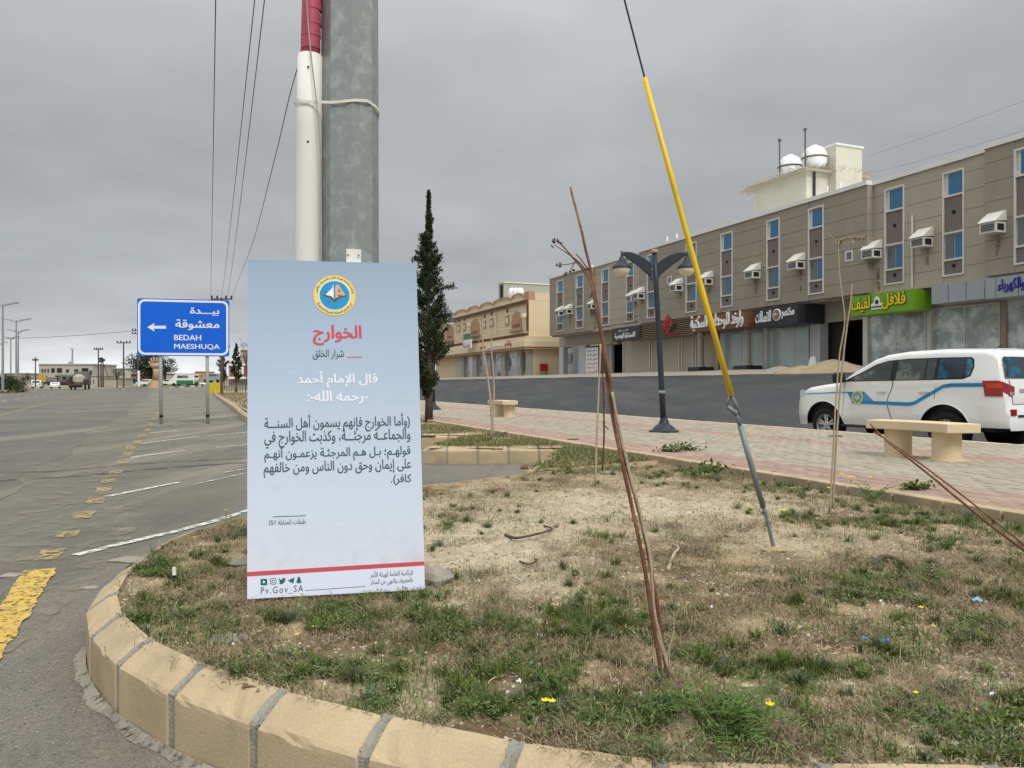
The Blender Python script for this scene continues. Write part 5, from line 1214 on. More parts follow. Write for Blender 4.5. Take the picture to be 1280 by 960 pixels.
# round emblem
ea, eb = pl.hit(418.3, 369.3); R0 = (pl.hit(445.3, 369)[0] - pl.hit(391.4, 369)[0]) / 2
def disc(r, m_, off, n=40, nm='emblem_disc'):
    mb = MB(); mb.add([pl.at(ea + r * math.cos(2 * PI * k / n), eb + r * math.sin(2 * PI * k / n), off) for k in range(n)], [list(range(n))]); return mb.build(nm, m_, board)
disc(R0, mat('print_orange', (.72, .42, .22), .45, .02), .0010); disc(R0 * .965, mat('print_yellow', (.80, .64, .20), .45, .08, 40), .0014); disc(R0 * .735, mwhite, .0018); disc(R0 * .70, mat('print_cyan', (.01, .30, .62), .45, .12, 9), .0022)
lettering('الرئاسة العامة لهيئة الأمر بالمعروف والنهي', pl, (0, 0, 1, 1), mat('print_ink', (.06, .05, .03), .5), 'printed_text', board, True, .03, off=.0024, bend=(ea, eb, R0 * .79, R0 * .92, math.radians(172), math.radians(8)))
lettering('عن المنكر المملكة العربية السعودية', pl, (0, 0, 1, 1), mat('print_ink', 0), 'printed_text', board, True, .03, off=.0024, bend=(ea, eb, R0 * .92, R0 * .79, math.radians(205), math.radians(335)))
def ep(name, pts, m_, off): mb = MB(); mb.add([pl.at(ea + a * R0, eb + b * R0, off) for a, b in pts], [list(range(len(pts)))]); mb.build(name, m_, board)
ep('emblem_book_cover', [(-.56, .02), (-.5, -.06), (-.2, -.14), (0, -.36), (.2, -.14), (.52, -.06), (.57, .02), (.45, .0), (.15, -.02), (0, -.22), (-.15, -.02), (-.45, .04)], mat('print_brown', (.16, .07, .06), .5), .0026)
ep('emblem_page', [(-.42, .02), (-.12, .34), (-.06, .55), (-.04, .1), (-.04, -.16), (-.15, -.05)], mwhite, .0030); ep('emblem_page', [(.04, -.16), (.02, .35), (.08, .52), (.2, .50), (.34, .25), (.50, .02), (.18, -.05)], mat('print_orange', 0), .0030)
ep('emblem_mark', [(.16, .30), (.24, .34), (.20, .24), (.3, .22), (.2, .12)], mgreen, .0034); ep('emblem_mark', [(.14, .02), (.34, .04), (.34, .00), (.14, -.02)], mat('print_brown', 0), .0034); ep('emblem_mark', [(-.03, .46), (-.01, .2), (.0, -.2), (-.04, -.2)], mat('print_cyan', 0), .0034)

PA = Vector((-.852, 4.045, 0))
pole = thing('utility_pole', 'thick galvanised eight sided steel pole standing behind the poster board', 'pole', (PA.x, PA.y, .25))
mb = MB(); mb.lathe([(.152, .20), (.150, 1.9), (.146, 3.6), (.135, 9.2)], PA, 8, rot=PI / 8 - .12); shaft = mb.build('shaft', 'galv', pole)
mb = MB(); mb.lathe([(.24, .20), (.24, .27), (.22, .275)], PA, 8, rot=PI / 8); mb.build('base_plate', 'galv', pole)
q = PA + Vector((.05, -.1455, 0)); p1 = P(442, 319, q.y); mb = MB(); mb.box((p1.x, q.y + .002, p1.z - .005), (.036, .006, 0), (-.0004, .003, 0), (0, 0, .036)); tg = mb.build('number_plate', 'white', pole)
mb = MB()
for a in (-.027, .027): mb.lathe([(.004, 0), (.004, .006)], (p1.x + a, q.y - .003, p1.z), 8, axis=(0, -1, 0))
mb.build('rivet', 'black', tg)
def PP(px, py, D=3.98): return P(px, py, D)
pts = [PP(384.8, 330), PP(385.3, 250), PP(386.3, 160), PP(387.6, 70)]
pts = [Vector((PP(384, 330).x - .01, 3.98, .25))] + pts
pipe = thing('cable_conduit', 'white plastic conduit pipe strapped to the left of the steel pole', 'conduit', (pts[0].x, 3.98, .25))
mb = MB(); mb.tube(pts, [.072, .0705, .069, .0665, .062], 20); mb.build('pipe', 'white_pvc', pipe, smooth=True)
mb = MB(); tp = [PP(388, 69), PP(389, 20), PP(390.5, -60), PP(393, -200)]; mb.tube(tp, [.0495, .049, .048, .048], 16); mb.build('cable_bundle', 'pink_tape', pipe, smooth=True)
for k in range(9):
    y = 60 - k * 16 + random.uniform(-3, 3); a, b = PP(388 + (69 - y) * .028, y), PP(388 + (69 - y) * .028, y - 9); mb = MB(); mb.tube([a + Vector((0, 0, -.02)), b], [.0506, .0497], 16, caps=False); mb.build('tape_wrap', mat('tape_lap', (.44, .082, .12), .5), pipe, smooth=True)
for x_, y_ in ((389, 182), (389.5, 90)):
    p_ = PP(x_, y_); mb = MB(); mb.lathe([(.006, 0), (.004, .004)], (p_.x, 3.98 - .0665, p_.z), 8, axis=(0, -1, 0)); mb.build('screw', 'black', pipe)
# strap round pipe and pole
zs = PP(420, 132).z; loop = []
rp_ = .073; cc_ = Vector((PP(386.5, 132).x, 3.98, 0)); 
for a in (150, 180, 210, 240, 262): loop.append(cc_ + Vector((rp_ * math.cos(math.radians(a)), rp_ * math.sin(math.radians(a)), 0)))
for a in (248, 270, 292, 315, 340, 0, 25, 60, 95, 130): loop.append(PA + Vector((.152 * math.cos(math.radians(a)), .152 * math.sin(math.radians(a)), 0)))
loop.append(loop[0]); mb = MB(); vs = []
for i, p in enumerate(loop):
    zo_ = zs + .012 * math.sin(i * .9) - (.012 if 8 < i < 14 else 0)
    o_ = (p - PA * .5 - cc_ * .5); o_.z = 0; o_ = o_.normalized() * .003
    vs += [p + Vector((0, 0, zo_ - .007)), p + o_ + Vector((0, 0, zo_ - .007)), p + o_ + Vector((0, 0, zo_ + .007)), p + Vector((0, 0, zo_ + .007))]
mb.add(vs, [(4 * i + k, 4 * i + 4 + k, 4 * i + 4 + (k + 1) % 4, 4 * i + (k + 1) % 4) for i in range(len(loop) - 1) for k in range(4)])
tag(mb.build('metal_strap', 'wframe'), 'thin pale metal strap looped round the conduit and the steel pole', 'strap')
mb = MB(); cb = crom([PP(382.5, -120, 3.905), PP(383.5, 0, 3.905), PP(389, 70, 3.90), PP(396, 130, 3.895), PP(400.4, 190, 3.905), PP(401.6, 260, 3.92), PP(401.8, 340, 3.92)], 6); mb.tube(cb, .0035, 6)
tag(mb.build('loose_cable', mat('cable_grey', (.35, .33, .31), .6)), 'thin grey cable running down between the conduit and the pole', 'cable')

# ================================================================== GUY WIRE WITH YELLOW GUARD
An = PG(966, 682, .29)
def gp(px, py):   # point on the guy line, depth interpolated from the ground anchor to the pole
    k = (680 - py) / 680.0; return P(px, py, 4.72 - .33 * k)
guy = thing('guy_wire', 'guy wire with a bright yellow plastic guard anchored in the bed', 'guy wire', gp(966, 682))
mb = MB(); mb.tube([gp(780, -2), gp(806, 98)], .0055, 6); mb.tube([gp(806, 98), gp(914, 500)], .004, 6); mb.tube([gp(780, -2), gp(735, -190), gp(660, -520)], .0055, 6); mb.build('steel_strand', 'wire', guy)
mb = MB(); mb.tube([gp(805.5, 97), gp(842, 232), gp(879, 368), gp(914.5, 495)], [.0132, .0152, .0163, .0172], 14); mb.build('yellow_guard', 'yellow_pl', guy, smooth=True)
mb = MB(); mb.tube([gp(968.5, 694), gp(966, 681), gp(957, 640), gp(953, 632)], .012, 8); mb.tube([gp(954, 634), gp(925, 532)], .017, 10); mb.tube([gp(925, 532), gp(918.5, 512)], .0115, 8); mb.build('anchor_rod', mat('zinc_dull', (.20, .235, .25), .5, .15, 9, metal=.2), guy, smooth=True)
mb = MB(); mb.tube([gp(921, 518), gp(909, 508)], .014, 8); mb.tube([gp(909, 508), gp(911, 497), gp(919, 501), gp(925, 519)], .007, 6); mb.tube([gp(914, 493), gp(921.5, 512)], .010, 6); mb.build('shackle', mat('zinc_dull', 0), guy, smooth=True)

# ================================================================== STICKS AND SAPLINGS
def sapling(label, D, stems, mats_='rust', cat='sapling', group=None, name='sapling'):
    o = None
    for nm, m_, pts, r0, r1 in stems:
        P3 = [P(p[0], p[1], D + (p[2] if len(p) > 2 else 0)) for p in pts]
        if o is None: o = thing(name, label, cat, P3[0])
        c_ = crom(P3, 5); c_ = [p + Vector((random.uniform(-1, 1), random.uniform(-1, 1), 0)) * r1 * .25 for p in c_]
        mb = MB(); mb.tube(c_, [r0 + (r1 - r0) * i / (len(c_) - 1) for i in range(len(c_))], 7); mb.build(nm, m_, o, smooth=True)
    return o
big = sapling('tall leaning bare sapling tied to reddish stakes in the front bed', 2.66, [
    ('stake', 'rust', [(829, 856, 0), (815, 770, .02), (800, 680, .03), (778, 580, .05), (762, 500, .07), (755, 440, .08), (741, 352, .1), (727, 290, .12), (713, 234, .14)], .0080, .0042),
    ('stake', 'rust', [(834, 850, .06), (819, 740, .06), (801, 650, .06), (783, 580, .06), (768, 508, .06), (757, 440, .06), (744, 380, .07)], .0072, .005),
    ('stem', 'palebark', [(839, 846, .03), (826, 800, .03), (817, 760, .03), (813, 700, .03), (802, 650, .04), (789, 600, .04), (776, 545, .05), (765, 490, .05)], .0068, .005),
    ('stem', 'palebark', [(838, 846, -.02), (836, 815, -.03), (842, 790, -.03), (842, 765, -.03)], .0045, .002),
    ('stem', 'palebark', [(839, 846, .01), (831, 822, .02), (820, 790, .02), (816, 770, .02)], .005, .004),
    ('branch', 'rust', [(757, 452, .06), (745, 385, .08), (738, 352, .10), (727, 335, .12), (716, 322, .14), (704, 308, .17), (696, 300, .18)], .0055, .0024),
    ('branch', 'rust', [(738, 372, .09), (742, 350, .1), (732, 332, .12), (720, 317, .14)], .0035, .002),
    ('branch', 'rust', [(733, 338, .12), (722, 326, .1), (708, 316, .08), (693, 306, .05)], .0028, .0012),
    ('twig', 'rust', [(721, 328, .12), (712, 330, .12), (702, 331, .14), (698, 330, .14)], .0022, .001),
    ('twig', 'rust', [(719, 326, .12), (714, 336, .12), (711, 340, .12)], .002, .001)])
def leafset(name, pts, D, m_col, size, parent, k=1):
    mb = MB(); 
    for (px, py) in pts:
        p = P(px, py, D)
        for _ in range(k):
            d = Vector((random.uniform(-1, 1), random.uniform(-1, 1), random.uniform(-1, .6))).normalized() * size; e = d.cross(Vector((random.uniform(-1, 1), random.uniform(-1, 1), .3))).normalized() * size * .35
            q = p + Vector((random.uniform(-1, 1), random.uniform(-1, 1), random.uniform(-1, 1))) * size * .5
            mb.add([q, q + d * .5 + e, q + d, q + d * .5 - e], [(0, 1, 2, 3)])
    return mb.build(name, 'vcol', parent, colr=(*m_col, 1))
_dl = leafset('dry_leaf', [(696, 300), (693, 302), (690, 305), (697, 302), (698, 330), (710, 342), (712, 340)], 2.83, (.11, .09, .075), .018, big, 3); _dl['kind'] = 'stuff'
sapling('pair of thin brown stakes standing by the back kerb of the front bed', 7.55, [('stake', 'palebark', [(744, 608, 0), (747, 520), (751, 430)], .011, .008), ('stake', 'rust', [(753, 588, .7), (755, 540, .6), (754, 480, .3), (750, 440, .1)], .011, .008), ('twig', 'rust', [(753, 528, .3), (757, 533, .3), (760, 536, .2)], .004, .008)])
sapling('slender pale double stemmed sapling on the second small bed', 13.6, [('stem', 'palebark', [(617, 545), (613, 500), (608, 460), (604, 437), (603, 402)], .028, .012), ('stem', 'palebark', [(614, 548), (617, 505), (617, 470), (614, 430), (616, 410)], .022, .010), ('twig', 'palebark', [(604, 437), (600, 428), (596, 424)], .008, .004)])
o = sapling('slim sapling with a tuft of feathery leaves beside the white car', 5.95, [('stem', 'palebark', [(1041, 636), (1045, 560), (1050, 490), (1057, 420), (1063, 380), (1065, 356)], .0085, .005), ('stem', 'palebark', [(1037, 640), (1041, 570), (1045, 500), (1050, 440), (1056, 400), (1050, 350), (1048, 310)], .0075, .004), ('twig', 'palebark', [(1048, 312), (1050, 300), (1062, 297), (1076, 296), (1083, 293)], .004, .0025), ('twig', 'palebark', [(1048, 306), (1040, 296), (1034, 291)], .003, .0015)])
leafset('feathery_leaf', [(1047 + k * 1.6, 300 - .2 * k + random.uniform(-2, 2)) for k in range(22)] + [(1048 + random.uniform(-3, 3), 303 + random.uniform(-3, 5)) for _ in range(10)], 5.97, (.20, .17, .055), .022, o, 2)
leafset('flower', [(1061, 302), (1066, 301.5), (1071, 299), (1056, 303)], 5.95, (.7, .65, .5), .012, o, 2)
sapling('fallen reddish stake leaning down to the ground at the right edge', 4.35, [('stake', 'rust', [(1296, 700, 0), (1230, 650, .15), (1160, 592, .35), (1110, 552, .5), (1088, 530, .6)], .0085, .006), ('stake', 'rust', [(1300, 697, .03), (1236, 645, .18), (1170, 594, .36), (1118, 556, .52), (1092, 540, .6)], .006, .0045)], name='leaning_stake', cat='stake')
sapling('thin upright twig poking from weeds near the left tip', 4.6, [('stem', 'palebark', [(281, 672), (283, 650), (282, 636)], .004, .002)], name='flower_stalk', cat='plant')
# ================================================================== STREET LAMPS, BENCHES
def lamp_post(px, py, lab, k=1.0):
    b = PG(px, py, .31); o = thing('lamp_post', lab, 'lamp post', b, 0, 'double headed lamp posts on the pavement'); x, y = b.x, b.y
    lean = Vector((-.20, 0, 3.75)) if k == 1.0 else Vector((0, 0, 3.75))
    A = lambda h, dx=0, dy=0: Vector((x, y, .31)) + lean * (h / 3.75) + Vector((dx, dy, 0))
    mb = MB(); mb.lathe([(.30, 0), (.30, .03), (.24, .05), (.20, .10), (.11, .17), (.075, .26), (.065, .3)], b, 20); mb.build('base', 'lampblue', o, smooth=False)
    mb = MB(); mb.tube([A(.2), A(1.0), A(2.9), A(3.66)], [.062, .058, .052, .05], 14); mb.build('shaft', 'lampblue', o, smooth=True)
    mb = MB(); mb.lathe([(.075, 0), (.075, .05), (.05, .07)], A(3.62), 12); mb.build('cap', mat('tan_cap', (.36, .27, .17), .6), o)
    mb = MB(); mb.lathe([(.066, 0), (.072, .03), (.066, .06)], A(.78), 12); mb.build('collar', 'galv', o)
    for sg_ in (-1, 1):
        # arm: a curved blade of two rails
        top = []; bot = []
        for i in range(13):
            a = i / 12; xx = .05 + a * .60
            top.append(A(3.66, sg_ * xx) + Vector((0, 0, -.27 + .24 * math.sin(min(1, a * 1.15) * PI / 2) - .05 * max(0, a - .8) * 5 * .2)))
            bot.append(A(3.66, sg_ * xx) + Vector((0, 0, -.56 + .50 * a ** .82)))
        top[-1].z = bot[-1].z = A(3.66).z - .06
        # web between pole and rails
        mb = MB(); vs = []
        for a_, b2 in zip(top, bot): vs += [a_ + Vector((0, -.018, 0)), b2 + Vector((0, -.018, 0)), b2 + Vector((0, .018, 0)), a_ + Vector((0, .018, 0))]
        mb.add(vs, [(4 * i + k_, 4 * i + 4 + k_, 4 * i + 4 + (k_ + 1) % 4, 4 * i + (k_ + 1) % 4) for i in range(12) for k_ in range(4)])
        for a_ in (top, bot): mb.tube(a_, .018, 8)
        mb.build('arm', 'lampblue', o)
        h = A(3.60, sg_ * .66); hz = h + Vector((0, 0, -.06)); kk_ = .80
        mb = MB(); mb.tube([h + Vector((0, 0, .05)), hz + Vector((0, 0, -.05))], .025, 8); mb.lathe([(.035, .02), (.06, -.02), (.09, -.10), (.15, -.17), (.225, -.235), (.245, -.27), (.245, -.29), (.22, -.29)][:0] or [(a * kk_, b * kk_) for a, b in ((.035, .02), (.06, -.02), (.09, -.10), (.15, -.17), (.225, -.235), (.245, -.27), (.245, -.29), (.22, -.29))], hz, 22); sh = mb.build('lamp_shade', 'lampblue', o, smooth=True)
        mb = MB(); mb.lathe([(a * kk_, b * kk_) for a, b in ((.215, -.285), (.212, -.34), (.18, -.41), (.12, -.465), (.05, -.49), (0, -.492))], hz, 22); mb.build('lamp_globe', 'globe', o, smooth=True)
    return o
lamp_post(830, 540, 'slate blue double headed lamp post on the pavement left of the yellow guard')
lamp_post(542, 512, 'slate blue double headed lamp post mostly hidden behind the cypress', 0)
def bench(px, py, rz, lab):
    b = PG(px, py, .31); o = thing('stone_bench', lab, 'bench', b, rz, 'cast stone benches on the pavement')
    for xs_ in (-.36, .36):
        mb = MB(); mb.lathe([(.205, .0), (.205, .012)], (xs_, 0, 0), 24); mb.lathe([(.26, 0), (.26, .01)], (xs_, .0, 0), 4, rot=PI / 4)
        mb.build('foot_slab', 'cream_conc', o, world=False)
        mb = MB(); mb.lathe([(.17, .008), (.168, .36)], (xs_, 0, 0), 28); mb.build('pedestal', 'cream_conc', o, world=False, smooth=False)
    mb = MB(); n = 14; a0 = .74
    out = []; R_ = 2.2; cy_ = -R_
    top = []; 
    for i in range(n + 1):
        a = PI / 2 + (.5 - i / n) * (1.38 / R_); ci, si = math.cos(a), math.sin(a)
        top.append(((R_ - .22) * ci, cy_ + (R_ - .22) * si)); out.append(((R_ + .22) * ci, cy_ + (R_ + .22) * si))
    poly = out + top[::-1]
    mb.prism(poly, (0, 0, .365), (1, 0, 0), (0, 1, 0), (0, 0, 1), 0, .115); mb.build('seat_slab', 'cream_conc', o, world=False, bevel=.01)
    return o
bench(1152, 572.5, math.radians(-67), 'curved cream stone bench on the pavement in front of the white car')
bench(631, 520.5, math.radians(-67), 'cream stone bench seen end-on behind the thin double sapling')
# ================================================================== WHITE FOUR WHEEL DRIVE
M['carwhite'] = mat('white_car_paint', (.76, .76, .74), .28, .02, 2, coat=.6, spec=.5)
M['carglass'] = mat('dark_car_glass', (.030, .040, .036), .05, .35, 2.6, spec=.8, c2=(.13, .145, .115), thr=(.50, .56))  # paler blotches in the colour imitate reflections and a cabin behind the glass
M['tyre'] = mat('tyre_rubber', (.018, .018, .018), .85, .15, 20, bump=.3)
M['rim'] = mat('silver_wheel', (.50, .51, .52), .3, .05, 6, metal=.6)
M['carblue'] = mat('blue_car_stripe', (.015, .23, .50), .35, .06, 2)
M['carblue2'] = mat('light_blue_car_panel', (.09, .27, .55), .35, .06, 2)
M['taillamp'] = mat('tail_lamp_red', (.27, .008, .010), .12, .15, 8, spec=.7)
M['amber'] = mat('tail_lamp_amber', (.55, .07, .02), .15, .1, 8)
M['chrome'] = mat('chrome_trim', (.62, .62, .62), .18, .05, 6, metal=.9)
M['printglass'] = mat('blue_printed_window', (.015, .03, .045), .10, .2, 2.2, c2=(.03, .30, .50), thr=(.46, .60), spec=.7)
hd = Vector((-.413, .911, 0)); suv = thing('patrol_car', 'white four wheel drive patrol car with blue side stripe and round door emblem', 'car', (8.342, 15.90, .004), math.atan2(hd.y, hd.x))
ZT = [(-2.49, .50), (-2.485, .84), (-2.44, .90), (-2.43, 1.10), (-2.38, 1.33), (-2.27, 1.78), (-2.20, 1.86), (-2.05, 1.905), (-1.2, 1.94), (-.4, 1.925), (.05, 1.875), (.30, 1.80), (.77, 1.54), (1.06, 1.35), (1.16, 1.315), (1.6, 1.27), (2.0, 1.21), (2.28, 1.12), (2.40, 1.00), (2.46, .78), (2.475, .45)]
def zt_(x):
    for (a, b), (c, d) in zip(ZT[:-1], ZT[1:]):
        if a <= x <= c: return b + (d - b) * (x - a) / (c - a)
    return ZT[0][1] if x < 0 else ZT[-1][1]
def zb_f(x):
    zb = .44 if -2.0 < x < 2.0 else (.50 if x < 0 else .36)
    for xa in (1.50, -1.35):
        d = abs(x - xa)
        if d < .52: zb = max(zb, .39 + math.sqrt(.52 ** 2 - d * d) * .98)
    return zb
def hw(x, z):      # half width
    w = .962
    if z < .62: w -= .05 * ((.62 - z) / .2) ** 1.5 if z > .42 else .05
    if z > 1.28: w -= (z - 1.28) * .235 + max(0, z - 1.28) ** 2 * .05
    elif z > .9: w -= .012 * ((z - .9) / .38)
    for xa in (1.50, -1.35):       # flared arches
        d = math.hypot(x - xa, z - .39)
        if .50 < d < .72: w += .026 * (1 - (d - .50) / .22)
    k = max(0, (x - 1.75) / .73); w -= .24 * k ** 2.3
    k = max(0, (-x - 1.95) / .54); w -= .115 * k ** 2.6
    if z > 1.1 and x > 1.1: w -= .10 * min(1, (z - 1.1) / .2) * .6
    return w
xs = sorted(set([round(v, 3) for v in list(np.linspace(-2.49, 2.475, 84)) + [a for a, _ in ZT] + [xa + s_ * d for xa in (1.5, -1.35) for s_ in (-1, 1) for d in (.519, .515, .5, .45, .40)]]))
NV = 16; verts = []; ring = []
for x in xs:
    zt = zt_(x); zb = min(zb_f(x), zt - .04); r = min(.13, (zt - zb) * .45); zs_ = zt - r; half = []
    for i in range(NV + 1): z = zb + (zs_ - zb) * i / NV; half.append((hw(x, z), z))
    w0 = hw(x, zs_)
    for i in range(1, 6): a = PI / 2 * i / 5; half.append((w0 - r * 1.3 * (1 - math.cos(a)), zs_ + r * math.sin(a) * .96))
    w1 = half[-1][0]
    for f in (.75, .5, .25, 0): half.append((w1 * f, zt + .0 - r * .04 * 0 + .02 * (1 - f * f)))
    full = half + [(-a, b) for a, b in half[-2::-1]]
    ring.append(full)
m_ = len(ring[0]); mb = MB(); vs = [(x, y, z) for x, rr in zip(xs, ring) for y, z in rr]
fs = [(i * m_ + k, (i + 1) * m_ + k, (i + 1) * m_ + k + 1, i * m_ + k + 1) for i in range(len(xs) - 1) for k in range(m_ - 1)]
fs += [list(range(m_)), list(range((len(xs) - 1) * m_, len(xs) * m_))[::-1]]
mb.add(vs, fs); body = mb.build('body', 'carwhite', suv, smooth=True, world=False)
es = body.modifiers.new('edge', 'EDGE_SPLIT'); es.split_angle = math.radians(38)
mb = MB(); mb.abox(-2.2, -.80, .42, 2.15, .80, .62); mb.build('underbody', 'black', suv, world=False)
for xa in (1.5, -1.35):
    mb = MB()
    for sg_ in (-1, 1): mb.box((xa, sg_ * .62, .66), (.50, 0, 0), (0, .22, 0), (0, 0, .26))
    mb.build('wheel_well', 'black', suv, world=False)
def side_patch(name, poly, m, off=.004, sg_=1, nx=14, nz=8, parent=None, smooth=True):
    """a panel following the body side: poly as lower and upper polylines over x"""
    lo, hi = poly; x0 = min(p[0] for p in lo); x1 = max(p[0] for p in lo)
    def f(pl_, x):
        for (a, b), (c, d) in zip(pl_[:-1], pl_[1:]):
            if a <= x <= c: return b + (d - b) * (x - a) / max(c - a, 1e-9)
        return pl_[-1][1] if x > pl_[-1][0] else pl_[0][1]
    X = sorted(set(list(np.linspace(x0, x1, nx)) + [p[0] for p in lo + hi if x0 <= p[0] <= x1])); mb = MB(); vs = []
    for x in X:
        a, b = f(lo, x), f(hi, x)
        for k in range(nz + 1): z = a + (b - a) * k / nz; vs.append((x, sg_ * (hw(x, z) + off), z))
    mb.add(vs, [(i * (nz + 1) + k, (i + 1) * (nz + 1) + k, (i + 1) * (nz + 1) + k + 1, i * (nz + 1) + k + 1) for i in range(len(X) - 1) for k in range(nz)])
    return mb.build(name, m, parent or suv, smooth=smooth, world=False)
for sg_ in (1, -1):
    # black surround band, then panes
    side_patch('window_band', ([(-1.88, 1.56), (-1.84, 1.42), (-1.70, 1.365), (-1.1, 1.352), (.3, 1.335), (.98, 1.325)], [(-1.88, 1.60), (-1.86, 1.72), (-1.80, 1.765), (-1.2, 1.775), (-.5, 1.772), (-.05, 1.745), (.22, 1.675), (.55, 1.515), (.98, 1.33)]), 'black', .004, sg_, 30)
    w1 = side_patch('front_window', ([(-.17, 1.352), (.30, 1.350), (.88, 1.345)], [(-.17, 1.735), (-.02, 1.72), (.20, 1.655), (.50, 1.505), (.86, 1.352)]), 'carglass', .009, sg_)
    side_patch('rear_window', ([(-.92, 1.362), (-.30, 1.356)], [(-.92, 1.75), (-.30, 1.748)]), 'carglass', .009, sg_); side_patch('rear_window', ([(-1.13, 1.366), (-.945, 1.362)], [(-1.13, 1.752), (-.945, 1.75)]), 'carglass', .009, sg_)
    side_patch('quarter_window', ([(-1.85, 1.58), (-1.82, 1.44), (-1.70, 1.385), (-1.20, 1.375)], [(-1.85, 1.62), (-1.83, 1.70), (-1.77, 1.742), (-1.20, 1.754)]), 'printglass', .009, sg_)
    side_patch('blue_print', ([(-1.40, 1.385), (-1.30, 1.384), (-1.20, 1.375)], [(-1.42, 1.45), (-1.34, 1.56), (-1.30, 1.70), (-1.20, 1.748)]), mat('quarter_print', (.015, .11, .19), .15, .3, 7, c2=(.02, .03, .04), thr=(.45, .62)), .012, sg_, 10)
    st = [(-2.11, 1.26), (-1.50, 1.255), (-1.33, 1.235), (-.72, .905), (-.60, .885), (.50, .90), (.75, .905)]
    side_patch('stripe', ([(a, b - .034) for a, b in st], [(a, b + .034) for a, b in st]), 'carblue', .009, sg_, 60, 2)
    side_patch('stripe', ([(.42, .94), (.72, .875), (.92, 1.09)], [(.42, 1.115), (.92, 1.118)]), 'carblue2', .0045, sg_, 20, 2) if 0 else None
    side_patch('stripe_panel', ([(.22, .93), (.27, .905), (.44, .905)], [(.22, .94), (.44, 1.12)]), 'carblue2', .005, sg_, 10, 3)
    side_patch('stripe_panel', ([(.44, .905), (.72, .87), (.86, 1.08)], [(.44, 1.12), (.86, 1.11)]), 'carblue', .005, sg_, 14, 3)
    side_patch('stripe', ([(.60, 1.085), (1.2, 1.08), (2.1, 1.04)], [(.60, 1.115), (1.2, 1.105), (2.1, 1.06)]), 'carblue2', .0045, sg_, 20, 1)
    # door seams
    for px_ in ([(-.235, .53), (-.20, .62), (-.12, .85), (-.13, 1.0), (-.22, 1.20), (-.235, 1.34), (-.24, 1.76)], [(.99, .60), (.97, .9), (.95, 1.2), (.93, 1.32)], [(-1.15, 1.0), (-1.16, 1.2), (-1.16, 1.77)], [(-.83, .56), (-.80, .68)]):
        mb = MB(); mb.tube(crom([(a, sg_ * (hw(a, b) + .001), b) for a, b in px_], 4), .0075 if abs(px_[0][0] + .235) < .01 else .004, 5); mb.build('door_seam', 'black', suv, world=False)
    for xh in (.02, -.93):
        mb = MB(); z = 1.115; mb.box((xh, sg_ * (hw(xh, z) + .022), z), (.10, 0, 0), (0, .012, 0), (0, 0, .013)); mb.box((xh + .09, sg_ * (hw(xh, z) + .008), z), (.015, 0, 0), (0, .012, 0), (0, 0, .013)); mb.box((xh - .09, sg_ * (hw(xh, z) + .008), z), (.015, 0, 0), (0, .012, 0), (0, 0, .013)); mb.build('door_handle', 'chrome', suv, world=False, bevel=.004)
    mb = MB(); mb.lathe([(.145, 0), (.145, .004)], (.60, sg_ * (hw(.6, 1.0) + .012), 1.0), 28, axis=(0, sg_, .03)); em = mb.build('door_emblem', mat('emblem_yellow', (.62, .60, .10), .5, .1, 30), suv, world=False)
    mb = MB(); mb.lathe([(.112, .004), (.112, .007)], (.60, sg_ * (hw(.6, 1.0) + .012), 1.0), 28, axis=(0, sg_, .03)); mb.build('emblem_centre', mat('emblem_teal', (.14, .30, .36), .5, .2, 20), em, world=False)
    mb = MB(); y_ = sg_ * (hw(.6, 1.0) + .021); mb.prism([(-.075, -.02), (0, -.055), (.075, -.02), (.06, .01), (.03, .06), (.005, .0), (-.02, .06), (-.06, .01)], (.6, y_, .995), (1, 0, 0), (0, 0, 1), (0, sg_, 0), 0, .002); mb.build('emblem_book', mat('emblem_cream', (.55, .50, .36), .5), em, world=False)
    # arch lips, step
    for xa in (1.5, -1.35):
        mb = MB(); mb.tube([(xa + .525 * math.cos(a), sg_ * (hw(xa + .525 * math.cos(a), .39 + .515 * math.sin(a)) - .004), .39 + .515 * math.sin(a)) for a in np.linspace(.12, PI - .12, 22)], .012, 6); mb.build('arch_lip', 'carwhite', suv, smooth=True, world=False)
    mb = MB(); mb.box((.08, sg_ * .99, .40), (.85, 0, 0), (0, .09, 0), (0, 0, .02)); mb.build('side_step', 'black', suv, world=False, bevel=.01)
    mb = MB(); mb.box((.08, sg_ * .93, .46), (.88, 0, 0), (0, .02, 0), (0, 0, .035)); mb.build('sill', 'chrome', suv, world=False)
    # mirror
    mb = MB(); pts = rrect(.24, .22, .07); mb.prism(pts, (.93, sg_ * 1.12, 1.41), (0, 1, 0), (0, 0, 1), (1, 0, 0), -.05, .09); mi = mb.build('mirror', 'black', suv, world=False, bevel=.015); mb = MB(); mb.box((.95, sg_ * 1.0, 1.34), (.04, 0, 0), (0, .07, 0), (0, 0, .025)); mb.build('mirror_arm', 'black', mi, world=False)
    # tail lamp wraps round the corner: side half and rear half
    mb = MB(); vs = []
    def tl(z, f): # f 0..1 from side to rear centre-ward
        if f < .5: x = -2.12 - (.27 * f * 2); return (x, sg_ * (hw(x, z) + .012), z)
        g_ = (f - .5) * 2; x = -2.39 - .055 * g_ ** .5; return (x, sg_ * (hw(-2.39, z) + .012 - .25 * g_), z)
    zl, zh = 1.06, 1.335
    for i in range(15):
        f = i / 14
        for k in range(7):
            z = zl + (zh - zl - .11 * max(0, f - .45) * 1.8) * k / 6; x, y, z2 = tl(z, f); x += .05 * (k / 6) * (1 - f); vs.append((x - .004, y, z2))
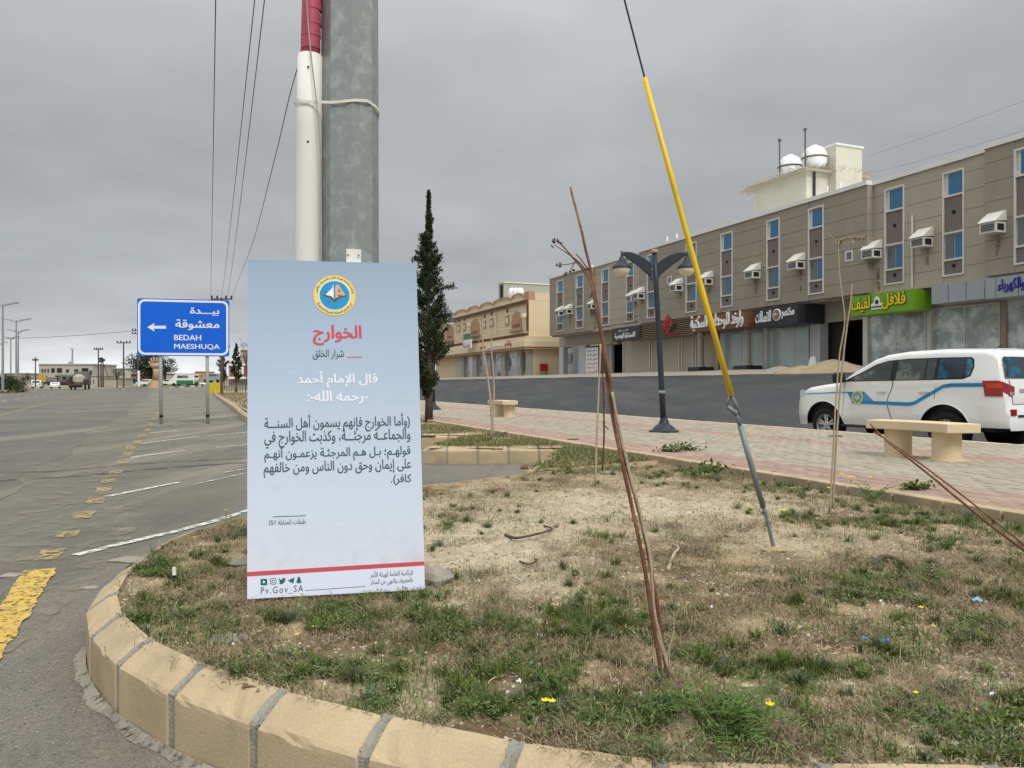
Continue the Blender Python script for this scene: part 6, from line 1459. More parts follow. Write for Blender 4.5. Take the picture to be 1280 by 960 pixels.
    mb.add(vs, [(i * 7 + k, (i + 1) * 7 + k, (i + 1) * 7 + k + 1, i * 7 + k + 1) for i in range(14) for k in range(6)]); tlm = mb.build('tail_light', 'taillamp', suv, smooth=True, world=False)
    for (f0, f1, za, zb2, m2) in ((.08, .52, 1.20, 1.29, 'amber'), (.78, .97, 1.075, 1.14, 'chrome')):
        mb = MB(); vs = []
        for i in range(7):
            for k in (0, 1): f = f0 + (f1 - f0) * i / 6; z = za + (zb2 - za) * k; x, y, z2 = tl(z, f); vs.append((x - .008 + (.05 * ((z - zl) / (zh - zl)) * (1 - f)), y + sg_ * .003, z2))
        mb.add(vs, [(2 * i, 2 * i + 2, 2 * i + 3, 2 * i + 1) for i in range(6)]); mb.build('lamp_segment', m2, tlm, world=False)
    mb = MB(); mb.box((-2.492, sg_ * .74, .78), (.008, 0, 0), (0, .075, 0), (0, 0, .055)); mb.build('reflector', 'taillamp', suv, world=False)
    # headlamp
    mb = MB(); vs = []
    for i in range(9):
        x = 2.12 + .24 * i / 8
        for k in (0, 1): z = 1.0 + .15 * k - .015 * i / 8; vs.append((x, sg_ * (hw(x, z) + .006), z))
    mb.add(vs, [(2 * i, 2 * i + 2, 2 * i + 3, 2 * i + 1) for i in range(8)]); mb.build('headlight', 'chrome', suv, world=False)
# rear face: glass, plate, bar
def xr(z): # rear surface x at height z
    for (a, b), (c, d) in zip(ZT[1:6], ZT[2:7]):
        if b <= z <= d: return a + (c - a) * (z - b) / (d - b)
    return -2.27
def rear_patch(name, y0, y1, z0, z1, m, off=.008, tap=0.0, rnd=0, parent=None):
    mb = MB(); vs = []
    for j in range(7):
        z = z0 + (z1 - z0) * j / 6; sh = tap * (j / 6)
        for i in range(9): y = (y0 + sh) + (y1 - sh - y0 - sh) * i / 8; vs.append((xr(z) - off - .02 * (1 - (y / .85) ** 2) * 0, y, z))
    mb.add(vs, [(j * 9 + i, j * 9 + i + 1, (j + 1) * 9 + i + 1, (j + 1) * 9 + i) for j in range(6) for i in range(8)]); return mb.build(name, m, parent or suv, smooth=True, world=False)
rear_patch('rear_glass', -.79, .79, 1.385, 1.76, 'printglass', .026, .05)
rear_patch('blue_print', .28, .76, 1.40, 1.60, mat('quarter_print', 0), .030, .10); rear_patch('blue_print', .52, .77, 1.61, 1.75, mat('quarter_print', 0), .030, .04)
rear_patch('tailgate', -.70, .70, .93, 1.36, 'carwhite', .018, 0)
rear_patch('garnish', -.50, .50, 1.13, 1.19, 'chrome', .030); rear_patch('number_plate', -.26, .26, .95, 1.08, 'letter', .032)
plr = Plane((0, 0, 0), (0, -1, 0), (0, 0, 1))
mb = MB(); mb.abox(-2.505, -.62, .70, -2.485, .62, .735); mb.build('bumper_slot', 'black', suv, world=False)
mb = MB(); mb.tube([(-2.345, .55, 1.41), (-2.36, .1, 1.42)], .012, 6); mb.build('wiper', 'black', suv, world=False)
mb = MB(); mb.abox(2.43, -.45, .75, 2.478, .45, 1.0); mb.build('grille', 'chrome', suv, world=False); mb = MB(); mb.abox(2.44, -.5, .42, 2.482, .5, .6); mb.build('air_intake', 'black', suv, world=False)
# windscreen
mb = MB(); vs = []
for i in range(9):
    x = 1.0 - .80 * i / 8; z = zt_(x) + .026; w = hw(x, min(z, 1.8)) - .16
    for k in range(9): y = -w + 2 * w * k / 8; vs.append((x + .004, y, z + .0 + .012 * (1 - (y / w) ** 2)))
mb.add(vs, [(i * 9 + k, (i + 1) * 9 + k, (i + 1) * 9 + k + 1, i * 9 + k + 1) for i in range(8) for k in range(8)]); mb.build('windscreen', 'carglass', suv, smooth=True, world=False)
mb = MB(); mb.tube([(-1.7, 0, 1.95), (-1.86, 0, 2.02)], .008, 6); mb.build('aerial', 'black', suv, world=False)
# wheels
wp = []
for xa, ya in ((1.5, .80), (-1.35, .80), (1.5, -.80), (-1.35, -.80)):
    sg_ = 1 if ya > 0 else -1
    mb = MB(); mb.lathe([(.235, -.13), (.33, -.135), (.375, -.11), (.390, -.06), (.390, .06), (.375, .11), (.33, .135), (.235, .13), (.225, .06), (.225, -.06), (.235, -.13)], (xa, ya, .39), 40, axis=(0, 1, 0), caps=False); wh = mb.build('wheel', 'tyre', suv, smooth=True, world=False)
    mb = MB(); ax = Vector((0, sg_, 0)); c = Vector((xa, ya, .39))
    mb.lathe([(.238, .125), (.232, .135), (.222, .12), (.205, .05), (.19, .03)], c, 36, axis=ax, caps=False); mb.lathe([(.062, .03), (.062, .09), (.045, .10), (0, .10)], c, 16, axis=ax)
    for k in range(5):
        a = 2 * PI * k / 5 + .3; d = Vector((math.cos(a), 0, math.sin(a))); e = Vector((-math.sin(a), 0, math.cos(a)))
        for s2 in (-1, 1): mb.add([c + d * r + e * (w * s2 * .2 + s2 * off) + e * w + ax * h for r, w, off, h in ((.05, .020, .012, .09), (.218, .022, .034, .10))] + [c + d * r + e * (w * s2 * .2 + s2 * off) - e * w + ax * h for r, w, off, h in ((.05, .020, .012, .09), (.218, .022, .034, .10))] + [c + d * r + e * (s2 * off) + ax * .05 for r, off in ((.05, .01), (.215, .045))], [(0, 1, 3, 2), (0, 1, 5, 4), (2, 3, 5, 4)])
    mb.build('rim', 'rim', wh, world=False)
    mb = MB(); mb.lathe([(.205, .02), (0, .021)], c, 24, axis=ax); mb.build('brake_disc', 'black', wh, world=False)

# ================================================================== BLUE ROAD SIGN
rs = thing('road_sign', 'large blue direction sign with white Arabic and English place names on two posts', 'road sign', g2(201, 531.5))
pL, pR = P(171.5, 374, 24.1), P(286.5, 375, 24.7); Us = (P(286.5, 444, 24.7) - P(171.5, 444, 24.1)); Us.z = 0; sw = Us.length; Us.normalize(); zs0_ = E + (480 - 445) / F * 24.4; zs1_ = E + (480 - 374) / F * 24.4; sh_ = zs1_ - zs0_
o_ = P(171.5, 480, 24.1); o_.z = zs0_; pl = Plane(o_, Us, (0, 0, 1))
mb = MB(); mb.prism([(a + sw / 2, b + sh_ / 2) for a, b in rrect(sw, sh_, .05)], pl.O, pl.U, pl.V, pl.N, -.02, .0); mb.build('panel', 'signblue', rs)
outer = [(a + sw / 2, b + sh_ / 2) for a, b in rrect(sw - .05, sh_ - .06, .19, 6)]; inner = [(a + sw / 2, b + sh_ / 2) for a, b in rrect(sw - .18, sh_ - .19, .14, 6)]
mb = MB(); n = len(outer); mb.add([pl.at(a, b, .003) for a, b in outer] + [pl.at(a, b, .003) for a, b in inner], [(i, (i + 1) % n, n + (i + 1) % n, n + i) for i in range(n)]); mb.build('white_border', 'letter', rs)
for tx, bx4, ar, bd in (('بيـــدة', (237.5, 384.5, 274, 394.5), True, .03), ('معشوقة', (219, 399.5, 274.3, 412.8), True, .03), ('BEDAH', (217.6, 418.6, 251.5, 425.4), False, .022), ('MAESHUQA', (217.6, 430, 274.6, 437.3), False, .022)):
    lettering(tx, pl, pbox(pl, *bx4), 'letter', 'place_name', rs, ar, bd, off=.004)
ar_ = [(184, 408.9), (193.5, 403.8), (192, 407.2), (207.5, 407.2), (207.5, 410.8), (192, 410.8), (193.5, 414.4)]
mb = MB(); mb.add([pl.at(*pl.hit(x, y), .004) for x, y in ar_], [(0, 1, 2), (2, 3, 4, 5), (0, 2, 5), (0, 5, 6)]); mb.build('arrow', 'letter', rs)
for px0, py0, D0 in ((200.8, 531.5, 24.35), (259.3, 529, 24.7)):
    b = P(px0, 480, D0); n_ = pl.N; b2 = b - n_ * 0.0; q = (b - pl.O).dot(pl.N); b = b - pl.N * (q + .09); mb = MB(); mb.tube([(b.x + .02, b.y, .0), (b.x - .01, b.y, zs1_ - .1)], .052, 12); mb.build('post', 'zincpost', rs, smooth=True)
    mb = MB(); mb.tube([(b.x + .02, b.y, .22), (b.x + .02, b.y, .30)], .06, 12); mb.build('band', 'black', rs)
for z in (zs0_ + .35, zs1_ - .35): mb = MB(); mb.box(pl.at(sw / 2, z - zs0_, -.04), pl.U * (sw / 2 - .1), pl.N * .018, (0, 0, .03)); mb.build('back_rail', 'galv', rs)

# ================================================================== TREES
def leafy(name, pts, size, c0, c1, parent, flat=.5, seed=1):
    """many small leaf faces at given points"""
    rg = np.random.default_rng(seed); P_ = np.array(pts); n = len(P_); d = rg.normal(size=(n, 3)); d /= np.linalg.norm(d, axis=1)[:, None]; e = np.cross(d, rg.normal(size=(n, 3))); e /= np.linalg.norm(e, axis=1)[:, None]
    s_ = (size * rg.uniform(.6, 1.4, n))[:, None]; V_ = np.stack([P_ - d * s_, P_ + e * s_ * flat, P_ + d * s_, P_ - e * s_ * flat], 1).reshape(-1, 3); k = rg.uniform(0, 1, (n, 1)); C_ = np.array(c0) * (1 - k) + np.array(c1) * k
    return npmesh(name, V_, (np.arange(n) * 4)[:, None] + np.array([0, 1, 2, 3]), 'vcol', np.repeat(C_, 4, axis=0), parent=parent)
def cypress(px, py, zb, H, lab, prof, nb, size, leaves_n, D=None, seed=1, stick=None):
    b = PG(px, py, zb) if D is None else P(px, py, D); o = thing('cypress_tree', lab, 'tree', b, 0, None); rg = random.Random(seed)
    mb = MB(); mb.tube([b, b + Vector((.01, 0, H * .15)), b + Vector((-.02, .0, H * .5)), b + Vector((.02, 0, H * .97))], [H * .019, H * .016, H * .010, .008], 9); mb.build('trunk', 'bark', o, smooth=True)
    def rad(h):
        for (a, r0), (c, r1) in zip(prof[:-1], prof[1:]):
            if a <= h <= c: return r0 + (r1 - r0) * (h - a) / (c - a)
        return 0
    pts = []; mbb = MB(); h0, h1 = prof[0][0], prof[-1][0]
    for i in range(nb):
        h = h0 + (h1 - h0) * (i + rg.random()) / nb; R = rad(h) * rg.choice((rg.uniform(.5, .9), rg.uniform(.8, 1.25))); a = rg.uniform(0, 2 * PI); up_ = rg.uniform(.35, .9)
        st_ = Vector((0, 0, h)); L = R; tip = st_ + Vector((math.cos(a) * L, math.sin(a) * L, L * up_ + .08 * H * .3)); mid = st_.lerp(tip, .5) + Vector((0, 0, -.04 * L))
        mbb.tube([b + st_, b + mid, b + tip], [H * .0035, H * .0025, .003], 4, caps=False)
        m2 = int(leaves_n / nb)
        for _ in range(m2):
            f = rg.uniform(.2, 1.05) ** .7; q = st_.lerp(mid, f * 2) if f < .5 else mid.lerp(tip, f * 2 - 1); sp = .033 * H * .33 * (.35 + R) * (1.1 - .5 * f)
            pts.append(b + q + Vector((rg.gauss(0, sp), rg.gauss(0, sp), rg.gauss(0, sp * 1.3))))
    if stick:
        for (a, h, L, up_) in stick:
            st_ = Vector((0, 0, h)); tip = st_ + Vector((math.cos(a) * L, math.sin(a) * L, up_)); mbb.tube([b + st_, b + st_.lerp(tip, .5) + Vector((0, 0, .08)), b + tip], [.02, .012, .005], 5, caps=False)
            for _ in range(260):
                f = rg.uniform(.35, 1.05); q = st_.lerp(tip, f) + Vector((0, 0, .08 * math.sin(PI * min(1, f)))); pts.append(b + q + Vector((rg.gauss(0, .045), rg.gauss(0, .045), rg.gauss(0, .045))))
    bo = mbb.build('branches', 'bark', o); bo['kind'] = 'stuff'
    leafy('crown', pts, size, (.012, .022, .010), (.055, .078, .030), o, seed=seed); return o
cypress(536, 527, .27, 6.05, 'tall dark cypress tree standing right beside the poster board', [(.50, .10), (.75, .28), (1.1, .54), (1.7, .74), (2.2, .66), (2.7, .48), (3.3, .43), (3.7, .34), (4.3, .27), (4.75, .20), (4.95, .06), (5.25, .10), (5.5, .035), (6.05, .01)], 230, .030, 33000, seed=4,
        stick=[(.1, 3.3, .66, .35), (.2, 2.3, .45, .5), (.05, 1.6, .62, .45), (-.4, 1.3, .55, .6), (2.9, 4.1, .42, .3), (.0, 4.0, .30, .35)])
cypress(295.2, 491, 0, 6.0, 'small slim cypress between the blue road sign and the poster board', [(1.1, .15), (1.6, .55), (3, .65), (4.5, .4), (5.9, .05)], 60, .10, 5000, D=94, seed=9)
cypress(279.5, 487, 0, 9.0, 'slim dark cypress partly hidden behind the right sign post', [(1.0, .3), (2.6, .8), (5, .8), (7.5, .5), (9, .05)], 60, .13, 4000, D=112, seed=12)
def round_tree(px, py, D, R, H, lab, n=3500, seed=3, c0=(.018, .028, .016), c1=(.06, .075, .04), sq=.7, name='broadleaf_tree'):
    b = P(px, py, D); rg = random.Random(seed); o = thing(name, lab, 'tree' if name != 'bush' else 'bush', b); mb = MB(); cs = []
    mb.tube([b, b + Vector((.1, 0, H * .5)), b + Vector((0, 0, H * .75))], [R * .09, R * .07, R * .04], 7)
    for k in range(16):
        a = rg.uniform(0, 2 * PI); r = R * rg.uniform(.2, .85); c = b + Vector((math.cos(a) * r, math.sin(a) * r, H - R * sq + rg.uniform(-.7, .75) * R * sq)); cs.append((c, R * rg.uniform(.18, .38))); mb.tube([b + Vector((0, 0, H * .45)), c], [R * .03, R * .01], 4, caps=False)
    mb.build('trunk', 'bark', o); pts = []
    for _ in range(n):
        c, r = rg.choice(cs); pts.append(c + Vector((rg.gauss(0, r * .6), rg.gauss(0, r * .6), rg.gauss(0, r * .5))))
    leafy('crown', pts, R * .045, c0, c1, o, seed=seed); return o
round_tree(189, 482, 165, 4.3, 7.2, 'broad dark tree behind the hand shaped monument', 5000, 3)
round_tree(206, 482, 172, 3.2, 6.3, 'sparser dark tree right of the hand monument', 2200, 5)
round_tree(146, 487, 150, 1.4, 4.2, 'small thin tree on the left edge of the roundabout', 900, 6)
round_tree(307.5, 489, 95, .9, 6.6, 'thin leaning tree at the left edge of the poster board', 500, 8)
for px, py, D, R, lab in ((8, 487, 103, 1.9, 'dark green bush on the road median, left half of the clump'), (20, 486.5, 108, 1.8, 'dark green bush on the road median, right half of the clump'), (0, 485, 118, 2.0, 'dark green bush behind the first median lamp'), (246, 484, 150, 1.8, 'low shrub by the wall right of the van')):
    round_tree(px, py, D, R, R * 1.15, lab, 2600, int(px) + 40, (.02, .035, .012), (.06, .085, .03), .75, 'bush')

# ================================================================== DISTANCE
# median on the left
md = [P(-60, 496.0, 86), P(0, 490.6, 104), P(28, 487.2, 118), P(33, 485.8, 122), P(20, 484.6, 128), P(-60, 486, 110)]
mb = MB(); n = len(md); top = [Vector((p.x, p.y, G(p.x, p.y) + .2)) for p in md]; bot = [Vector((p.x, p.y, G(p.x, p.y) - .2)) for p in md]
mb.add(top + bot, [list(range(n))] + [(i, (i + 1) % n, n + (i + 1) % n, n + i) for i in range(n)]); struct(mb.build('median', 'cream_conc'))
# roundabout
RC = P(207, 480, 156); rx, ry = 8.6, 6.0
def rz_(x): return 0
o = bpy.data.objects.new('roundabout', None); col.objects.link(o); struct(o)
kp = [P(150, 486.2, 131), P(157, 487.6, 128), P(166, 488.3, 127), P(178, 487.6, 128), P(191, 486.8, 130), P(204, 486.0, 132), P(217, 485.0, 135), P(230, 484.0, 139), P(243, 482.8, 144), P(251, 481.6, 149), P(256, 480.3, 158)]
for i, (a, b) in enumerate(zip(kp[:-1], kp[1:])):
    for k in (0, 1):
        p0, p1 = a.lerp(b, k / 2), a.lerp(b, k / 2 + .5); m_, d = (p0 + p1) / 2, (p1 - p0) / 2; h = Vector((-d.y, d.x, 0)).normalized() * .15
        mb = MB(); mb.box(m_ + Vector((0, 0, -.25)), d * .97, h, (0, 0, .38)); mb.build('kerb_block', 'letter' if k else 'black', o)
back = [P(150, 484.5, 150), P(175, 482, 175), P(215, 480.5, 180), P(256, 479.8, 165)]
poly = [p + Vector((0, .1, .08)) for p in kp] + back[::-1]
mb = MB(); mb.add(poly, [list(range(len(poly)))]); mb.build('lawn', mat('lawn', (.085, .10, .035), .95, .3, .8, c2=(.25, .20, .12), thr=(.45, .6)), o)
far = [P(90, 483.5, 190), P(150, 482.5, 190), P(262, 479.5, 190), P(330, 478.5, 190)]
# hand monument
hm = thing('hand_monument', 'stone monument of an open hand rising from a pedestal on the roundabout', 'monument', P(194, 484.5, 140)); D_ = 140
def Hm(px, py, d=0): return P(px, py, D_ + d)
M['sand_stone'] = mat('pink_sandstone', (.46, .32, .20), .9, .15, .6, bump=.4, bscale=6)
mb = MB(); a = Hm(194.5, 484.8); mb.lathe([(1.35, 0), (1.25, .2), (1.05, 1.0), (.95, 1.35)], a, 7); mb.build('pedestal', M['sand_stone'], hm)
mb = MB(); mb.tube([Hm(194.8, 476), Hm(195.2, 466), Hm(195, 461)], [.62, .52, .55], 10); mb.tube([Hm(195, 461), Hm(194.5, 457.5), Hm(194, 454.5)], [.55, .85, .75], 10); mb.build('wrist', M['sand_stone'], hm, smooth=True)
for pts in ([(190.5, 457), (188, 455), (186, 451.5)], [(191, 455.5), (189.6, 451), (188.5, 447.5)], [(193, 454.5), (192.6, 449.5), (192, 446)], [(196, 454.5), (196.2, 450), (195.6, 446.5)], [(198, 455.5), (199.5, 451.5), (199.2, 448)]):
    mb = MB(); mb.tube([Hm(*p) for p in pts], [.22, .18, .11], 7); mb.build('finger', M['sand_stone'], hm, smooth=True)
# street lamps in the median
for px, pt, pb, D_, aw, lab in ((3.5, 380, 489, 95, 13, 'tall double arm street lamp on the median, the nearest at the left edge'), (20.3, 400, 486, 114, 13, 'tall double arm street lamp behind the median bush, taller of the close pair'), (22.8, 413.5, 485, 136, 9.5, 'tall double arm street lamp just right of the close pair'), (13.5, 422, 484.5, 157, 7, 'distant double arm street lamp between the nearest and the pair'), (-1, 429, 484, 176, 7, 'most distant median street lamp at the left edge')):
    o = thing('street_lamp', lab, 'street lamp', P(px, pb, D_)); a, b = P(px, pb, D_), P(px, pt, D_); mb = MB(); mb.tube([a, b], [.16, .09], 8); mb.build('pole', 'galv', o)
    for s_ in (-1, 1):
        mb = MB(); mb.tube(crom([P(px, pt + 3, D_), P(px + s_ * aw * .4, pt + 1.0, D_), P(px + s_ * aw, pt - 1.2, D_)], 4), .06, 6); mb.build('arm', 'galv', o)
        c = P(px + s_ * aw * .9, pt - .6, D_); mb = MB(); mb.box(c, (.75, 0, s_ * .12), (0, .18, 0), (0, 0, .08)); mb.build('lamp_head', 'alu', o)
# utility poles
def upole(px, pt, pb, D_, aw, lab, armys=(2.5,), extra=False, w=.13):
    o = thing('power_pole', lab, 'power pole', P(px, pb, D_)); mb = MB(); mb.tube([P(px, pb, D_), P(px, pt, D_)], [w, w * .7], 7); mb.build('pole', 'bark' if w < .2 else 'galv', o)
    for k, ay in enumerate(armys):
        mb = MB(); mb.tube([P(px - aw, pt + ay, D_), P(px + aw, pt + ay, D_)], .08, 5); ar = mb.build('crossarm', 'rebar', o)
        for s_ in (-1, -.45, .45, 1):
            c = P(px + s_ * aw * .95, pt + ay, D_); mb = MB(); mb.lathe([(.05, 0), (.11, .08), (.08, .14), (.11, .2), (.05, .34)], c, 8); mb.build('insulator', 'black', ar)
    return o
upole(44.3, 446, 484, 150, 3.4, 'short wooden power pole standing before the white building', (4.5,))
upole(123, 435, 484, 130, 5.5, 'power pole with one crossarm right of the white building', (1.8,))
upole(126.5, 446, 484, 135, 2.2, 'power pole with braces just right of the crossarm pole', (3.5, 6.5)); upole(129, 449, 484, 138, 2, 'stubby power pole, rightmost of the three by the white building', (2,))
for x0, y0, x1, y1, lab in ((130, 456, 136, 473, 'stay leg leaning from the braced power pole'),): tag((lambda m_: (m_.tube([P(x0, y0, 136), P(x1, y1, 136)], .07, 5), m_.build('stay_leg', 'bark'))[1])(MB()), lab, 'stay')
upole(154.5, 427, 485, 118, 8.5, 'slim power pole with a wide crossarm left of the blue sign', (1.5,)); upole(172.3, 411, 483, 128, 7, 'tall power pole just behind the left edge of the blue sign', (2, 6)); 
upole(277, 372, 492, 74, 13, 'tall power pole rising behind the right part of the blue sign', (1.8,), w=.14)
b = P(173.5, 483, 127); mb = MB(); mb.tube([b, b + Vector((0, 0, 2.6))], .2, 8); tag(mb.build('pole_sleeve', 'letter'), 'white painted foot of the pole below the blue sign left edge', 'pole foot')
# overhead lines
def wire(name, pts, D3, r, lab, sag=0.0):
    P3 = [P(*a, d) for a, d in zip(pts, D3)]; out = crom(P3, 12); mb = MB(); mb.tube(out, r, 5); return tag(mb.build(name, 'wire'), lab, 'power line')
def span(a, Da, b, Db, sag, r, lab, ext=0.0):
    A, B = P(*a, Da), P(*b, Db); B = B + (B - A) * ext; n = 40; out = [A.lerp(B, k / n) - Vector((0, 0, sag * 4 * (k / n) * (1 - k / n))) for k in range(n + 1)]
    mb = MB(); mb.tube(out, [r * (1 if True else 0)] * (n + 1), 5); return tag(mb.build('power_line', 'wire'), lab, 'power line')
span((263.5, 372), 74, (269.5, 0), 16, .25, .012, 'overhead line running up the sky, leftmost of the four above the blue sign', .25)
span((277, 372), 74, (316, 0), 15, .55, .010, 'overhead line up the sky, second from the left of the four above the blue sign', .25)
span((284, 372), 74, (327, 0), 15, .75, .010, 'overhead line up the sky, third from the left of the four above the blue sign', .25)
wire('power_line', [(290, 372), (300, 345), (317, 300), (343, 200), (362, 120), (379, 60), (400, -20)], [74, 50, 34, 22, 19, 17, 15], .011, 'overhead line sagging to the conduit top, rightmost of the four above the blue sign')
span((-20, 424), 150, (172, 413), 128, .3, .035, 'long thin overhead line crossing the sky left of the blue sign')
span((1082, 196), 60, (1290, 122), 40, .1, .007, 'thin overhead line above the right roof, upper of two'); span((1090, 216), 60, (1290, 160), 40, .1, .007, 'thin overhead line above the right roof, lower of two')
# far buildings
def fbox(o, px0, px1, y0, y1, D_, depth, m_, nm='wall', dD=0):
    a, b = P(px0, y1, D_ + dD), P(px1, y0, D_ + dD); mb = MB(); mb.abox(a.x, D_ + dD, a.z, b.x, D_ + dD + depth, b.z); return mb.build(nm, m_, o)
D_ = 235; wb = thing('white_building', 'long weathered white two storey building in the far left distance', 'building', P(82, 483, D_))
M['wfar'] = mat('weathered_white', (.44, .43, .39), .9, .12, .15, c2=(.33, .32, .29), thr=(.5, .65))
fbox(wb, 48.5, 116, 456, 482, D_, 14, 'wfar'); fbox(wb, 48, 116.5, 454.6, 455.9, D_, 14.5, 'wfar', 'parapet', -.3); fbox(wb, 66, 98, 466.3, 467.6, D_, 1, 'wfar', 'balcony_slab', -1.5)
for px, w, y0, y1 in ((52.5, 1.6, 461, 465), (56, 1.6, 461, 465), (60, 1.6, 461, 465), (66, 4, 460, 465.5), (74, 6, 460, 465.5), (84, 3.5, 461.5, 465), (95, 5, 461.5, 465), (106, 8, 460, 469), (113, 3, 463, 470), (57, 3, 470, 476), (71, 3, 470, 476), (80, 3.5, 471, 477), (88, 3.5, 471, 477)):
    f_ = fbox(wb, px - w / 2, px + w / 2, y0, y1, D_, .3, 'dkpanel', 'window', -.25); fbox(f_, px - w / 2 + .3, px + w / 2 - .3, y0 + .5, y1 - .4, D_, .1, 'dark', 'pane', -.38)
for px in (85.5, 89): fbox(wb, px - .5, px + .5, 452, 454.5, D_, 1, 'wfar', 'chimney')
mt = thing('radio_mast', 'thin dish topped mast above the white building roof', 'mast', P(90.5, 455, D_ + 4)); mb = MB(); mb.tube([P(90.3, 455, D_ + 4), P(90.6, 437, D_ + 4)], [.28, .18], 6); mb.build('mast', 'galv', mt); mb = MB(); mb.lathe([(.1, 0), (.5, .2), (.5, .3)], P(90.6, 437, D_ + 4), 8, axis=(0, -1, .4)); mb.build('dish', 'alu', mt)
def hut(px0, px1, y0, y1, D_, m_, nm, lab, wins_=(), depth=8):
    o = thing(nm, lab, 'building', P((px0 + px1) / 2, y1, D_)); fbox(o, px0, px1, y0, y1, D_, depth, m_); fbox(o, px0 - .3, px1 + .3, y0 - .7, y0 - .02, D_, depth + .4, m_, 'roof_edge', -.3)
    for x, w, a, b in wins_: f_ = fbox(o, x - w / 2, x + w / 2, a, b, D_, .3, 'wframe', 'window', -.2); fbox(f_, x - w / 2 + .25, x + w / 2 - .25, a + .25, b - .25, D_, .1, 'dark', 'pane', -.28)
    return o
hut(34, 50, 472, 482, 215, 'wfar', 'low_wall_building', 'low pale walled building left of the white building', ((38, 2, 475, 478), (45, 2, 475, 478)))
hut(6, 34, 467, 481, 260, 'gwall', 'low_building', 'low grey roofed building behind the median bushes', ((26, 2, 471, 475),))
hut(107, 122, 470, 484, 200, 'wfar', 'low_wall_building', 'low pale yard building right of the parked truck', ((112, 1.6, 474, 479), (117, 1.6, 474, 479)))
hut(130, 146, 473, 482.5, 190, 'gwall', 'low_wall_building', 'plain low brown walled yard in the gap between power poles')
hut(143.5, 163, 461, 480, 220, 'wfar', 'low_building', 'pale two storey house behind the thin roundabout tree', ((148, 2.4, 465, 469), (155, 2.4, 465, 469), (160, 2, 472, 476)))
hut(164, 171, 468, 479, 200, mat('maroon_shop', (.25, .06, .05), .7), 'shop_kiosk', 'small maroon shop front left of the pole foot', ((167.5, 4, 472, 477),)); hut(167, 173, 475, 480, 180, mat('blue_shop', (.03, .09, .30), .7), 'shop_kiosk', 'small blue shop front low beside the pole foot')
hut(178, 188, 463, 480, 210, 'alu', 'low_building', 'grey building behind the trunk of the broad tree', ((182, 2, 468, 473),))
hut(201, 246, 467.5, 478.5, 240, 'gwall', 'long_wall_building', 'long low brown wall behind the white and green van', ((232, 2, 470, 473),))
hut(243.5, 255, 464.8, 478, 230, mat('orange_render', (.50, .33, .15), .9), 'low_building', 'small orange rendered house right of the van', ((247, 2, 468, 471), (252, 2, 468, 471)))
hut(204, 228, 474.5, 480.5, 205, mat('green_fence', (.05, .17, .08), .8), 'green_hoarding', 'low green hoarding behind the white van', depth=.3)
D_ = 150; o = thing('pink_building', 'pink and maroon shop building with a white sign left of the poster board', 'building', P(300, 480, D_)); fbox(o, 285.5, 322, 452.5, 484, D_, 12, mat('pink_render', (.46, .33, .29), .9)); fbox(o, 285.5, 322, 455, 457, D_, .4, 'letter', 'band', -.4); fbox(o, 288, 292, 459, 471, D_, .3, mat('maroon_shop', 0), 'pier', -.35); fbox(o, 305, 309, 459, 471, D_, .3, mat('maroon_shop', 0), 'pier', -.35); fbox(o, 285.5, 322, 471, 473.5, D_, 1, 'letter', 'canopy', -1.2)
s_ = fbox(o, 292.5, 304.5, 458.5, 467.5, D_, .2, 'letter', 'sign_panel', -.45); lettering('2', Plane(P(292.5, 467.5, D_ - .47), (1, 0, 0), (0, 0, 1)), (.9, .2, 1.6, 1.25), 'signblack', 'numeral', s_, False, .03, off=.01)
hut(300.5, 322, 438, 454, 190, mat('tan_house', (.42, .35, .26), .9), 'house', 'tan upper house above the pink building at the poster edge', ((304, 1.6, 443, 447), (308, 1.6, 443, 447)))
hut(263, 286, 470.5, 481, 200, 'wfar', 'low_building', 'low pale building behind the yellow box', ((266, 2, 473, 476),))
# fence of thin posts
o = thing('railing', 'thin dark railing on the verge beside the slim cypress', 'railing', P(284, 492, 85))
for k in range(9):
    a = P(283 + k * 3.4, 493.2 - .0 * k, 84 - k * 1.5); a.z = .27; mb = MB(); mb.tube([a, a + Vector((0, 0, 1.5))], .035, 4); mb.build('rail_post', 'rebar', o)
a0, a1 = P(283, 490, 84), P(283 + 8 * 3.4, 490, 72)
for z in (1.0, 1.7): mb = MB(); mb.tube([(a0.x, a0.y, z), (a1.x, a1.y, z)], .03, 4); mb.build('rail', 'rebar', o)
# yellow box
c = P(269.7, 492.6, 96); o = thing('yellow_skip', 'yellow metal box on the kerb corner behind the right sign post', 'skip', (c.x, c.y, 0))
mb = MB(); mb.abox(c.x - .78, c.y - .6, .0, c.x + .78, c.y + .6, 1.45); mb.build('tub', mat('skip_yellow', (.55, .46, .03), .6, .15, 2), o)
for dx_ in (-.4, 0, .4): mb = MB(); mb.abox(c.x + dx_ - .03, c.y - .64, .02, c.x + dx_ + .03, c.y - .602, 1.44); mb.build('rib', mat('skip_yellow', 0), o)
# yellow board near white building
o = thing('billboard', 'yellow billboard in front of the white building', 'billboard', P(52.5, 483, 170)); fbox(o, 48, 57, 468, 477.5, 170, .3, mat('board_yellow', (.42, .30, .04), .7, .3, 1), 'panel'); fbox(o, 50, 50.8, 477.5, 484, 170, .2, 'rebar', 'leg'); fbox(o, 54, 54.8, 477.5, 484, 170, .2, 'rebar', 'leg')
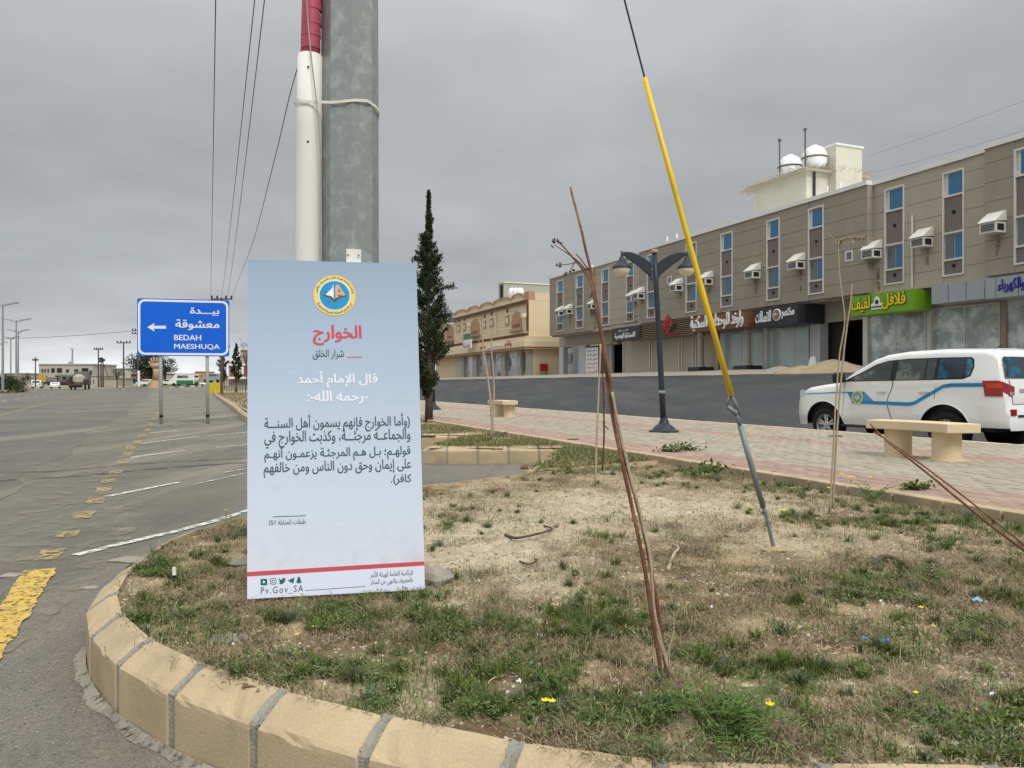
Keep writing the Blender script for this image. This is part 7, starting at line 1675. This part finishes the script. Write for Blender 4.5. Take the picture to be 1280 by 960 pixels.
# far cars
def car(px, py, D_, w, paint, lab, kind='sedan', rz=0.0, name='parked_car'):
    b = P(px, py, D_); o = thing(name, lab, 'car' if kind != 'truck' else 'truck', b, rz); s_ = w / 1.75
    mb = MB()
    prof = {'sedan': [(-2.2, .35), (-2.2, .85), (-1.75, .98), (-1.25, 1.38), (.3, 1.42), (1.05, .98), (2.1, .82), (2.2, .35)], 'suv': [(-2.2, .4), (-2.25, 1.05), (-2.05, 1.75), (.3, 1.78), (1.0, 1.15), (2.2, 1.0), (2.3, .4)], 'van': [(-2.5, .4), (-2.55, 1.2), (-2.4, 2.15), (1.1, 2.2), (1.9, 1.25), (2.5, 1.0), (2.55, .4)], 'truck': [(.9, .6), (.9, 2.4), (2.2, 2.4), (2.6, 1.5), (2.75, .6)]}[kind]
    mb.prism([(a * s_, c * s_) for a, c in prof], (0, 0, 0), (0, 1, 0), (0, 0, 1), (1, 0, 0), -w / 2, w / 2); mb.build('body', paint, o, world=False, bevel=.06)
    z1 = max(c for a, c in prof) * s_
    if kind != 'truck':
        xr_ = min(a for a, c in prof) * s_; mb = MB(); mb.box((0, xr_ * (.72 if kind == 'sedan' else .965), z1 * .78), (w * .38, 0, 0), (0, .02, .0), (0, (.16 if kind == 'sedan' else .02), z1 * .13)); mb.build('rear_window', 'carglass', o, world=False)
        for sg_ in (-1, 1):
            mb = MB(); mb.box((sg_ * (w / 2 + .005), -.35 * s_, z1 * .80), (.01, 0, 0), (0, 1.05 * s_, 0), (0, 0, z1 * .11)); mb.build('side_window', 'carglass', o, world=False)
            mb = MB(); mb.box((sg_ * w * .38, xr_ - .01, z1 * .55), (w * .07, 0, 0), (0, .02, 0), (0, 0, z1 * .05)); mb.build('tail_light', 'taillamp', o, world=False)
    else:
        mb = MB(); mb.abox(-w / 2, -3.2 * s_, .75, w / 2, .8 * s_, 1.0); mb.build('flatbed', 'bark', o, world=False)
        for sg_ in (-1, 1): mb = MB(); mb.abox(sg_ * w / 2 - .05, -3.2 * s_, 1.0, sg_ * w / 2 + .05, .8 * s_, 1.7); mb.build('side_board', 'bark', o, world=False)
        mb = MB(); mb.abox(-w / 2 * .9, -3.25 * s_, .35, w / 2 * .9, -3.21 * s_, .75); mb.build('tail_board', 'black', o, world=False)
    L_ = 1.35 * s_
    for y in (-L_, L_):
        for sg_ in (-1, 1): mb = MB(); mb.lathe([(.33 * s_, -.1), (.33 * s_, .1)], (sg_ * (w / 2 - .08), y, .33 * s_), 12, axis=(1, 0, 0)); mb.build('wheel', 'tyre', o, world=False)
    return o
cw, cd = 'letter', 'signblack'
car(46.5, 485.8, 168, 1.8, cw, 'white car driving away, left of the two white ones', 'suv', .45, 'car'); car(69.3, 485.6, 172, 1.75, cw, 'white car driving away, right of the two white ones', 'sedan', .45, 'car')
car(61.5, 481.6, 215, 1.8, cd, 'dark car parked behind the two white cars', 'sedan', 1.2); car(79, 481.6, 205, 1.8, mat('maroon_paint', (.12, .03, .03), .4), 'dark red car parked in front of the white building', 'sedan', 1.3); car(87, 481.8, 205, 1.8, cd, 'dark car parked behind the flatbed truck', 'suv', 1.4)
t_ = car(100.3, 487.0, 128, 2.2, mat('grey_paint', (.16, .16, .15), .6), 'loaded dark flatbed truck on the road left of the sign', 'truck', .35, 'truck')
mb = MB(); mb.lathe([(.8, .95), (1.0, 1.3), (.85, 2.1), (.5, 2.5), (0, 2.6)], (0, -.9, 0), 9); mb.build('load', 'gwall', t_, world=False)
o = car(229.5, 483.2, 150, 1.9, cw, 'white van with a green lower side by the roundabout', 'van', 1.25 + .2, 'van'); mb = MB()
for sg_ in (-1, 1): mb.box((sg_ * .975 * (1.9 / 1.75) * .92, -.8, .85), (.012, 0, 0), (0, 1.7, 0), (0, 0, .38))
mb.build('green_panel', mat('van_green', (.03, .20, .09), .5), o, world=False)
car(212, 482, 165, 1.75, cw, 'small white car in front of the white van', 'sedan', 1.5); car(268, 478.5, 150, 1.8, mat('silver_paint', (.40, .42, .44), .4, metal=.3), 'silver car behind the yellow box', 'suv', 1.3); car(183.5, 482.5, 160, 1.7, cw, 'white car half hidden by the hand monument', 'sedan', 1.3)

# ================================================================== PLANTS, FLOWERS, LITTER IN THE BED
def sz(x, y): return float(soil_z(np.array([x]), np.array([y]))[0])
def on_bed(px, py):
    p = PG(px, py, .27); z = sz(p.x, p.y); p = PG(px, py, z); return Vector((p.x, p.y, sz(p.x, p.y)))
def fern_weed(px, py, R, n, lab, seed, c=(.085, .17, .03), hk=.8, name='leafy_weed'):
    b = on_bed(px, py); rg = random.Random(seed); o = thing(name, lab, 'weed', b); ml = MB(); ms = MB(); cols = []
    for i in range(n):
        a = rg.uniform(0, 2 * PI); L = R * rg.uniform(.55, 1.15); up_ = rg.uniform(.25, 1.0) * hk; pts = [b + Vector((math.cos(a) * L * t, math.sin(a) * L * t, L * up_ * math.sin(t * PI * .62) * .95)) for t in (0, .25, .5, .75, 1.0)]
        ms.tube(pts, [.0018, .0016, .0013, .001, .0006], 4, caps=False); K = 9
        k_ = rg.uniform(.6, 1.3)
        for j in range(2, K + 1):
            t = j / K; q = min(3, int(t * 4)); p = pts[q].lerp(pts[q + 1], t * 4 - q) if q < 4 else pts[-1]; d = (pts[min(q + 1, 4)] - pts[q]).normalized(); sd2 = d.cross(Vector((0, 0, 1))).normalized()
            for s2 in (-1, 1):
                ll_ = L * .15 * (1.15 - .5 * t); e = (sd2 * s2 + d * .45 + Vector((0, 0, rg.uniform(-.1, .35)))).normalized() * ll_; w = d * ll_ * .17
                ml.add([p, p + e * .5 + w, p + e, p + e * .5 - w], [(0, 1, 2, 3)]); cols += [(c[0] * k_, c[1] * k_, c[2] * k_, 1)] * 4
    lf = ml.build('leaves', 'vcol', o); a_ = lf.data.color_attributes.new('Col', 'FLOAT_COLOR', 'POINT'); a_.data.foreach_set('color', [v for c_ in cols for v in c_])
    ms.build('stems', mat('weed_stem', (.12, .16, .05), .8), o); return o
fern_weed(905, 915, .20, 34, 'largest bright green feathery weed at the bottom of the bed', 1); fern_weed(935, 905, .14, 16, 'green feathery weed with a yellow flower just right of the largest one', 2); fern_weed(870, 895, .15, 16, 'green feathery weed left of the largest one', 3)
fern_weed(1045, 806, .08, 8, 'small weed left of the blue litter strip', 17)
for i, (px, py, R, n, lab) in enumerate(((735, 800, .11, 14, 'bushy green weed in the middle of the front bed'), (690, 868, .12, 16, 'green weed behind the yellow flower near the kerb'), (560, 770, .10, 12, 'green weed in the patch right of the poster foot'), (805, 778, .09, 10, 'small green weed just left of the stake base'), (830, 850, .07, 8, 'fresh green weed at the foot of the leaning stakes'), (380, 770, .09, 10, 'green weed below the left part of the poster'),
                                       (215, 712, .12, 16, 'tall grassy weed beside the white tipped peg'), (1165, 735, .17, 16, 'dark green weed clump at the right of the bed'), (1090, 625, .25, 18, 'yellow flowering weed clump beside the slim sapling'), (985, 800, .09, 10, 'green weed in the patch right of centre'), (1180, 690, .16, 12, 'green weed by the fallen stake'), (640, 790, .10, 9, 'thin green weed between poster and stakes'), (1005, 868, .08, 9, 'small tuft right of the big feathery weed'), (330, 735, .08, 8, 'green weed at the left lower corner of the poster'), (1110, 910, .09, 10, 'greyish weed near the bottom right'), (1140, 880, .1, 8, 'low weed at the bottom right corner'), (290, 660, .10, 8, 'green tuft left of the poster by the back kerb'), (760, 650, .1, 5, 'weed sprouting on the sandy patch'), (560, 660, .14, 9, 'dark green weed right of the poster half way up'), (575, 640, .14, 8, 'dark green weed near the back kerb right of the poster'))):
    fern_weed(px, py, R, n, lab, 20 + i, (.055 + .03 * random.random(), .12 + .05 * random.random(), .03), .9)
def flower(px, py, h, r, lab, k=1):
    b = on_bed(px, py); o = thing('yellow_flower', lab, 'flower', b); mb = MB(); top = b + Vector((.01, -.01, h)); mb.tube([b, b + Vector((.002, 0, h * .5)), top], .0014, 4); mb.build('stalk', mat('weed_stem', 0), o)
    mb = MB()
    for q in range(k):
        c = top + (Vector((.022 * q, .004 * q, -.004 * q)))
        for i in range(9):
            a = 2 * PI * i / 9; d = Vector((math.cos(a), math.sin(a) * .8 - .25, .35)).normalized() * r; e = Vector((-math.sin(a), math.cos(a), 0)) * r * .26; mb.add([c, c + d * .6 + e, c + d, c + d * .6 - e], [(0, 1, 2, 3)])
        mb.lathe([(r * .3, 0), (r * .2, r * .2), (0, r * .25)], c, 8)
    mb.build('petals', mat('flower_yellow', (.88, .66, .01), .6, .05, 9), o)
for a in ((677, 896, .05, .014, 'pair of bright yellow flowers near the kerb in the middle of the bed', 2), (957, 905, .06, .017, 'single bright yellow flower beside the big feathery weed', 1), (369, 798, .025, .010, 'small yellow flower below the poster, left of two', 1), (389, 792, .03, .007, 'tiny yellow flower below the poster, right of two', 1), (1147, 770, .03, .013, 'yellow flower beyond the blue litter strip, left of two', 1), (1162, 788, .02, .010, 'yellow flower beyond the blue litter strip, right of two', 1), (1139, 873, .02, .010, 'small yellow flower at the lower right of the bed', 1),
          (1050, 604, .10, .022, 'yellow flowers on the weed beside the slim sapling, leftmost', 2), (1062, 615, .14, .026, 'yellow flowers on the weed right of the slim sapling, tall one', 2), (1086, 612, .12, .022, 'yellow flowers on the weed right of the slim sapling, farther one', 1), (1034, 618, .05, .02, 'yellow flower at the foot of the slim sapling', 1), (281, 662, .14, .013, 'thin stalked yellow flower at the back of the bed left of the poster', 1), (1003, 596, .03, .02, 'yellow flower close to the pavement kerb, left of the sapling', 2), (975, 645, .04, .02, 'faint yellow flowers near the guy anchor', 2), (1215, 893, .02, .007, 'tiny yellow flower at the bottom right corner', 1)): flower(*a)
def rock(px, py, r, lab, m_='stone', sq=.55, seed=1, name='stone', onb=True, z=None, elong=1.4):
    b = on_bed(px, py) if onb else PG(px, py, z); rg = random.Random(seed); mb = MB(); n = 9; vs = []
    rings = [(0.0, 1.0), (.35, 1.08), (.75, .72), (1.0, .25)]; th = [rg.uniform(.75, 1.2) for _ in range(n)]
    for h, rr in rings:
        for k in range(n): a = 2 * PI * k / n; q = r * rr * th[k] * rg.uniform(.9, 1.08); vs.append(b + Vector((math.cos(a) * q * elong, math.sin(a) * q, (h * r * sq - .01 * r) + rg.uniform(-.05, .05) * r)))
    fs = [(j * n + k, j * n + (k + 1) % n, (j + 1) * n + (k + 1) % n, (j + 1) * n + k) for j in range(3) for k in range(n)] + [list(range(3 * n, 4 * n))]; mb.add(vs, fs)
    return tag(mb.build(name, m_), lab, 'stone' if name == 'stone' else name.replace('_', ' '))
rock(541, 728, .085, 'grey brown stone half behind the lower right corner of the poster', seed=3, sq=.9); rock(290, 798, .055, 'flat pale stone in the grass below the poster', 'mortar', .25, 4, elong=1.9); rock(162, 702, .06, 'dark clod on the back kerb at the left tip of the bed', 'stone', .5, 5, elong=1.6); rock(296, 706, .05, 'curled pale clod left of the poster', 'mortar', .5, 6)
rock(13, 720, .05, 'small dark asphalt clod by the yellow line', 'stone', .4, 8, onb=False, z=.004); rock(603, 573, .17, 'flat grey stone slab lying against the kerb of the small bed', 'mortar', .45, 9, onb=False, z=.004, elong=1.5); rock(659, 586, .07, 'dark reddish lump on the asphalt by the bed corner', 'rust', .9, 10, onb=False, z=.004); rock(110, 735, .03, 'small dark clod on the asphalt left of the kerb', 'stone', .4, 12, onb=False, z=.004, elong=2.2); rock(760, 592, .06, 'pale clod beside the thin stakes', 'mortar', .5, 14)
for i, (px, py) in enumerate(((620, 541.5), (633, 540.8), (1045, 545.5), (716, 549.5))): rock(px, py, .05 + .02 * (i == 2), ['dark dropping on the pavement, left of two behind the small bed', 'dark dropping on the pavement, right of two behind the small bed', 'dark brown leaf litter on the pavement left of the bench', 'small dark lump on the pavement near the bed corner'][i], 'bark', .35, 30 + i, 'dirt_clump', False, .312, 2)
def scrap(px, py, w, h, m_, lab, rz=0, name='litter', z=.012):
    b = on_bed(px, py); mb = MB(); c, s_ = math.cos(rz), math.sin(rz); vs = []
    for j in range(3):
        for i in range(4): a, d = (i / 3 - .5) * w, (j / 2 - .5) * h; vs.append(b + Vector((a * c - d * s_, a * s_ + d * c, z + .006 * math.sin(i * 2.1 + j) + (h * .2 if j == 2 else 0))))
    mb.add(vs, [(j * 4 + i, j * 4 + i + 1, (j + 1) * 4 + i + 1, (j + 1) * 4 + i) for j in range(2) for i in range(3)]); return tag(mb.build(name, m_), lab, 'litter')
M['litblue'] = mat('blue_plastic', (.03, .20, .50), .35, .15, 20); scrap(1095, 808, .095, .014, 'litblue', 'thin blue plastic strip lying in the dry grass', -.35, z=.03); scrap(1220, 757, .05, .03, mat('pale_blue_plastic', (.20, .40, .60), .4), 'crumpled pale blue plastic in the dark weeds at right', .2, z=.03); scrap(1105, 762, .03, .012, 'litblue', 'tiny blue scrap in the middle right of the bed', .1, z=.02) if 0 else None
for i, (px, py, w) in enumerate(((675, 800, .022), (648, 860, .02), (291, 812, .012), (545, 838, .01), (835, 820, .012), (1100, 757, .018), (1240, 876, .02), (890, 764, .02))): scrap(px, py, w, w * .6, 'letter', ['white paper scrap in the green patch left of the stakes', 'white paper scrap left of the pair of yellow flowers', 'tiny white scrap by the flat pale stone', 'tiny white scrap near the kerb right of centre', 'tiny white scrap at the foot of the stakes', 'tiny white scrap beyond the blue plastic strip', 'white scrap at the bottom right corner', 'curl of white litter between stakes and guy anchor'][i], i * .7, z=.02)
b = on_bed(218, 728); o = thing('marker_peg', 'small dark peg with a white tip in the left end of the bed', 'peg', b); mb = MB(); mb.tube([b, b + Vector((0, 0, .035))], .008, 8); mb.build('peg', 'black', o); mb = MB(); mb.tube([b + Vector((0, 0, .036)), b + Vector((-.002, 0, .075))], [.010, .008], 8); mb.build('white_tip', 'letter', o)
def root(pts, r, m_, lab, h=.03):
    P3 = [on_bed(px, py) + Vector((0, 0, h * math.sin(PI * i / (len(pts) - 1)) + r * .6)) for i, (px, py) in enumerate(pts)]; mb = MB(); c_ = crom(P3, 5); mb.tube(c_, [r * (1 - .5 * i / len(c_)) for i in range(len(c_))], 6); return tag(mb.build('dead_root', m_, smooth=True), lab, 'root')
root([(1086, 708), (1095, 706), (1105, 702), (1118, 704), (1130, 709), (1135, 713)], .016, 'bark', 'dark curved dead root right of the guy anchor', .02)
root([(632, 670), (645, 676), (668, 675), (685, 670), (690, 664), (680, 660)], .010, 'bark', 'thin looped dark root on the sand right of the poster')
root([(835, 712), (842, 700), (848, 690), (840, 682)], .011, 'palebark', 'pale forked root between stakes and guy anchor', .03); root([(601, 870), (615, 858), (632, 846)], .004, 'palebark', 'pale dry twig near the kerb left of the flowers', .02); root([(650, 702), (662, 710), (672, 704), (668, 700)], .006, 'bark', 'small dark twig loop on the sand', .02)
rock(968, 688, .045, 'small mound of earth packed round the guy anchor rod', 'sand', .5, 40)
# mortar mound and pavement weeds
for i, (px, py, R) in enumerate(((838, 565, .08), (858, 563, .10), (888, 591, .11), (1145, 612, .07))):
    b = PG(px, py, .31); rg = random.Random(60 + i); o = thing('leafy_weed', ['weed growing through the pavement, left of a pair by the guard', 'weed growing through the pavement, right of a pair by the guard', 'weed at the pavement kerb below the yellow guard', 'small weed on the pavement below the stone bench'][i], 'weed', b)
    pts = [b + Vector((rg.gauss(0, R), rg.gauss(0, R * .5), abs(rg.gauss(0, R * .5)))) for _ in range(160)]; leafy('leaves', pts, .025, (.05, .09, .02), (.14, .18, .05), o, seed=60 + i); mb = MB()
    for _ in range(8): mb.tube([b, b + Vector((rg.gauss(0, R), rg.gauss(0, R * .5), R * rg.uniform(.4, 1)))], .003, 3, caps=False)
    mb.build('stems', mat('weed_stem', 0), o)
